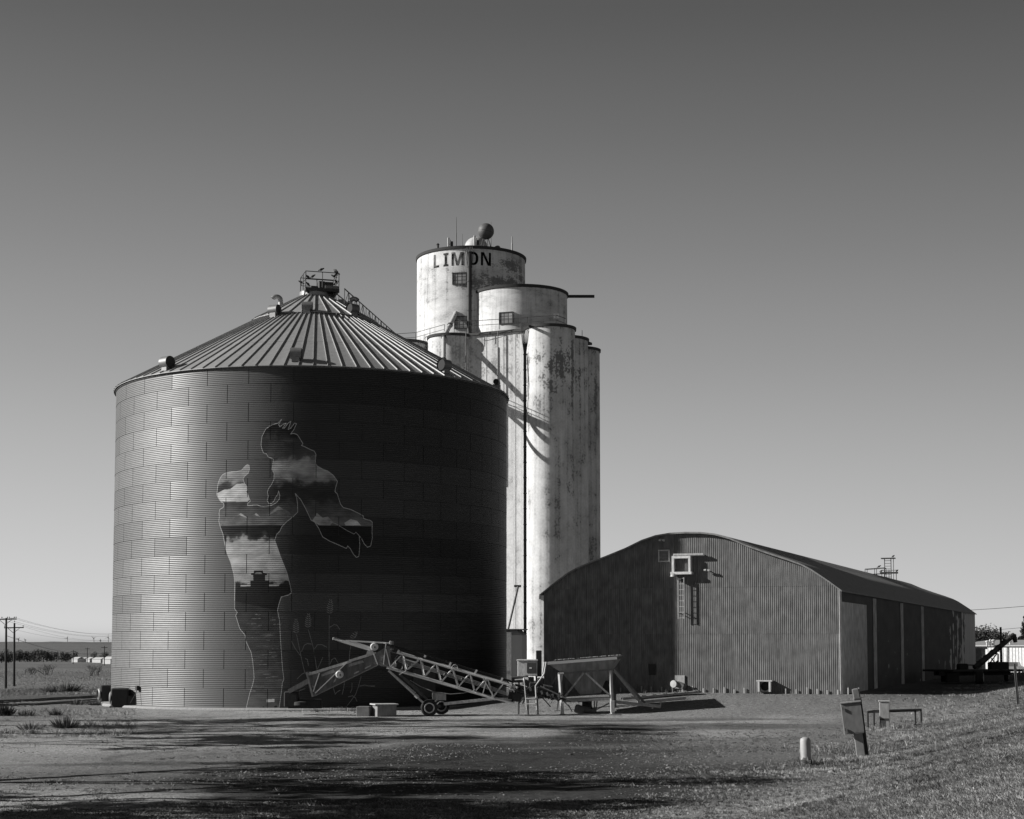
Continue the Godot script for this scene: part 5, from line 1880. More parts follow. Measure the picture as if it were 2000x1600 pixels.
	for k in 14:
		var x0 := rng.randf_range(1000, 1092)
		var q := cv(x0, 1352 + (x0 - 1000) * 0.2, 0.5)
		g.bar(q, q + Vector3(rng.randf_range(-0.5, 0.5), rng.randf_range(-0.5, 0.4), rng.randf_range(-0.4, 0.4)), 0.05, 0.06)
	part("tail_struts", g, mat(0.22, 0.7), root).set_meta("kind", "stuff")
	# support legs to the axle
	for s in [[759, 1310, 826, 1372, -0.1, 0.5], [774, 1316, 832, 1368, wd + 0.05, 0.12]]:
		g = Geo.new()
		g.bar(cv(s[0], s[1], s[4]), cv(s[2], s[3], s[4]), 0.1, 0.09, Vector3.BACK)
		g.bar(cv(s[0] + 2.5, s[1] + 0.5, s[4]), cv(s[2] - 14, s[3] - 18, s[4]), 0.05, 0.05, Vector3.BACK)
		g.lathe(cv(s[2] - 12, s[3] - 12, s[4]), [Vector2(0.09, -0.1), Vector2(0.09, 0.1)], 8, Vector3(0.73, -0.68, 0))
		part("support_leg", g, mat(s[5], 0.6), root)
	# axle, weight box, wheels
	var wy := land(cv(838, 1385).x, CD)
	var wp := Vector3(cv(838, 1385).x, wy + 0.42, -CD - 0.1)
	wheel(root, wp, Vector3(0.1, 0, 1).normalized(), 0.43, 0.3)
	var wq := Vector3(at(862, 1386, 82.4).x, land(at(862, 1386, 82.4).x, 82.4) + 0.42, -82.3)
	wheel(root, wq, Vector3(0.1, 0, 1).normalized(), 0.43, 0.3)
	g = Geo.new()
	g.tube(wp, wq, 0.07, 0.07, 8)
	part("axle", g, mat(0.1, 0.7), root)
	g = Geo.new()
	g.cbox(wp.lerp(wq, 0.5) + Vector3(0.2, 0.55, 0.1), Vector3(0.52, 0.36, 1.3), 0.02, Basis(Vector3.UP, 0.2))
	part("weight_box", g, mat(0.42, 0.7), root)
	# drawbar to the hopper
	g = Geo.new()
	g.bar(cv(866, 1376, 0.6), cv(961, 1366, 0.6), 0.14, 0.15)
	g.bar(cv(1003, 1367, 0.6), cv(1050, 1363.5, 0.6), 0.14, 0.15)
	g.bar(cv(958, 1366, 0.62), cv(1005, 1366.5, 0.62), 0.1, 0.12)
	part("drawbar", g, mat(0.84, 0.55), root)
	for l in [[944, 1326, 965, 1362, 0.12], [951, 1325, 943, 1355, 0.1], [960, 1359, 967, 1368, 0.16], [1004, 1338, 1004, 1352, 0.06], [990, 1345, 1005, 1348.5, 0.05], [930, 1353, 962, 1366, 0.06]]:
		g = Geo.new()
		g.bar(cv(l[0], l[1], -0.07), cv(l[2], l[3], -0.07), 0.05, l[4], Vector3.BACK)
		part("tail_brace", g, mat(0.84, 0.5), root)
	# tail pulley and motor guards, a dark jumble
	g = Geo.new()
	for l in [[1003, 1357, 0.5, 0.5, 0.9], [1022, 1350, 0.6, 0.35, 0.8], [1043, 1345, 0.5, 0.6, 0.8], [1060, 1352, 0.7, 0.4, 0.9], [1030, 1335, 0.45, 0.3, 0.6], [1056, 1334, 0.35, 0.5, 0.6], [1075, 1358, 0.6, 0.35, 0.9]]:
		g.cbox(cv(l[0], l[1], 0.6), Vector3(l[2], l[3], l[4]), 0.05, Basis(Vector3.BACK, rng.randf_range(-0.35, 0.1)))
	g.bar(cv(1006, 1338, 0.5), cv(1105, 1368, 0.5), 0.9, 0.1)
	g.bar(cv(1000, 1373, 0.5), cv(1005, 1355, 0.5), 0.8, 0.1)
	g.tube(cv(1010, 1362, 0.0), cv(1010, 1362, wd), 0.24, 0.24, 18)
	part("tail_gear", g, dark, root)
	g = Geo.new()
	for k in 6:
		var x := 1035 + k * 11.0
		g.bar(cv(x, 1343 + k * 3.2, 0.05), cv(x + 2, 1350 + k * 3.2, 0.05), 0.1, 0.1, Vector3.BACK)
	g.bar(cv(1055, 1340, 0.0), cv(1122, 1372, 0.0), 0.06, 0.06)
	g.bar(cv(1061, 1338, 0.3), cv(1080, 1342, 0.3), 0.08, 0.06)
	part("tail_rails", g, mat(0.3, 0.7), root)

func make_hopper() -> void:
	# steps beside the tail
	var st := thing("steps", "pale narrow steel steps with a bent handrail between conveyor and hopper", "steps", on_land(at(1038, 1386, 80.2).x, 80.2))
	var g := Geo.new()
	g.path([at(1023.5, 1324, 80.2), at(1029, 1387, 80.2)], 0.032, 8)
	g.path([at(1067, 1293, 80.0), at(1063, 1316, 80.0), at(1046, 1340, 80.0), at(1048.5, 1386.5, 80.0)], 0.036, 8)
	g.path([at(1063.5, 1293, 80.3), at(1059.5, 1317, 80.3)], 0.036, 8)
	part("handrail", g, mat(0.6, 0.5, 0.1), st)
	for y in [1364.0, 1374.5]:
		g = Geo.new()
		g.bar(at(1028, y + 0.5, 80.2), at(1047, y - 0.5, 80.0), 0.2, 0.035)
		part("tread", g, mat(0.5, 0.6), st)
	# control cabinet
	var cc := thing("control_cabinet", "pale control cabinet with a dark instrument panel between bin and hopper", "cabinet", on_land(at(1030, 1320, 82.5).x, 82.5))
	var c := at(1031.5, 1305.5, 82.5)
	var b := Basis(Vector3.UP, -0.12)
	g = Geo.new()
	g.cbox(c, Vector3(1.02, 0.8, 0.7), 0.02, b)
	part("cabinet", g, mat(0.7, 0.6), cc)
	g = Geo.new()
	g.cbox(c + Vector3(0.0, 0.43, 0.02), Vector3(1.1, 0.06, 0.78), 0.015, b)
	part("roof", g, mat(0.75, 0.6), cc)
	g = Geo.new()
	g.box(c + b * Vector3(0.16, -0.02, 0.36), Vector3(0.66, 0.68, 0.02), b)
	part("door", g, mat(0.66, 0.6), cc)
	g = Geo.new()
	g.box(c + b * Vector3(0.22, 0.02, 0.375), Vector3(0.48, 0.52, 0.02), b)
	part("instrument_panel", g, mat(0.06, 0.6), cc)
	g = Geo.new()
	g.box(c + b * Vector3(0.17, 0.02, 0.39), Vector3(0.13, 0.075, 0.012), b)
	part("notice", g, mat(0.75, 0.6, 0.0, false), cc)
	g = Geo.new()
	for s in [-0.45, 0.0, 0.45]:
		g.bar(c + b * Vector3(s, -0.4, 0.2), Vector3(c.x + s * 1.1, land(c.x, 82.5), c.z + 0.2), 0.07, 0.07)
	g.cbox(c + Vector3(-0.3, -0.58, 0.2), Vector3(1.2, 0.3, 0.5), 0.04)
	g.cbox(c + Vector3(0.55, 0.25, 0.2), Vector3(0.3, 1.35, 0.3), 0.03)
	part("stand", g, mat(0.05, 0.8), cc)
	g = Geo.new()
	g.bar(c + b * Vector3(-0.65, -0.58, 0.5), c + b * Vector3(-0.1, -0.54, 0.5), 0.06, 0.05)
	g.cbox(c + b * Vector3(-0.05, -0.62, 0.55), Vector3(0.28, 0.3, 0.12), 0.02, b)
	part("junction_box", g, mat(0.88, 0.5, 0.0, false), cc)
	# feed hopper on its frame
	var d0 := 82.0
	var root := thing("feed_hopper", "tapered steel feed hopper on a braced pale frame in front of the warehouse", "hopper", on_land(at(1145, 1392, d0).x, d0))
	var hp := func(px: float, py: float, back := 0.0) -> Vector3: return at(px, py, d0) + Vector3(0, 0, -back)
	var tl: Vector3 = hp.call(1070, 1297); var tr: Vector3 = hp.call(1205, 1286.5)
	var dep := 2.3
	var skew := Vector3(0.42, 0.04, -dep)
	var rim := [tl, tr, tr + skew, tl + skew]
	var ml: Vector3 = hp.call(1099, 1315.5, 0.35); var mr: Vector3 = hp.call(1194, 1308.5, 0.35)
	var waist := [ml, mr, mr + skew * 0.62, ml + skew * 0.62]
	var bl: Vector3 = hp.call(1134, 1357.5, 0.75); var br: Vector3 = hp.call(1172, 1355.5, 0.75)
	var foot := [bl, br, br + skew * 0.28, bl + skew * 0.28]
	var mid := (tl + tr + skew) * 0.5
	for k in 4:
		for e in [[rim, waist], [waist, foot]]:
			g = Geo.new()
			var a: Vector3 = e[0][k]; var b2: Vector3 = e[0][(k + 1) % 4]
			var c2: Vector3 = e[1][(k + 1) % 4]; var d2: Vector3 = e[1][k]
			var nrm := ((a + b2) * 0.5 - mid); nrm.y = 0
			nrm = nrm.normalized()
			g.quad(a, b2, c2, d2, nrm)
			g.quad(a - nrm * 0.03, b2 - nrm * 0.03, c2 - nrm * 0.03, d2 - nrm * 0.03, -nrm)
			part("hopper_plate", g, streaked(0.3, 4), root)
	for k in 4:
		g = Geo.new()
		g.bar(rim[k] + Vector3.UP * 0.03, rim[(k + 1) % 4] + Vector3.UP * 0.03, 0.07, 0.14)
		part("rim_bar", g, mat(0.88, 0.5, 0.0, false) if k == 0 else mat(0.12, 0.8), root)
		g = Geo.new()
		g.bar(waist[k], waist[(k + 1) % 4], 0.06, 0.09)
		part("waist_bar", g, mat(0.22, 0.7), root)
	# rough dirt along the rim
	g = Geo.new()
	for k in 70:
		var t := rng.randf()
		var p: Vector3 = rim[3].lerp(rim[2], t) + Vector3.UP * 0.13 + skew * -0.02 * rng.randf()
		g.ball(p, Vector3(0.07, 0.035, 0.07) * rng.randf_range(0.4, 1.2), 6)
	var dirt := part("caked_dirt", g, mat(0.25, 0.95), root)
	dirt.set_meta("kind", "stuff")
	# legs
	var gy := func(p: Vector3) -> Vector3: return Vector3(p.x, land(p.x, -p.z) - 0.05, p.z)
	var legs := [[1093, 1317, 0.1, 1098.5, -0.05, 0.13, 0.55], [1192.5, 1310, 0.1, 1196, -0.05, 0.14, 0.5], [1101, 1316, dep, 1090, dep, 0.1, 0.5], [1205, 1318, dep * 0.9, 1206, dep * 0.9, 0.16, 0.1]]
	for l in legs:
		var t: Vector3 = hp.call(l[0], l[1], l[2])
		var f: Vector3 = gy.call(hp.call(l[3], 1380, l[4]))
		g = Geo.new()
		g.bar(t, f, l[5], l[5])
		g.box(f + Vector3.UP * 0.06, Vector3(0.3, 0.04, 0.3))
		part("leg", g, mat(l[6], 0.65), root)
	g = Geo.new()
	g.cbox(hp.call(1097.5, 1383, -0.08), Vector3(0.16, 0.6, 0.14), 0.01)
	g.cbox(hp.call(1196.5, 1380, -0.08), Vector3(0.2, 0.6, 0.14), 0.01)
	part("leg_sleeve", g, mat(0.84, 0.5), root)
	for l in [[1102, 1370, 1196, 1365, 0.1, 0.13, 0.5], [1140, 1315, 1099, 1366, 0.1, 0.09, 0.42], [1144, 1315, 1194, 1361, 0.1, 0.09, 0.55], [1109, 1320, 1145, 1356, 1.2, 0.09, 0.5], [1105, 1369, 1200, 1366, dep, 0.12, 0.2], [1089, 1320, 1063, 1357, 0.3, 0.1, 0.15]]:
		g = Geo.new()
		g.bar(hp.call(l[0], l[1], l[4] - 0.05), hp.call(l[2], l[3], l[4] - 0.05), 0.07, l[5])
		part("brace", g, mat(l[6], 0.65), root)
	g = Geo.new()
	g.bar(hp.call(1090, 1315.5, 0.0), hp.call(1101, 1315.0, 0.0), 0.3, 0.06)
	part("step_plate", g, mat(0.9, 0.5, 0.0, false), root)
	# towing tongue on the right
	for s in [[1200, 1310, 1252, 1374, 0.0], [1204, 1311, 1262, 1374.5, 0.7]]:
		g = Geo.new()
		g.bar(hp.call(s[0], s[1], s[4]), hp.call(s[2], s[3], s[4]), 0.1, 0.13)
		part("tongue_strut", g, mat(0.2, 0.7), root)
	g = Geo.new()
	g.bar(hp.call(1201, 1371, 0.2), hp.call(1250, 1376.5, 0.2), 0.14, 0.15)
	g.bar(hp.call(1246, 1375.5, 0.2), hp.call(1291, 1380.5, 0.2), 0.12, 0.16)
	g.bar(hp.call(1291, 1380.5, 0.2), hp.call(1291, 1369, 0.2), 0.06, 0.06)
	g.bar(hp.call(1275, 1380.5, 0.2), hp.call(1275, 1385, 0.2), 0.08, 0.08)
	g.plate([hp.call(1202, 1369, 0.1), hp.call(1211, 1372, 0.1), hp.call(1211, 1376, 0.1), hp.call(1204, 1374, 0.1)], Vector3(0, 0, 0.05))
	part("tongue", g, mat(0.36, 0.7), root)
	# gear drive hanging below
	g = Geo.new()
	g.cbox(hp.call(1133, 1386, 0.6), Vector3(0.5, 0.4, 0.6), 0.06, Basis(Vector3.BACK, -0.3))
	g.tube(hp.call(1125, 1386, 0.5), hp.call(1165, 1390, 0.8), 0.2, 0.16, 14)
	part("gear_drive", g, mat(0.13, 0.6), root)
	g = Geo.new()
	g.cbox(hp.call(1148, 1376, 0.9), Vector3(0.5, 0.45, 0.5), 0.08)
	g.cbox(hp.call(1186, 1340, 0.8), Vector3(0.35, 0.5, 0.5), 0.08)
	g.path([hp.call(1130, 1372, 0.6), hp.call(1143, 1369, 0.5), hp.call(1154, 1376, 0.5), hp.call(1158, 1386, 0.5)], 0.05, 6)
	part("motor", g, mat(0.025, 0.8), root)
	g = Geo.new()
	for k in [[1163, 1368, 1162, 1389], [1168, 1368, 1166, 1388], [1192, 1375, 1165, 1388], [1111, 1378, 1119, 1392]]:
		g.bar(hp.call(k[0], k[1], 0.8), hp.call(k[2], k[3], 0.8), 0.06, 0.06, Vector3.BACK)
	part("drive_struts", g, mat(0.2, 0.7), root)

# ---------------------------------------------------------------- yard
func make_yard() -> void:
	# concrete pit box in front of the bin
	var o := on_land(at(738, 1397, 80.0).x, 80.0)
	var root := thing("concrete_box", "low dark concrete pit box with a pale lid edge left of the conveyor wheel", "concrete box", o)
	var g := Geo.new()
	var b := Basis(Vector3.UP, 0.32)
	var c := at(751, 1387, 80.2)
	g.cbox(Vector3(c.x, o.y + 0.27, c.z), Vector3(1.0, 0.62, 1.0), 0.02, b)
	part("block", g, mat(0.3, 0.9), root)
	g = Geo.new()
	g.cbox(Vector3(c.x - 0.02, o.y + 0.61, c.z), Vector3(1.22, 0.06, 1.16), 0.015, b)
	part("lid", g, mat(0.6, 0.9), root)
	g = Geo.new()
	c = at(712, 1387, 80.4)
	g.cbox(Vector3(c.x, o.y + 0.22, c.z), Vector3(0.66, 0.56, 0.8), 0.02, Basis(Vector3.UP, -0.15))
	part("side_block", g, mat(0.2, 0.9), root)
	# an old conveyor section lying on the mound
	var a0 := ground_at(1216, 1370); var a1 := ground_at(1366, 1357.5)
	var lad := thing("loading_ramp", "pale ladder-like steel ramp lying on the ground before the warehouse front", "ramp", a0)
	var dir := (a1 - a0).normalized()
	var side := Vector3(dir.z, 0, -dir.x).normalized()
	if side.z > 0: side = -side
	for s in [0.0, 0.55]:
		g = Geo.new()
		g.bar(a0 + side * s + Vector3.UP * 0.12, a1 + side * s + Vector3.UP * 0.16, 0.07, 0.12)
		part("rail", g, mat(0.35, 0.7), lad)
	g = Geo.new()
	g.bar(a0.lerp(a1, 0.15) + side * 0.27 + Vector3.UP * 0.17, a1 + side * 0.27 + Vector3.UP * 0.2, 0.46, 0.02)
	part("sheet", g, mat(0.5, 0.6), lad)
	for k in 7:
		g = Geo.new()
		var p := a0.lerp(a1, 0.12 + k * 0.14)
		g.bar(p + Vector3.UP * 0.2, p + side * 0.55 + Vector3.UP * 0.24, 0.06, 0.06)
		g.bar(p + dir * 0.12 + Vector3.UP * 0.2, p + dir * 0.12 + side * 0.55 + Vector3.UP * 0.24, 0.04, 0.06)
		part("rung", g, mat(0.08, 0.8), lad)
	a0 = ground_at(1245, 1374); a1 = ground_at(1340, 1366)
	g = Geo.new()
	g.bar(a0 + Vector3.UP * 0.06, a1 + Vector3.UP * 0.08, 0.1, 0.12)
	whole("pipe", g, mat(0.5, 0.7), a0, "pale pipe lying on the ground in front of the loading ramp", "pipe")
	# square fans feeding the bin on the left
	var fan := func(p: Vector3, turn: float, label: String) -> void:
		var f := thing("aeration_fan", label, "fan", p, "square fans at the foot of the bin")
		var bb := Basis(Vector3.UP, turn)
		var h := Geo.new()
		h.cbox(p + Vector3.UP * 0.58, Vector3(0.98, 1.02, 0.7), 0.07, bb)
		part("housing", h, mat(0.025, 0.6), f)
		h = Geo.new()
		h.lathe(p + Vector3.UP * 0.55 - bb.x * 0.49, [Vector2(0.36, 0.0), Vector2(0.34, 0.06), Vector2(0.28, 0.1), Vector2(0.26, 0.0)], 24, -bb.x)
		part("inlet_ring", h, mat(0.35, 0.5), f)
		h = Geo.new()
		h.disc(p + Vector3.UP * 0.55 - bb.x * 0.5, -bb.x, 0.26, 24)
		part("inlet", h, mat(0.05, 0.7), f)
		h = Geo.new()
		h.plate([p + bb * Vector3(0.45, 0.05, 0.3), p + bb * Vector3(0.45, 0.66, 0.3), p + bb * Vector3(0.95, 0.56, 0.3), p + bb * Vector3(1.25, 0.5, 0.3), p + bb * Vector3(1.62, 0.05, 0.3)], bb * Vector3(0, 0, -0.6))
		part("duct", h, mat(0.03, 0.6), f)
		h = Geo.new()
		h.cbox(p + bb * Vector3(0.62, 0.62, 0.0), Vector3(0.4, 0.14, 0.4), 0.03, bb)
		h.cbox(p + Vector3.UP * 0.03, Vector3(1.1, 0.1, 0.74), 0.02, bb)
		part("base", h, mat(0.03, 0.7), f)
	var fp := at(234, 1380, 91.4)
	fan.call(Vector3(fp.x, land(fp.x, 91.4), fp.z), 0.12, "black square aeration fan with pale round inlet at the bin's left foot")
	fp = at(209, 1370, 97.5)
	fan.call(Vector3(fp.x, land(fp.x, 97.5), fp.z), 0.5, "black square aeration fan half hidden behind the bin's left edge")
	# switch box on the bin with its cable
	var sb := wall_spot(271, 1344)
	var sp := bin_point(sb.x, sb.y + BINBASE, BINR + 0.1)
	var sw := thing("switch_box", "small black switch box with a drooping cable on the bin's lower left wall", "switch box", sp)
	g = Geo.new()
	g.cbox(sp, Vector3(0.22, 0.26, 0.18), 0.02, Basis(Vector3.UP, sb.x))
	part("box", g, mat(0.03, 0.7), sw)
	g = Geo.new()
	g.path([sp - Vector3.UP * 0.1, sp + Vector3(-0.08, -0.35, 0.1), sp + Vector3(-0.2, -0.6, 0.15), sp + Vector3(-0.32, -0.85, 0.25)], 0.02, 5)
	part("cable", g, mat(0.03, 0.7), sw)
	# pigeons on the platform rails
	var mid := Vector3(-12.2, 25.86, -99.25)
	var turn := Basis(Vector3.UP, deg_to_rad(17.0))
	for k in [[-0.9, 1.0, 0.55, "leftmost dark bird on the front middle rail of the roof platform"], [-0.3, -1.0, 1.08, "dark bird on the back top rail of the roof platform"], [-0.55, -1.0, 0.55, "dark bird on the back middle rail of the roof platform, left of its motor"], [-0.1, 1.0, 1.08, "dark bird on the middle of the front top rail of the roof platform"], [0.85, 1.0, 1.08, "dark bird at the right end of the front top rail of the roof platform"], [1.05, 0.4, 1.08, "nearest dark bird on the right side top rail of the roof platform"], [1.05, -0.1, 1.08, "middle dark bird on the right side top rail of the roof platform"], [1.05, -0.6, 1.08, "farthest dark bird on the right side top rail of the roof platform"], [-1.05, -0.6, 0.55, "dark bird on the left side middle rail of the roof platform"], [1.05, 0.1, 0.57, "nearer dark bird on the right side middle rail of the roof platform"], [1.05, -0.5, 0.57, "farther dark bird on the right side middle rail of the roof platform"]]:
		bird(mid + turn * Vector3(k[0], k[2], k[1]), rng.randf() * TAU, k[3], "birds on the roof platform rails")

# ---------------------------------------------------------------- vegetation builders
func leafy(g: Geo, o: Vector3, r: Vector3, n: int, leaf: float) -> void:
	for k in n:
		var d := Vector3(rng.randfn(), rng.randfn(), rng.randfn()).normalized() * pow(rng.randf(), 0.45)
		var p := o + d * r
		var x := Vector3(rng.randfn(), rng.randfn() * 0.6, rng.randfn()).normalized() * leaf * rng.randf_range(0.5, 1.2)
		var y := x.cross(Vector3(rng.randfn(), rng.randfn(), rng.randfn())).normalized() * leaf * rng.randf_range(0.4, 0.9)
		g.tri(p - x * 0.6 - y * 0.4, p + x * 0.7, p + y, (d + Vector3.UP * 0.4))

func limb(g: Geo, a: Vector3, dir: Vector3, l: float, r: float, depth: int, tips: Array, up := 0.35) -> void:
	var b := a + dir * l
	g.tube(a, b, r, r * 0.65, 5 if depth > 1 else 3, false)
	if depth == 0:
		tips.append(b)
		return
	for k in (3 if depth > 1 else 2 + rng.randi() % 2):
		var d := (dir + Vector3(rng.randfn(), rng.randfn() * 0.5 + up, rng.randfn()) * 0.62).normalized()
		limb(g, a.lerp(b, rng.randf_range(0.65, 1.0)), d, l * rng.randf_range(0.6, 0.85), r * 0.6, depth - 1, tips, up)

func tree(called: String, label: String, group: String, p: Vector3, h: float, w: float, leaves: int, leaf: float, l: float, depth := 3, conifer := false) -> Node3D:
	var root := thing(called, label, "tree", p, group)
	var g := Geo.new()
	var tips := []
	if conifer:
		g.tube(p - Vector3.UP * 0.2, p + Vector3.UP * h * 0.95, h * 0.022, h * 0.006, 7, false)
	else:
		limb(g, p - Vector3.UP * 0.2, Vector3(rng.randfn() * 0.06, 1, rng.randfn() * 0.06).normalized(), h * 0.42, h * 0.026, depth, tips)
	part("trunk", g, mat(0.07, 0.95), root)
	if leaves > 0:
		g = Geo.new()
		if conifer:
			for k in 26:
				var t := k / 25.0
				var y := lerpf(h * 0.08, h, t)
				var rr := w * 0.5 * (1.0 - t) + 0.06 * w
				for j in 5:
					var a := rng.randf() * TAU
					leafy(g, p + Vector3(cos(a) * rr * 0.6, y - 0.1 * rr, sin(a) * rr * 0.6), Vector3(rr * 0.5, h * 0.03, rr * 0.5), leaves / 130, leaf)
		else:
			for t in tips:
				leafy(g, t, Vector3(w, w * 0.8, w) * 0.17, maxi(3, leaves / tips.size()), leaf)
		var cr := mat(l, 0.95)
		part("crown", g, cr, root)
	return root

func shrub(label: String, p: Vector3, h: float, w: float, n: int, l: float, group := "shrubs at the left edge of the lot") -> void:
	var g := Geo.new()
	for k in n:
		var a := rng.randf() * TAU; var r := sqrt(rng.randf()) * w * 0.5
		var base := p + Vector3(cos(a) * r * 0.5, -0.05, sin(a) * r * 0.5)
		var tip := p + Vector3(cos(a) * r, h * rng.randf_range(0.45, 1.0) * (1.0 - 0.5 * r / (w * 0.5)), sin(a) * r)
		var s := Vector3(rng.randfn(), 0, rng.randfn()).normalized() * 0.016 * (1.0 + h)
		g.tri(base - s, base + s, tip, Vector3(s.z, 0.3, -s.x))
	whole("shrub", g, mat(l, 0.95), p, label, "shrub", group)

# ---------------------------------------------------------------- left side: tracks, poles, plain
func utility_pole(px: float, top: float, foot: float, d: float, arm_y: float, arm_l: float, arm_r: float, label: String, extra: bool) -> Node3D:
	var t := at(px, top, d); var f := at(px - 1.0, foot, d)
	f.y = land(f.x, d)
	var root := thing("utility_pole", label, "utility pole", f, "")
	var g := Geo.new()
	g.tube(f - Vector3.UP * 0.4, t, 0.19, 0.13, 10)
	part("pole", g, mat(0.04, 0.9), root)
	var a := at(px + arm_l, arm_y, d - 0.3); var b := at(px + arm_r, arm_y - 0.6, d - 0.3)
	g = Geo.new()
	g.bar(a, b, 0.14, 0.16)
	part("crossarm", g, mat(0.05, 0.9), root)
	g = Geo.new()
	var mid := (a + b) * 0.5
	mid = Vector3(t.x, a.y, a.z)
	for s in [-1.0, 1.0]:
		g.bar(mid + Vector3(s * 0.85, -0.08, 0), Vector3(t.x, a.y - 0.75, a.z + 0.1), 0.06, 0.06)
	part("brace", g, mat(0.06, 0.9), root)
	g = Geo.new()
	for k in ([0.03, 0.12, 0.35, 0.6, 0.68, 0.9, 0.98] if extra else [0.02, 0.5, 0.97]):
		var p := a.lerp(b, k)
		if not extra and k == 0.5: p = t
		g.lathe(p + Vector3.UP * 0.08, [Vector2(0.03, 0.0), Vector2(0.03, 0.1), Vector2(0.07, 0.12), Vector2(0.07, 0.24), Vector2(0.0, 0.28)], 8)
	part("insulators", g, mat(0.1, 0.4), root)
	return root

func wire(a: Vector3, b: Vector3, sag: float, r: float, label: String, group: String) -> void:
	var g := Geo.new()
	var pts := []
	for k in 25:
		var t := k / 24.0
		pts.append(a.lerp(b, t) - Vector3.UP * sag * 4.0 * t * (1.0 - t))
	g.path(pts, r, 4)
	whole("wire", g, mat(0.06, 0.6, 0.0, false), a, label, "wire", group)

func make_left() -> void:
	# two railway tracks running past behind the bin
	for tr in [[Vector2(-29.6, 92.2), Vector2(-26.6, 99.2), "nearer railway track curving in from the left edge behind the fans"], [Vector2(-32.4, 99.2), Vector2(-28.2, 108.2), "farther railway track running toward the bin's left edge"]]:
		var a: Vector2 = tr[0]; var b: Vector2 = tr[1]
		var dir := (b - a).normalized()
		a -= dir * 9.0; b += dir * 26.0
		var sd := Vector2(dir.y, -dir.x)
		var p := on_land(a.x, a.y)
		var root := thing("railway_track", tr[2], "railway track", p, "")
		var n := 40
		for s in [-0.72, 0.72]:
			var g := Geo.new()
			for k in n:
				var q0: Vector2 = a.lerp(b, float(k) / n) + sd * s; var q1: Vector2 = a.lerp(b, float(k + 1) / n) + sd * s
				var u := on_land(q0.x, q0.y) + Vector3.UP * 0.07; var v := on_land(q1.x, q1.y) + Vector3.UP * 0.07
				g.bar(u, v, 0.075, 0.05)
				g.bar(u - Vector3.UP * 0.08, v - Vector3.UP * 0.08, 0.03, 0.12)
				g.bar(u - Vector3.UP * 0.15, v - Vector3.UP * 0.15, 0.14, 0.03)
			part("rail", g, mat(0.09, 0.6, 0.3), root)
		var g2 := Geo.new()
		var m := int(a.distance_to(b) / 0.55)
		for k in m:
			var q := a.lerp(b, (k + 0.5) / m)
			var u := on_land(q.x, q.y) - Vector3.UP * 0.075
			g2.box(u, Vector3(0.23, 0.18, 2.5), Basis(Vector3.UP, atan2(dir.y, dir.x)))
		var ties := part("ties", g2, mat(0.24, 0.95), root)
		ties.set_meta("kind", "stuff")
	# poles and their wires
	utility_pole(12, 1207, 1346, 225.0, 1210, -24, 20, "taller dark wooden utility pole with braced crossarm at the far left edge", true)
	utility_pole(28, 1217, 1346, 236.0, 1226.5, -20, 18, "shorter dark wooden utility pole just right of the taller one", false)
	var to := 420.0
	for k in [[29, 1206.5, 262, 1231, 1.6, "uppermost"], [20, 1206.5, 262, 1232.5, 1.5, "second from top"], [3, 1206.5, 262, 1234, 1.8, "third from top"], [-8, 1207, 262, 1235.5, 1.8, "lowest of four"]]:
		wire(at(k[0], k[1], 224.7), at(k[2], k[3], to), k[4], 0.014, "thin power line from the taller left pole toward the bin, " + k[5], "power lines from the taller left pole")
	for k in [[45, 1224, 262, 1241.5, 1.7, "upper"], [9, 1225, 262, 1243, 1.6, "lower"]]:
		wire(at(k[0], k[1], 235.7), at(k[2], k[3], to), k[4], 0.012, "thin power line from the shorter left pole toward the bin, " + k[5], "power lines from the shorter left pole")
	wire(at(13, 1242, 224.7), at(262, 1258, to), 2.6, 0.03, "low slack cable hung below the crossarms from the taller left pole", "")
	wire(at(-40, 1204, 200.0), at(29, 1206.5, 224.7), 0.3, 0.022, "short length of power line left of the taller pole", "")
	for k in [[143, 1270, 1286, 700.0, "tiny distant pole left of the white sheds"], [170.5, 1265, 1281, 760.0, "tiny distant pole behind the white sheds"], [204, 1262, 1292, 620.0, "small distant pole with crossarm beside the bin's left edge"]]:
		var t := at(k[0], k[1], k[3])
		var f := on_land(t.x, k[3])
		var g := Geo.new()
		g.tube(f, t, 0.2, 0.16, 6)
		g.box(t - Vector3.UP * 0.6, Vector3(2.4, 0.2, 0.2))
		whole("utility_pole", g, mat(0.05, 0.9), f, k[4], "utility pole", "")
	# far white sheds
	for k in [[145, 160, 1281, 820.0, "longest far white shed, leftmost of the pale buildings on the plain"], [163, 171, 1282, 830.0, "tiny far white shed between two larger pale ones"], [174, 183, 1281, 815.0, "small far white shed in the middle of the pale row"], [184, 206, 1281.5, 800.0, "long low far white shed left of the tallest pale one"], [206, 226, 1279, 700.0, "tallest far white shed cut off by the bin's left edge"]]:
		var a := at(k[0], k[2], k[3]); var b := at(k[1], k[2], k[3])
		var f := on_land((a.x + b.x) * 0.5, k[3])
		var w := b.x - a.x; var h := maxf(1.4, (a.y - f.y) * 0.8)
		var s := thing("far_shed", k[4], "shed", f)
		var g := Geo.new()
		var bs := Basis(Vector3.UP, -0.5)
		g.box(f + Vector3.UP * (h * 0.35), Vector3(w, h * 0.7, 5.0), bs)
		part("wall", g, mat(0.85, 0.8), s)
		g = Geo.new()
		for e in [-1.0, 1.0]:
			g.quad(f + bs * Vector3(-w * 0.52, h * 0.66, 2.7 * e), f + bs * Vector3(w * 0.52, h * 0.66, 2.7 * e), f + bs * Vector3(w * 0.52, h, 0), f + bs * Vector3(-w * 0.52, h, 0), Vector3(0, 1, e))
		part("roof", g, mat(0.8, 0.6), s)
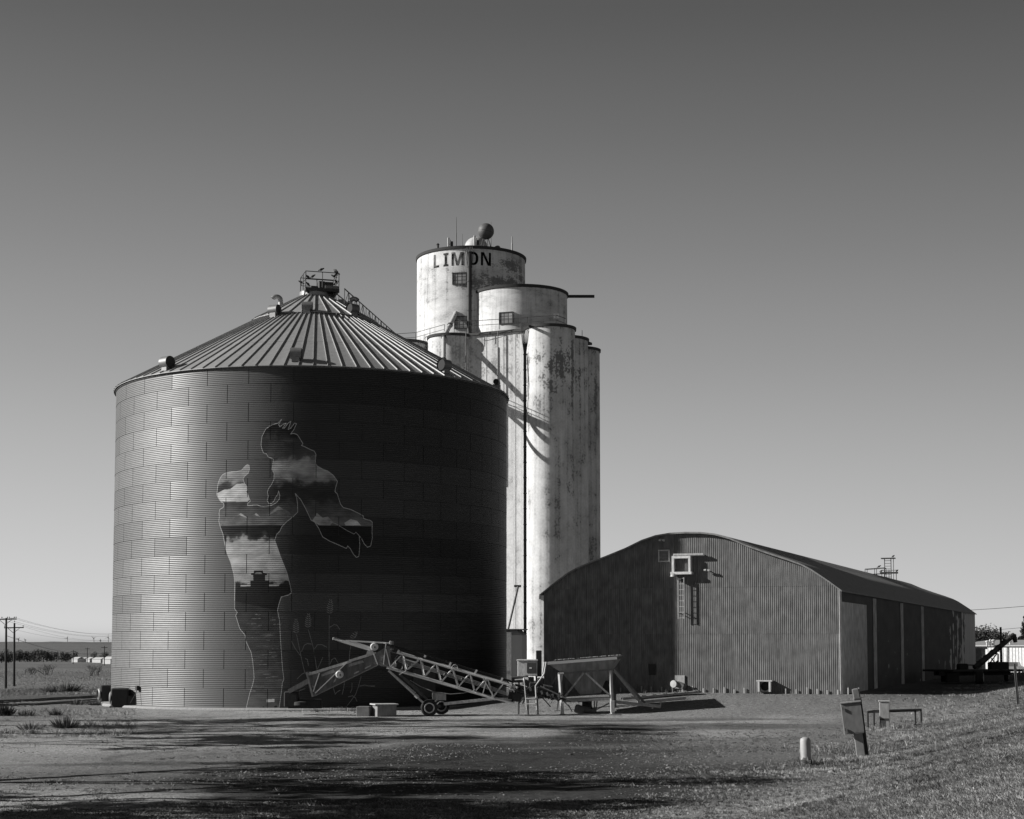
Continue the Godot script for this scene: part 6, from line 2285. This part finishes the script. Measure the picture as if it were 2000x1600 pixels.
	# wind turbines on the skyline
	for k in [[131, 1247, 1258, 6.0, 0.5, "wind turbine midway between the poles and the bin on the skyline"], [183, 1246.5, 1257, 5.5, 1.2, "wind turbine above the long low white shed on the skyline"], [211, 1245, 1256, 7.0, 0.2, "largest wind turbine, right beside the bin's left edge"], [36, 1248, 1257, 5.0, 0.9, "wind turbine just right of the shorter utility pole"], [49, 1250, 1256, 4.0, 1.7, "small wind turbine second to the right of the shorter utility pole"], [196, 1250.5, 1256, 3.6, 0.1, "smallest wind turbine, between two larger ones near the bin"]]:
		var d := 6500.0
		var hub := at(k[0], k[1], d); var f := at(k[0], k[2] + 2, d)
		f.y = minf(f.y, land(f.x, d))
		var s := thing("wind_turbine", "tiny pale " + k[5], "wind turbine", f, "wind turbines on the left skyline")
		var g := Geo.new()
		g.tube(f, hub, 2.2, 1.3, 8)
		part("tower", g, mat(0.6, 0.6, 0.0, false), s)
		g = Geo.new()
		g.cbox(hub + Vector3(0, 0, 1.5), Vector3(4, 4, 9), 0.8)
		part("nacelle", g, mat(0.6, 0.6, 0.0, false), s)
		var bl: float = k[3] * d / F
		for j in 3:
			g = Geo.new()
			var an: float = k[4] + TAU * j / 3.0
			g.tube(hub + Vector3(0, 0, 7), hub + Vector3(sin(an) * bl, cos(an) * bl, 7), 1.5, 0.4, 5)
			part("blade", g, mat(0.6, 0.6, 0.0, false), s)
	# trees along the foot of the rise, each its own
	for k in [[3, 1274, 760.0, 1, "dark evergreen clump at the far left edge behind the poles"], [12, 1266, 800.0, 1, "taller dark rounded tree behind the taller left pole"], [30, 1271, 840.0, 0, "dark tree right behind the shorter pole"], [38, 1268.5, 840.0, 1, "dark round tree right of the shorter pole on the plain"], [47, 1271, 850.0, 0, "low dark tree in the far row, left of its gap"], [54, 1270.5, 850.0, 1, "dark tree in the far row, right of the low one"], [66, 1269, 840.0, 1, "broad dark tree near the middle of the far row"], [73, 1267, 840.0, 0, "pointed dark tree near the middle of the far row"], [85, 1269.5, 830.0, 1, "tall dark clump right of the middle of the far row"], [92, 1269.5, 830.0, 1, "second tall dark clump right of the middle of the far row"], [100, 1272, 840.0, 0, "lower dark tree in the right half of the far row"], [110, 1272, 850.0, 0, "greyish thin tree in the right half of the far row"], [121, 1273, 850.0, 0, "low thicket at the right end of the far row"], [131, 1273.5, 850.0, 0, "grey bush last in the far tree row"], [148, 1272.5, 900.0, 0, "small tree behind the leftmost white shed"], [185, 1272.5, 880.0, 0, "leafless grey tree behind the white shed row"], [208, 1273, 820.0, 0, "grey tree behind the tallest white shed"]]:
		var t := at(k[0], k[1], k[2])
		var f := on_land(t.x, k[2])
		var ft := thing("far_tree", k[4], "tree", f, "trees in the far row on the plain")
		var hh := t.y - f.y
		var g := Geo.new()
		g.tube(f - Vector3.UP * 0.3, f + Vector3.UP * hh * 0.6, 0.25, 0.1, 6, false)
		part("trunk", g, mat(0.07, 0.95), ft)
		g = Geo.new()
		for j in 4:
			var q := f + Vector3(rng.randfn() * hh * 0.24, hh * rng.randf_range(0.25, 0.72), rng.randfn() * hh * 0.3)
			leafy(g, q, Vector3(hh * 0.36, hh * 0.28, hh * 0.36), 170 if k[3] else 90, 0.6)
		leafy(g, f + Vector3.UP * hh * 0.75, Vector3(hh * 0.28, hh * 0.26, hh * 0.28), 120, 0.5)
		part("crown", g, mat(0.085 if k[3] else 0.13, 0.95), ft)
	# bare bushes standing on the plain
	for k in [[92, 1290, 330.0, "leafless spreading bush on the plain right of the poles"], [180, 1291, 325.0, "leafless bush on the plain beside the bin's left edge"], [60, 1297, 345.0, "smaller leafless bush between the poles and the large one"]]:
		var t := at(k[0], k[1], k[2])
		var f := on_land(t.x, k[2])
		var s := thing("bare_bush", k[3], "bush", f, "")
		var g := Geo.new()
		var tips := []
		for j in 9:
			limb(g, f + Vector3(rng.randfn() * 0.5, -0.1, rng.randfn() * 0.3), Vector3(rng.randfn() * 0.7, 1, rng.randfn() * 0.5).normalized(), (t.y - f.y) * 0.36, 0.07, 3, tips, 0.25)
		part("branches", g, mat(0.13, 0.95), s)
	# trees off to the left whose shade lies across the lot
	for k in [[-30.5, 75.5, 12.0, 6.0, "farthest"], [-32.5, 70.0, 18.0, 8.0, "tall second"], [-30.0, 64.0, 15.5, 7.0, "broad third"], [-28.0, 58.5, 10.0, 5.0, "low fourth"], [-24.0, 41.5, 12.8, 7.0, "third nearest"], [-22.5, 37.0, 12.0, 6.5, "second nearest"], [-21.5, 33.0, 11.5, 6.5, "nearest"]]:
		tree("roadside_tree", k[4] + " tree out of the picture on the left, shading the gravel", "shade trees left of the lot", on_land(k[0], k[1]), k[2], k[3], 1700, 0.36, 0.06, 3)

# ---------------------------------------------------------------- right side: sheds, trailer, auger
func make_right() -> void:
	# white metal shed at the right edge
	var a := at(1903, 1318, 206.0)
	a.y = land(a.x, 206.0)
	var u := Vector3(0.62, 0, 0.785); var n := Vector3(-0.785, 0, 0.62)
	var root := thing("metal_shed", "long low white ribbed metal shed at the right edge beyond the warehouse", "shed", a)
	var b := Basis(u, Vector3.UP, n)
	var w := 26.0; var h := at(1903, 1262.5, 206.0).y - a.y
	var c := a + u * (w * 0.5 - 3.0) - n * 4.0
	var g := Geo.new()
	g.box(c + Vector3.UP * (h * 0.5 - 0.3), Vector3(w, h + 0.6, 8.0), b)
	part("wall", g, mat(0.8, 0.7), root)
	g = Geo.new()
	for k in 58:
		g.box(c + n * 4.02 + u * (k * 0.45 - w * 0.5 + 0.2) + Vector3.UP * h * 0.5, Vector3(0.06, h - 0.1, 0.05), b)
	part("ribs", g, mat(0.62, 0.7), root)
	g = Geo.new()
	g.plate([c + b * Vector3(-w * 0.51, h, 4.3), c + b * Vector3(w * 0.51, h, 4.3), c + b * Vector3(w * 0.51, h + 0.7, -4.3), c + b * Vector3(-w * 0.51, h + 0.7, -4.3)], Vector3(0, 0.14, 0))
	part("roof", g, mat(0.45, 0.6, 0.2), root)
	for k in [[1928, 1252.5, 0.22, "squat"], [1934, 1250, 0.12, "thin"], [1940, 1250.5, 0.3, "capped"], [1973, 1253, 0.2, "end"]]:
		var t := at(k[0], k[1], 203.0)
		g = Geo.new()
		g.tube(Vector3(t.x, a.y + h, t.z), t, k[2] * 0.6, k[2] * 0.6, 8)
		g.lathe(t, [Vector2(k[2], -0.12), Vector2(k[2], 0.0), Vector2(0.0, 0.12)], 10)
		part("roof_vent", g, mat(0.75, 0.5), root)
	# dark lower shed in the warehouse's shade
	var e := at(1917, 1320, 168.0)
	e.y = land(e.x, 168.0)
	var hs := at(1917, 1268, 168.0).y - e.y
	var low := thing("low_shed", "dark flat-roofed shed between the warehouse's far end and the white shed", "shed", e)
	g = Geo.new()
	g.box(e + Vector3(-1.0, hs * 0.5, -2.0), Vector3(3.6, hs, 4.0), Basis(Vector3.UP, -0.38))
	part("wall", g, mat(0.3, 0.8), low)
	g = Geo.new()
	g.cbox(e + Vector3(-1.0, hs + 0.08, -2.0), Vector3(4.0, 0.22, 4.5), 0.03, Basis(Vector3.UP, -0.38))
	part("roof", g, mat(0.4, 0.8), low)
	g = Geo.new()
	g.bar(e + Vector3(-2.0, hs * 0.45, 0.3), e + Vector3(0.4, hs * 0.45, 0.6), 0.05, 0.1)
	part("rail", g, mat(0.04, 0.8), low)
	# trees beyond
	for k in [[1912, 1238, 236.0, 5.5, "round bushy tree beside the warehouse's far end"], [1927, 1229, 240.0, 6.0, "broad tree above the small roof vents"], [1944, 1231, 244.0, 5.5, "broad tree left of the slender right-hand pole"], [1962, 1236, 250.0, 5.0, "thin twiggy tree behind the auger's raised end"], [1976, 1243, 240.0, 4.0, "low tree right of the auger's raised end"]]:
		var t := at(k[0], k[1], k[2])
		var f := on_land(t.x, k[2])
		tree("background_tree", k[4], "trees behind the white shed", f, t.y - f.y, k[3] * 1.3, 1500, 0.26, 0.085, 3)
	for k in [[2003, 1206, 232.0, "tall dark conifer cut by the right edge of the picture"], [1990, 1247, 238.0, "small dark conifer just left of the tall one"]]:
		var t := at(k[0], k[1], k[2])
		var f := on_land(t.x, k[2])
		tree("conifer", k[3], "conifers at the right edge", f, t.y - f.y, (t.y - f.y) * 0.55, 2600, 0.3, 0.045, 2, true)
	# slender pole
	var pt := at(1954.5, 1225, 150.0)
	var pf := on_land(pt.x, 150.0)
	g = Geo.new()
	g.tube(pf, pt, 0.14, 0.1, 8)
	g.box(pt - Vector3.UP * 0.4, Vector3(0.16, 0.3, 0.16))
	whole("light_pole", g, mat(0.06, 0.8), pf, "slender dark pole standing behind the auger at the right", "pole")
	# flat trailer with dual tyres in the warehouse's shade
	var d := 108.0
	var o := on_land(at(1900, 1330, d).x, d)
	var tl := thing("flatbed_trailer", "black flatbed trailer with dual tyres in the deep shade of the warehouse", "trailer", o)
	g = Geo.new()
	var q0 := at(1832, 1310, d - 1); var q1 := at(1968, 1309, d + 6.0)
	g.bar(q0, q1, 2.3, 0.14)
	g.bar(q0 - Vector3(0, 0.2, 0.8), q1 - Vector3(0, 0.2, 0.8), 0.15, 0.28)
	g.bar(q0 - Vector3(0, 0.2, -0.5), q1 - Vector3(0, 0.2, -0.5), 0.15, 0.28)
	part("deck", g, mat(0.025, 0.8), tl)
	g = Geo.new()
	g.cbox(at(1880, 1303.5, d), Vector3(0.7, 0.5, 0.6), 0.08)
	g.cbox(at(1856, 1322, d - 0.5), Vector3(0.9, 0.7, 1.4), 0.06)
	g.bar(at(1872, 1298.5, d), at(1903, 1299.5, d), 0.1, 0.08)
	g.cbox(at(1950, 1300, d + 3), Vector3(1.3, 0.5, 0.8), 0.08)
	part("load", g, mat(0.02, 0.8), tl)
	for k in [[1909, 0.0], [1913, 0.33], [1917.5, 0.7]]:
		var p := at(k[0], 1325, d)
		wheel(tl, Vector3(p.x, land(p.x, d) + 0.45, p.z), Vector3(0.94, 0, 0.34).normalized(), 0.45, 0.24)
	var pb := at(1966, 1316, d + 6.0)
	wheel(tl, Vector3(pb.x, land(pb.x, d + 6) + 0.43, pb.z), Vector3(0.94, 0, 0.34).normalized(), 0.43, 0.3)
	# grain auger
	var ag := thing("grain_auger", "dark grain auger tube raised at a slant on a wheeled frame, right of the warehouse", "auger", on_land(at(1930, 1320, 113.0).x, 113.0))
	g = Geo.new()
	var au0 := at(1903, 1304, 112.0); var au1 := at(1980, 1240, 114.0)
	g.tube(au0, au1, 0.16, 0.16, 12)
	g.bar(au0 + Vector3(0.1, -0.2, 0), au1 + Vector3(0, -0.2, 0), 0.06, 0.06)
	for k in 6:
		g.lathe(au0.lerp(au1, 0.15 + 0.15 * k), [Vector2(0.16, -0.1), Vector2(0.2, -0.1), Vector2(0.2, 0.1), Vector2(0.16, 0.1)], 12, (au1 - au0).normalized())
	part("tube", g, mat(0.05, 0.7), ag)
	g = Geo.new()
	g.tube(au1, au1 + Vector3(0.12, -0.55, 0), 0.18, 0.14, 10)
	part("spout", g, mat(0.03, 0.7), ag)
	g = Geo.new()
	for l in [[1955, 1262, 1955, 1312], [1969, 1264, 1969, 1310], [1948, 1276, 1930, 1300], [1937, 1277.5, 1950, 1277.5], [1950, 1277.5, 1950, 1300], [1937, 1286, 1947, 1300], [1950, 1290, 1942, 1296]]:
		g.bar(at(l[0], l[1], 113.0), at(l[2], l[3], 113.0), 0.07, 0.07 if l[0] < 1955 else 0.13, Vector3.BACK)
	part("frame", g, mat(0.03, 0.8), ag)
	# small car by the shed
	var cf := on_land(at(1981, 1315, 188.0).x, 188.0)
	var car := thing("parked_car", "small pale car parked at the white shed near the right edge", "car", cf)
	var cb := Basis(Vector3.UP, 1.1)
	g = Geo.new()
	g.plate([cf + cb * Vector3(-2.0, 0.3, 0.85), cf + cb * Vector3(2.0, 0.3, 0.85), cf + cb * Vector3(2.05, 0.75, 0.85), cf + cb * Vector3(1.2, 0.9, 0.85), cf + cb * Vector3(-1.9, 0.92, 0.85), cf + cb * Vector3(-2.05, 0.6, 0.85)], cb * Vector3(0, 0, -1.7))
	part("body", g, mat(0.3, 0.3), car)
	g = Geo.new()
	g.plate([cf + cb * Vector3(-1.6, 0.9, 0.72), cf + cb * Vector3(0.9, 0.9, 0.72), cf + cb * Vector3(0.3, 1.42, 0.62), cf + cb * Vector3(-1.1, 1.42, 0.62)], cb * Vector3(0, 0, -1.36))
	part("cabin", g, mat(0.12, 0.15), car)
	for s in [[-1.25, 0.8], [1.25, 0.8], [-1.25, -0.8], [1.25, -0.8]]:
		wheel(car, cf + cb * Vector3(s[0], 0.31, s[1]), cb * Vector3(0, 0, 1), 0.31, 0.2)
	wire(at(1700, 1196, 210.0), at(2150, 1167, 225.0), 0.6, 0.03, "upper power line crossing the sky at the right", "")
	wire(at(1700, 1240, 230.0), at(2150, 1208, 245.0), 0.6, 0.025, "lower power line just above the background trees at the right", "")

# ---------------------------------------------------------------- things on the bank
func make_bank_things() -> void:
	# leaning meter box on its post
	var f := ground_at(1683, 1479)
	var d := -f.z
	var sc := d / F
	var lean := Basis(Vector3.BACK, 0.115)
	var root := thing("meter_box", "pale metal meter box on a leaning dark post at the foot of the grassy bank", "meter box", f)
	var g := Geo.new()
	var tw := lean * Basis(Vector3.UP, -0.22)
	g.cbox(f + lean * Vector3(0.12, 0.72, -0.1), Vector3(0.2, 1.75, 0.22), 0.02, tw)
	part("post", g, mat(0.05, 0.9), root)
	g = Geo.new()
	g.cbox(f + lean * Vector3(0.13, 1.45, -0.2), Vector3(0.2, 0.8, 0.1), 0.03, tw * Basis(Vector3.BACK, 0.05))
	part("board", g, mat(0.2, 0.9), root)
	g = Geo.new()
	g.cbox(f + lean * Vector3(-0.13, 1.08, 0.08), Vector3(0.54, 0.84, 0.26), 0.02, tw)
	part("box", g, mat(0.2, 0.55), root)
	g = Geo.new()
	g.cbox(f + lean * Vector3(-0.13, 1.515, 0.1), Vector3(0.57, 0.03, 0.31), 0.01, tw)
	part("lid", g, mat(0.3, 0.5), root)
	g = Geo.new()
	g.box(f + lean * Vector3(-0.13, 1.08, 0.213), Vector3(0.48, 0.78, 0.012), tw)
	part("door", g, mat(0.19, 0.55), root)
	g = Geo.new()
	g.cbox(f + lean * Vector3(-0.02, 0.3, 0.04), Vector3(0.24, 0.75, 0.1), 0.02, tw)
	part("conduit_cover", g, mat(0.3, 0.6), root)
	g = Geo.new()
	g.cbox(f + lean * Vector3(0.08, 1.08, 0.235), Vector3(0.035, 0.1, 0.03), 0.005, tw)
	for yy in [0.8, 1.36]:
		g.cbox(f + lean * Vector3(-0.385, yy, 0.2), Vector3(0.03, 0.09, 0.04), 0.005, tw)
	part("latch", g, mat(0.08, 0.6), root)
	root.scale = Vector3.ONE * clampf(d / 42.0, 0.7, 1.15)
	# round-topped marker post
	f = ground_at(1575, 1494)
	root = thing("marker_bollard", "pale round-topped cable marker with a dark scorched foot on the lower bank", "bollard", f)
	g = Geo.new()
	g.lathe(f - Vector3.UP * 0.1, [Vector2(0.15, 0.0), Vector2(0.148, 0.78), Vector2(0.13, 0.84), Vector2(0.07, 0.875), Vector2(0.0, 0.88)], 24, (Vector3.UP + Vector3(-0.03, 0, 0)).normalized(), true)
	part("shell", g, mat(0.5, 0.55), root)
	g = Geo.new()
	g.lathe(f - Vector3.UP * 0.1, [Vector2(0.162, 0.0), Vector2(0.156, 0.26)], 24)
	part("dark_band", g, mat(0.05, 0.8), root)
	g = Geo.new()
	g.bar(f + Vector3(-0.12, 0.2, 0.17), f + Vector3(0.06, 0.12, 0.19), 0.02, 0.05)
	g.bar(f + Vector3(0.16, 0.02, 0.05), f + Vector3(0.24, 0.0, 0.1), 0.1, 0.08)
	part("tag", g, mat(0.4, 0.6), root)
	root.scale = Vector3.ONE * clampf(-f.z / 43.0, 0.7, 1.05)
	# square pedestal
	f = ground_at(1728, 1420)
	root = thing("pedestal", "square pale utility pedestal standing behind the pipe rail", "pedestal", f)
	g = Geo.new()
	var pb := Basis(Vector3.UP, -0.22)
	g.cbox(f + Vector3.UP * 0.53, Vector3(0.42, 1.16, 0.34), 0.02, pb)
	part("cabinet", g, mat(0.42, 0.6), root)
	g = Geo.new()
	g.cbox(f + Vector3.UP * 1.12, Vector3(0.5, 0.05, 0.42), 0.015, pb)
	part("cap", g, mat(0.5, 0.5), root)
	g = Geo.new()
	g.box(f + pb * Vector3(0, 0.33, 0.178), Vector3(0.4, 0.09, 0.01), pb)
	g.box(f + pb * Vector3(-0.19, 0.14, 0.178), Vector3(0.03, 0.3, 0.01), pb)
	part("dark_band", g, mat(0.06, 0.8), root)
	# pipe rail round it
	var c := []
	for p in [[1695, 1421], [1788, 1416], [1799, 1413], [1707, 1418]]:
		c.append(ground_at(p[0], p[1]))
	root = thing("pipe_rail", "low dark pipe rail on four legs around the square pedestal", "rail", c[0])
	var y: float = c[0].y + 0.66
	g = Geo.new()
	for k in 4:
		g.tube(Vector3(c[k].x, y, c[k].z), Vector3(c[(k + 1) % 4].x, y, c[(k + 1) % 4].z), 0.045, 0.045, 8)
	part("top_rail", g, mat(0.05, 0.7), root)
	for k in 4:
		g = Geo.new()
		g.tube(c[k] - Vector3.UP * 0.15, Vector3(c[k].x, y + 0.03, c[k].z), 0.05, 0.05, 8)
		part("leg", g, mat(0.05, 0.7), root)
	# slanting steel post
	f = ground_at(1989, 1376)
	g = Geo.new()
	var t := at(1982, 1297, -f.z)
	g.bar(f - Vector3.UP * 0.2, t, 0.1, 0.07, Vector3.BACK)
	g.bar(f + Vector3(0.03, -0.2, 0.05), t + Vector3(0.03, 0, 0.05), 0.03, 0.06, Vector3.BACK)
	whole("steel_post", g, mat(0.08, 0.7), f, "slanting dark steel post on the bank at the right edge", "post")

# ---------------------------------------------------------------- grass and stones
func tuft(blades: int, h: float, spread: float, seed_: int, width := 0.006) -> ArrayMesh:
	var r := RandomNumberGenerator.new()
	r.seed = seed_
	var g := Geo.new()
	for k in blades:
		var a := r.randf() * TAU
		var o := Vector3(cos(a), 0, sin(a)) * spread * sqrt(r.randf())
		var lean := Vector3(r.randfn() * 0.6, 0, r.randfn() * 0.6)
		var hh := h * r.randf_range(0.45, 1.1)
		var s := Vector3(cos(a + 1.3), 0, sin(a + 1.3)) * width * r.randf_range(0.7, 1.4)
		var m := o + lean * hh * 0.4 + Vector3.UP * hh * 0.6
		var t := o + lean * hh * 1.25 + Vector3.UP * hh * (0.95 - 0.35 * lean.length())
		var nn := Vector3(-s.z, 0.004, s.x).normalized() + Vector3.UP * 0.5
		g.tri3(o - s, o + s, m + s * 0.7, nn.normalized(), nn.normalized(), nn.normalized())
		g.tri3(o - s, m + s * 0.7, m - s * 0.7, nn.normalized(), nn.normalized(), nn.normalized())
		g.tri3(m - s * 0.7, m + s * 0.7, t, nn.normalized(), nn.normalized(), nn.normalized())
	return g.mesh()

func scatter(called: String, label: String, m: Mesh, spots: Array, material: Material) -> void:
	var mm := MultiMesh.new()
	mm.transform_format = MultiMesh.TRANSFORM_3D
	mm.use_colors = true
	mm.mesh = m
	mm.instance_count = spots.size()
	var buf := PackedFloat32Array()
	buf.resize(spots.size() * 16)
	var i := 0
	for s in spots:        # [position, scale, turn, tone, squash]
		var c: float = cos(s[2]) * s[1]; var sn: float = sin(s[2]) * s[1]
		var p: Vector3 = s[0]
		for e in [c, 0.0, sn, p.x, 0.0, s[1] * s[4], 0.0, p.y, -sn, 0.0, c, p.z, s[3], s[3], s[3], 1.0]:
			buf[i] = e
			i += 1
	mm.buffer = buf
	var o := MultiMeshInstance3D.new()
	o.name = called
	o.multimesh = mm
	o.material_override = material
	add_child(o)
	tag(o, label, "grass" if called.contains("grass") else "stones", "", "stuff")

func make_plants() -> void:
	var gm := StandardMaterial3D.new()
	gm.resource_name = "dry grass"
	gm.vertex_color_use_as_albedo = true
	gm.roughness = 0.9
	gm.metallic_specular = 0.2
	gm.backlight_enabled = true
	gm.backlight = Color(0.25, 0.25, 0.25)
	var bank := []; var lot := []; var plain := []; var tall := []
	for k in 150000:
		var d := 1.0 / lerpf(1.0 / 12.0, 1.0 / 105.0, rng.randf())
		var x := rng.randf_range(-0.36, 0.40) * d
		var s := bank_s(x, d)
		var n := nz.get_noise_2d(x * 2.2, d * 2.2)
		var fine := nz2.get_noise_2d(x * 9.0, d * 9.0)
		var q := wh_local(x, d)
		if q.x > -1.0 and q.y > -0.3 and q.x < WHW + 0.6: continue
		var by_front := q.y > -7.0 and q.y < 0.0 and q.x > 0.0 and q.x < WHW + 2.0
		var on_bank := smooth(-4.0, 2.5, s + 3.5 * n)
		if by_front: on_bank = maxf(on_bank, 0.55)
		if rng.randf() < on_bank * (0.75 + 0.5 * fine):
			var size := rng.randf_range(0.55, 1.15) * (0.75 + 0.35 * smooth(0.0, 6.0, s)) * (1.0 + 0.35 * nz.get_noise_2d(x * 0.9 + 70.0, d * 0.9))
			var tone := clampf(0.33 + 0.19 * n + 0.19 * fine + 0.16 * nz.get_noise_2d(s * 2.4 + 33.0, (0.45 * x + 0.89 * d) * 0.35) + rng.randfn() * 0.07, 0.05, 0.6)
			bank.append([Vector3(x, land(x, d) - 0.01, -d), size, rng.randf() * TAU, tone, rng.randf_range(0.7, 1.15)])
		elif d < 90.0 and x > -14.0 and rng.randf() < smooth(-0.05, 0.35, nz.get_noise_2d(x * 0.55 + 11.0, d * 1.9 - 0.35 * x) * -1.0 + 0.6 * n + 0.5 * fine + 0.03 * (x - lerpf(-8.6, 2.6, clampf((d - 36.0) / 42.0, 0.0, 1.0)))):
			lot.append([Vector3(x, land(x, d) - 0.01, -d), rng.randf_range(0.5, 1.3), rng.randf() * TAU, clampf(0.2 + 0.12 * fine + rng.randfn() * 0.06, 0.08, 0.6), rng.randf_range(0.4, 0.8)])
	for k in 45000:
		var d := 1.0 / lerpf(1.0 / 44.0, 1.0 / 112.0, rng.randf())
		var x := rng.randf_range(0.1, 0.40) * d
		var q := wh_local(x, d)
		if q.x > -1.0 and q.y > -0.3 and q.x < WHW + 0.6: continue
		var n := nz.get_noise_2d(x * 2.2, d * 2.2)
		var fine := nz2.get_noise_2d(x * 9.0, d * 9.0)
		if rng.randf() > smooth(-3.0, 1.5, bank_s(x, d) + 3.0 * n) * (0.7 + 0.5 * fine): continue
		bank.append([Vector3(x, land(x, d) - 0.01, -d), rng.randf_range(0.8, 1.5), rng.randf() * TAU, clampf(0.33 + 0.18 * n + 0.2 * fine + rng.randfn() * 0.08, 0.05, 0.65), rng.randf_range(0.7, 1.15)])
	for k in 30000:
		var d := 1.0 / lerpf(1.0 / 62.0, 1.0 / 420.0, rng.randf())
		var x := rng.randf_range(-0.36, -0.235) * d
		var n := nz.get_noise_2d(x * 0.8, d * 0.8)
		if d < 112.0 and rng.randf() < (0.6 if n > -0.1 and d < 88.0 else 0.93): continue
		if d < 130.0 and rng.randf() < 0.5: continue
		if rng.randf() > 0.55 + n: continue
		plain.append([Vector3(x, land(x, d) - 0.02, -d), rng.randf_range(0.3, 0.85) * (0.7 if d < 112.0 else 0.8 + d * 0.0016), rng.randf() * TAU, clampf(0.25 + 0.13 * n + rng.randfn() * 0.05, 0.06, 0.5), rng.randf_range(0.6, 1.2)])
	# long dry stalks by the things on the bank and the far left verge
	for p in [[1575, 1494, 26, 0.5], [1620, 1470, 30, 0.7], [1735, 1424, 34, 0.7], [1700, 1470, 40, 0.8], [1790, 1412, 20, 0.6], [640, 1390, 26, 0.9], [690, 1389, 22, 0.6], [590, 1391, 14, 0.6], [1290, 1352, 18, 0.5], [1840, 1390, 16, 1.4], [1930, 1376, 16, 1.4]]:
		var c := ground_at(p[0], p[1])
		for j in p[2]:
			var x: float = c.x + rng.randfn() * p[3]; var d: float = -c.z + rng.randfn() * p[3]
			tall.append([Vector3(x, land(x, d) - 0.01, -d), rng.randf_range(0.6, 1.5), rng.randf() * TAU, rng.randf_range(0.12, 0.36), rng.randf_range(0.7, 1.3)])
	scatter("bank_grass", "short dry grass covering the bank in the right foreground", tuft(14, 0.12, 0.1, 1, 0.0052), bank, gm)
	scatter("lot_grass", "sparse weeds growing through the trodden lot", tuft(8, 0.12, 0.12, 2, 0.008), lot, gm)
	scatter("prairie_grass", "rough dry grass on the plain at the left", tuft(12, 0.45, 0.25, 3, 0.014), plain, gm)
	scatter("tall_grass", "long dry stalks around posts and footings", tuft(7, 0.26, 0.1, 4, 0.007), tall, gm)
	# loose stones and clods on the gravel
	var stones := []
	for k in 42000:
		var d := 1.0 / lerpf(1.0 / 26.0, 1.0 / 100.0, rng.randf())
		var x := rng.randf_range(-0.37, 0.37) * d
		if bank_s(x, d) > 1.0: continue
		var n := nz.get_noise_2d(x * 1.7 + 20.0, d * 1.7)
		if rng.randf() > 0.4 + n: continue
		var size := 0.018 + 0.03 * pow(rng.randf(), 3.0)
		if rng.randf() < 0.006: size *= 2.6
		stones.append([Vector3(x, land(x, d) - size * 0.2, -d), size, rng.randf() * TAU, clampf(0.16 + rng.randfn() * 0.05, 0.05, 0.4), rng.randf_range(0.5, 0.9)])
	var g := Geo.new()
	var r := RandomNumberGenerator.new()
	r.seed = 77
	g.ball(Vector3.ZERO, Vector3(1, 1, 1), 6)
	for i in g.v.size():
		var h := sin(g.v[i].x * 7.1 + g.v[i].y * 3.3 + g.v[i].z * 5.7)
		g.v[i] *= 1.0 + 0.22 * h
	scatter("gravel", "loose stones scattered over the gravel lot", g.mesh(), stones, gm)
	# shrubs on the left verge
	for k in [[8, 1398, 0.9, 1.4, 260, 0.045, "dark tangled shrub at the left edge in front of the tracks"], [52, 1398, 0.5, 1.2, 160, 0.14, "low pale shrub left of the lot, in front of the tracks"], [110, 1397, 0.5, 1.0, 160, 0.1, "low rounded shrub between the tracks and the lot"], [128, 1421, 0.75, 1.6, 220, 0.2, "tall pale dry shrub in the shade streak at the left"], [60, 1425, 0.5, 1.5, 160, 0.14, "spreading pale shrub in the lower left shade"], [150, 1376, 0.5, 1.8, 180, 0.12, "dry weeds beside the track left of the fans"], [185, 1377, 0.45, 1.2, 140, 0.13, "dry weeds just left of the nearest black fan"], [130, 1350, 1.0, 3.2, 320, 0.07, "dark brush beyond the tracks midway to the bin"], [105, 1352, 0.8, 2.4, 240, 0.16, "pale brush beyond the tracks left of the dark brush"]]:
		shrub(k[6], ground_at(k[0], k[1]), k[2], k[3], k[4], k[5])
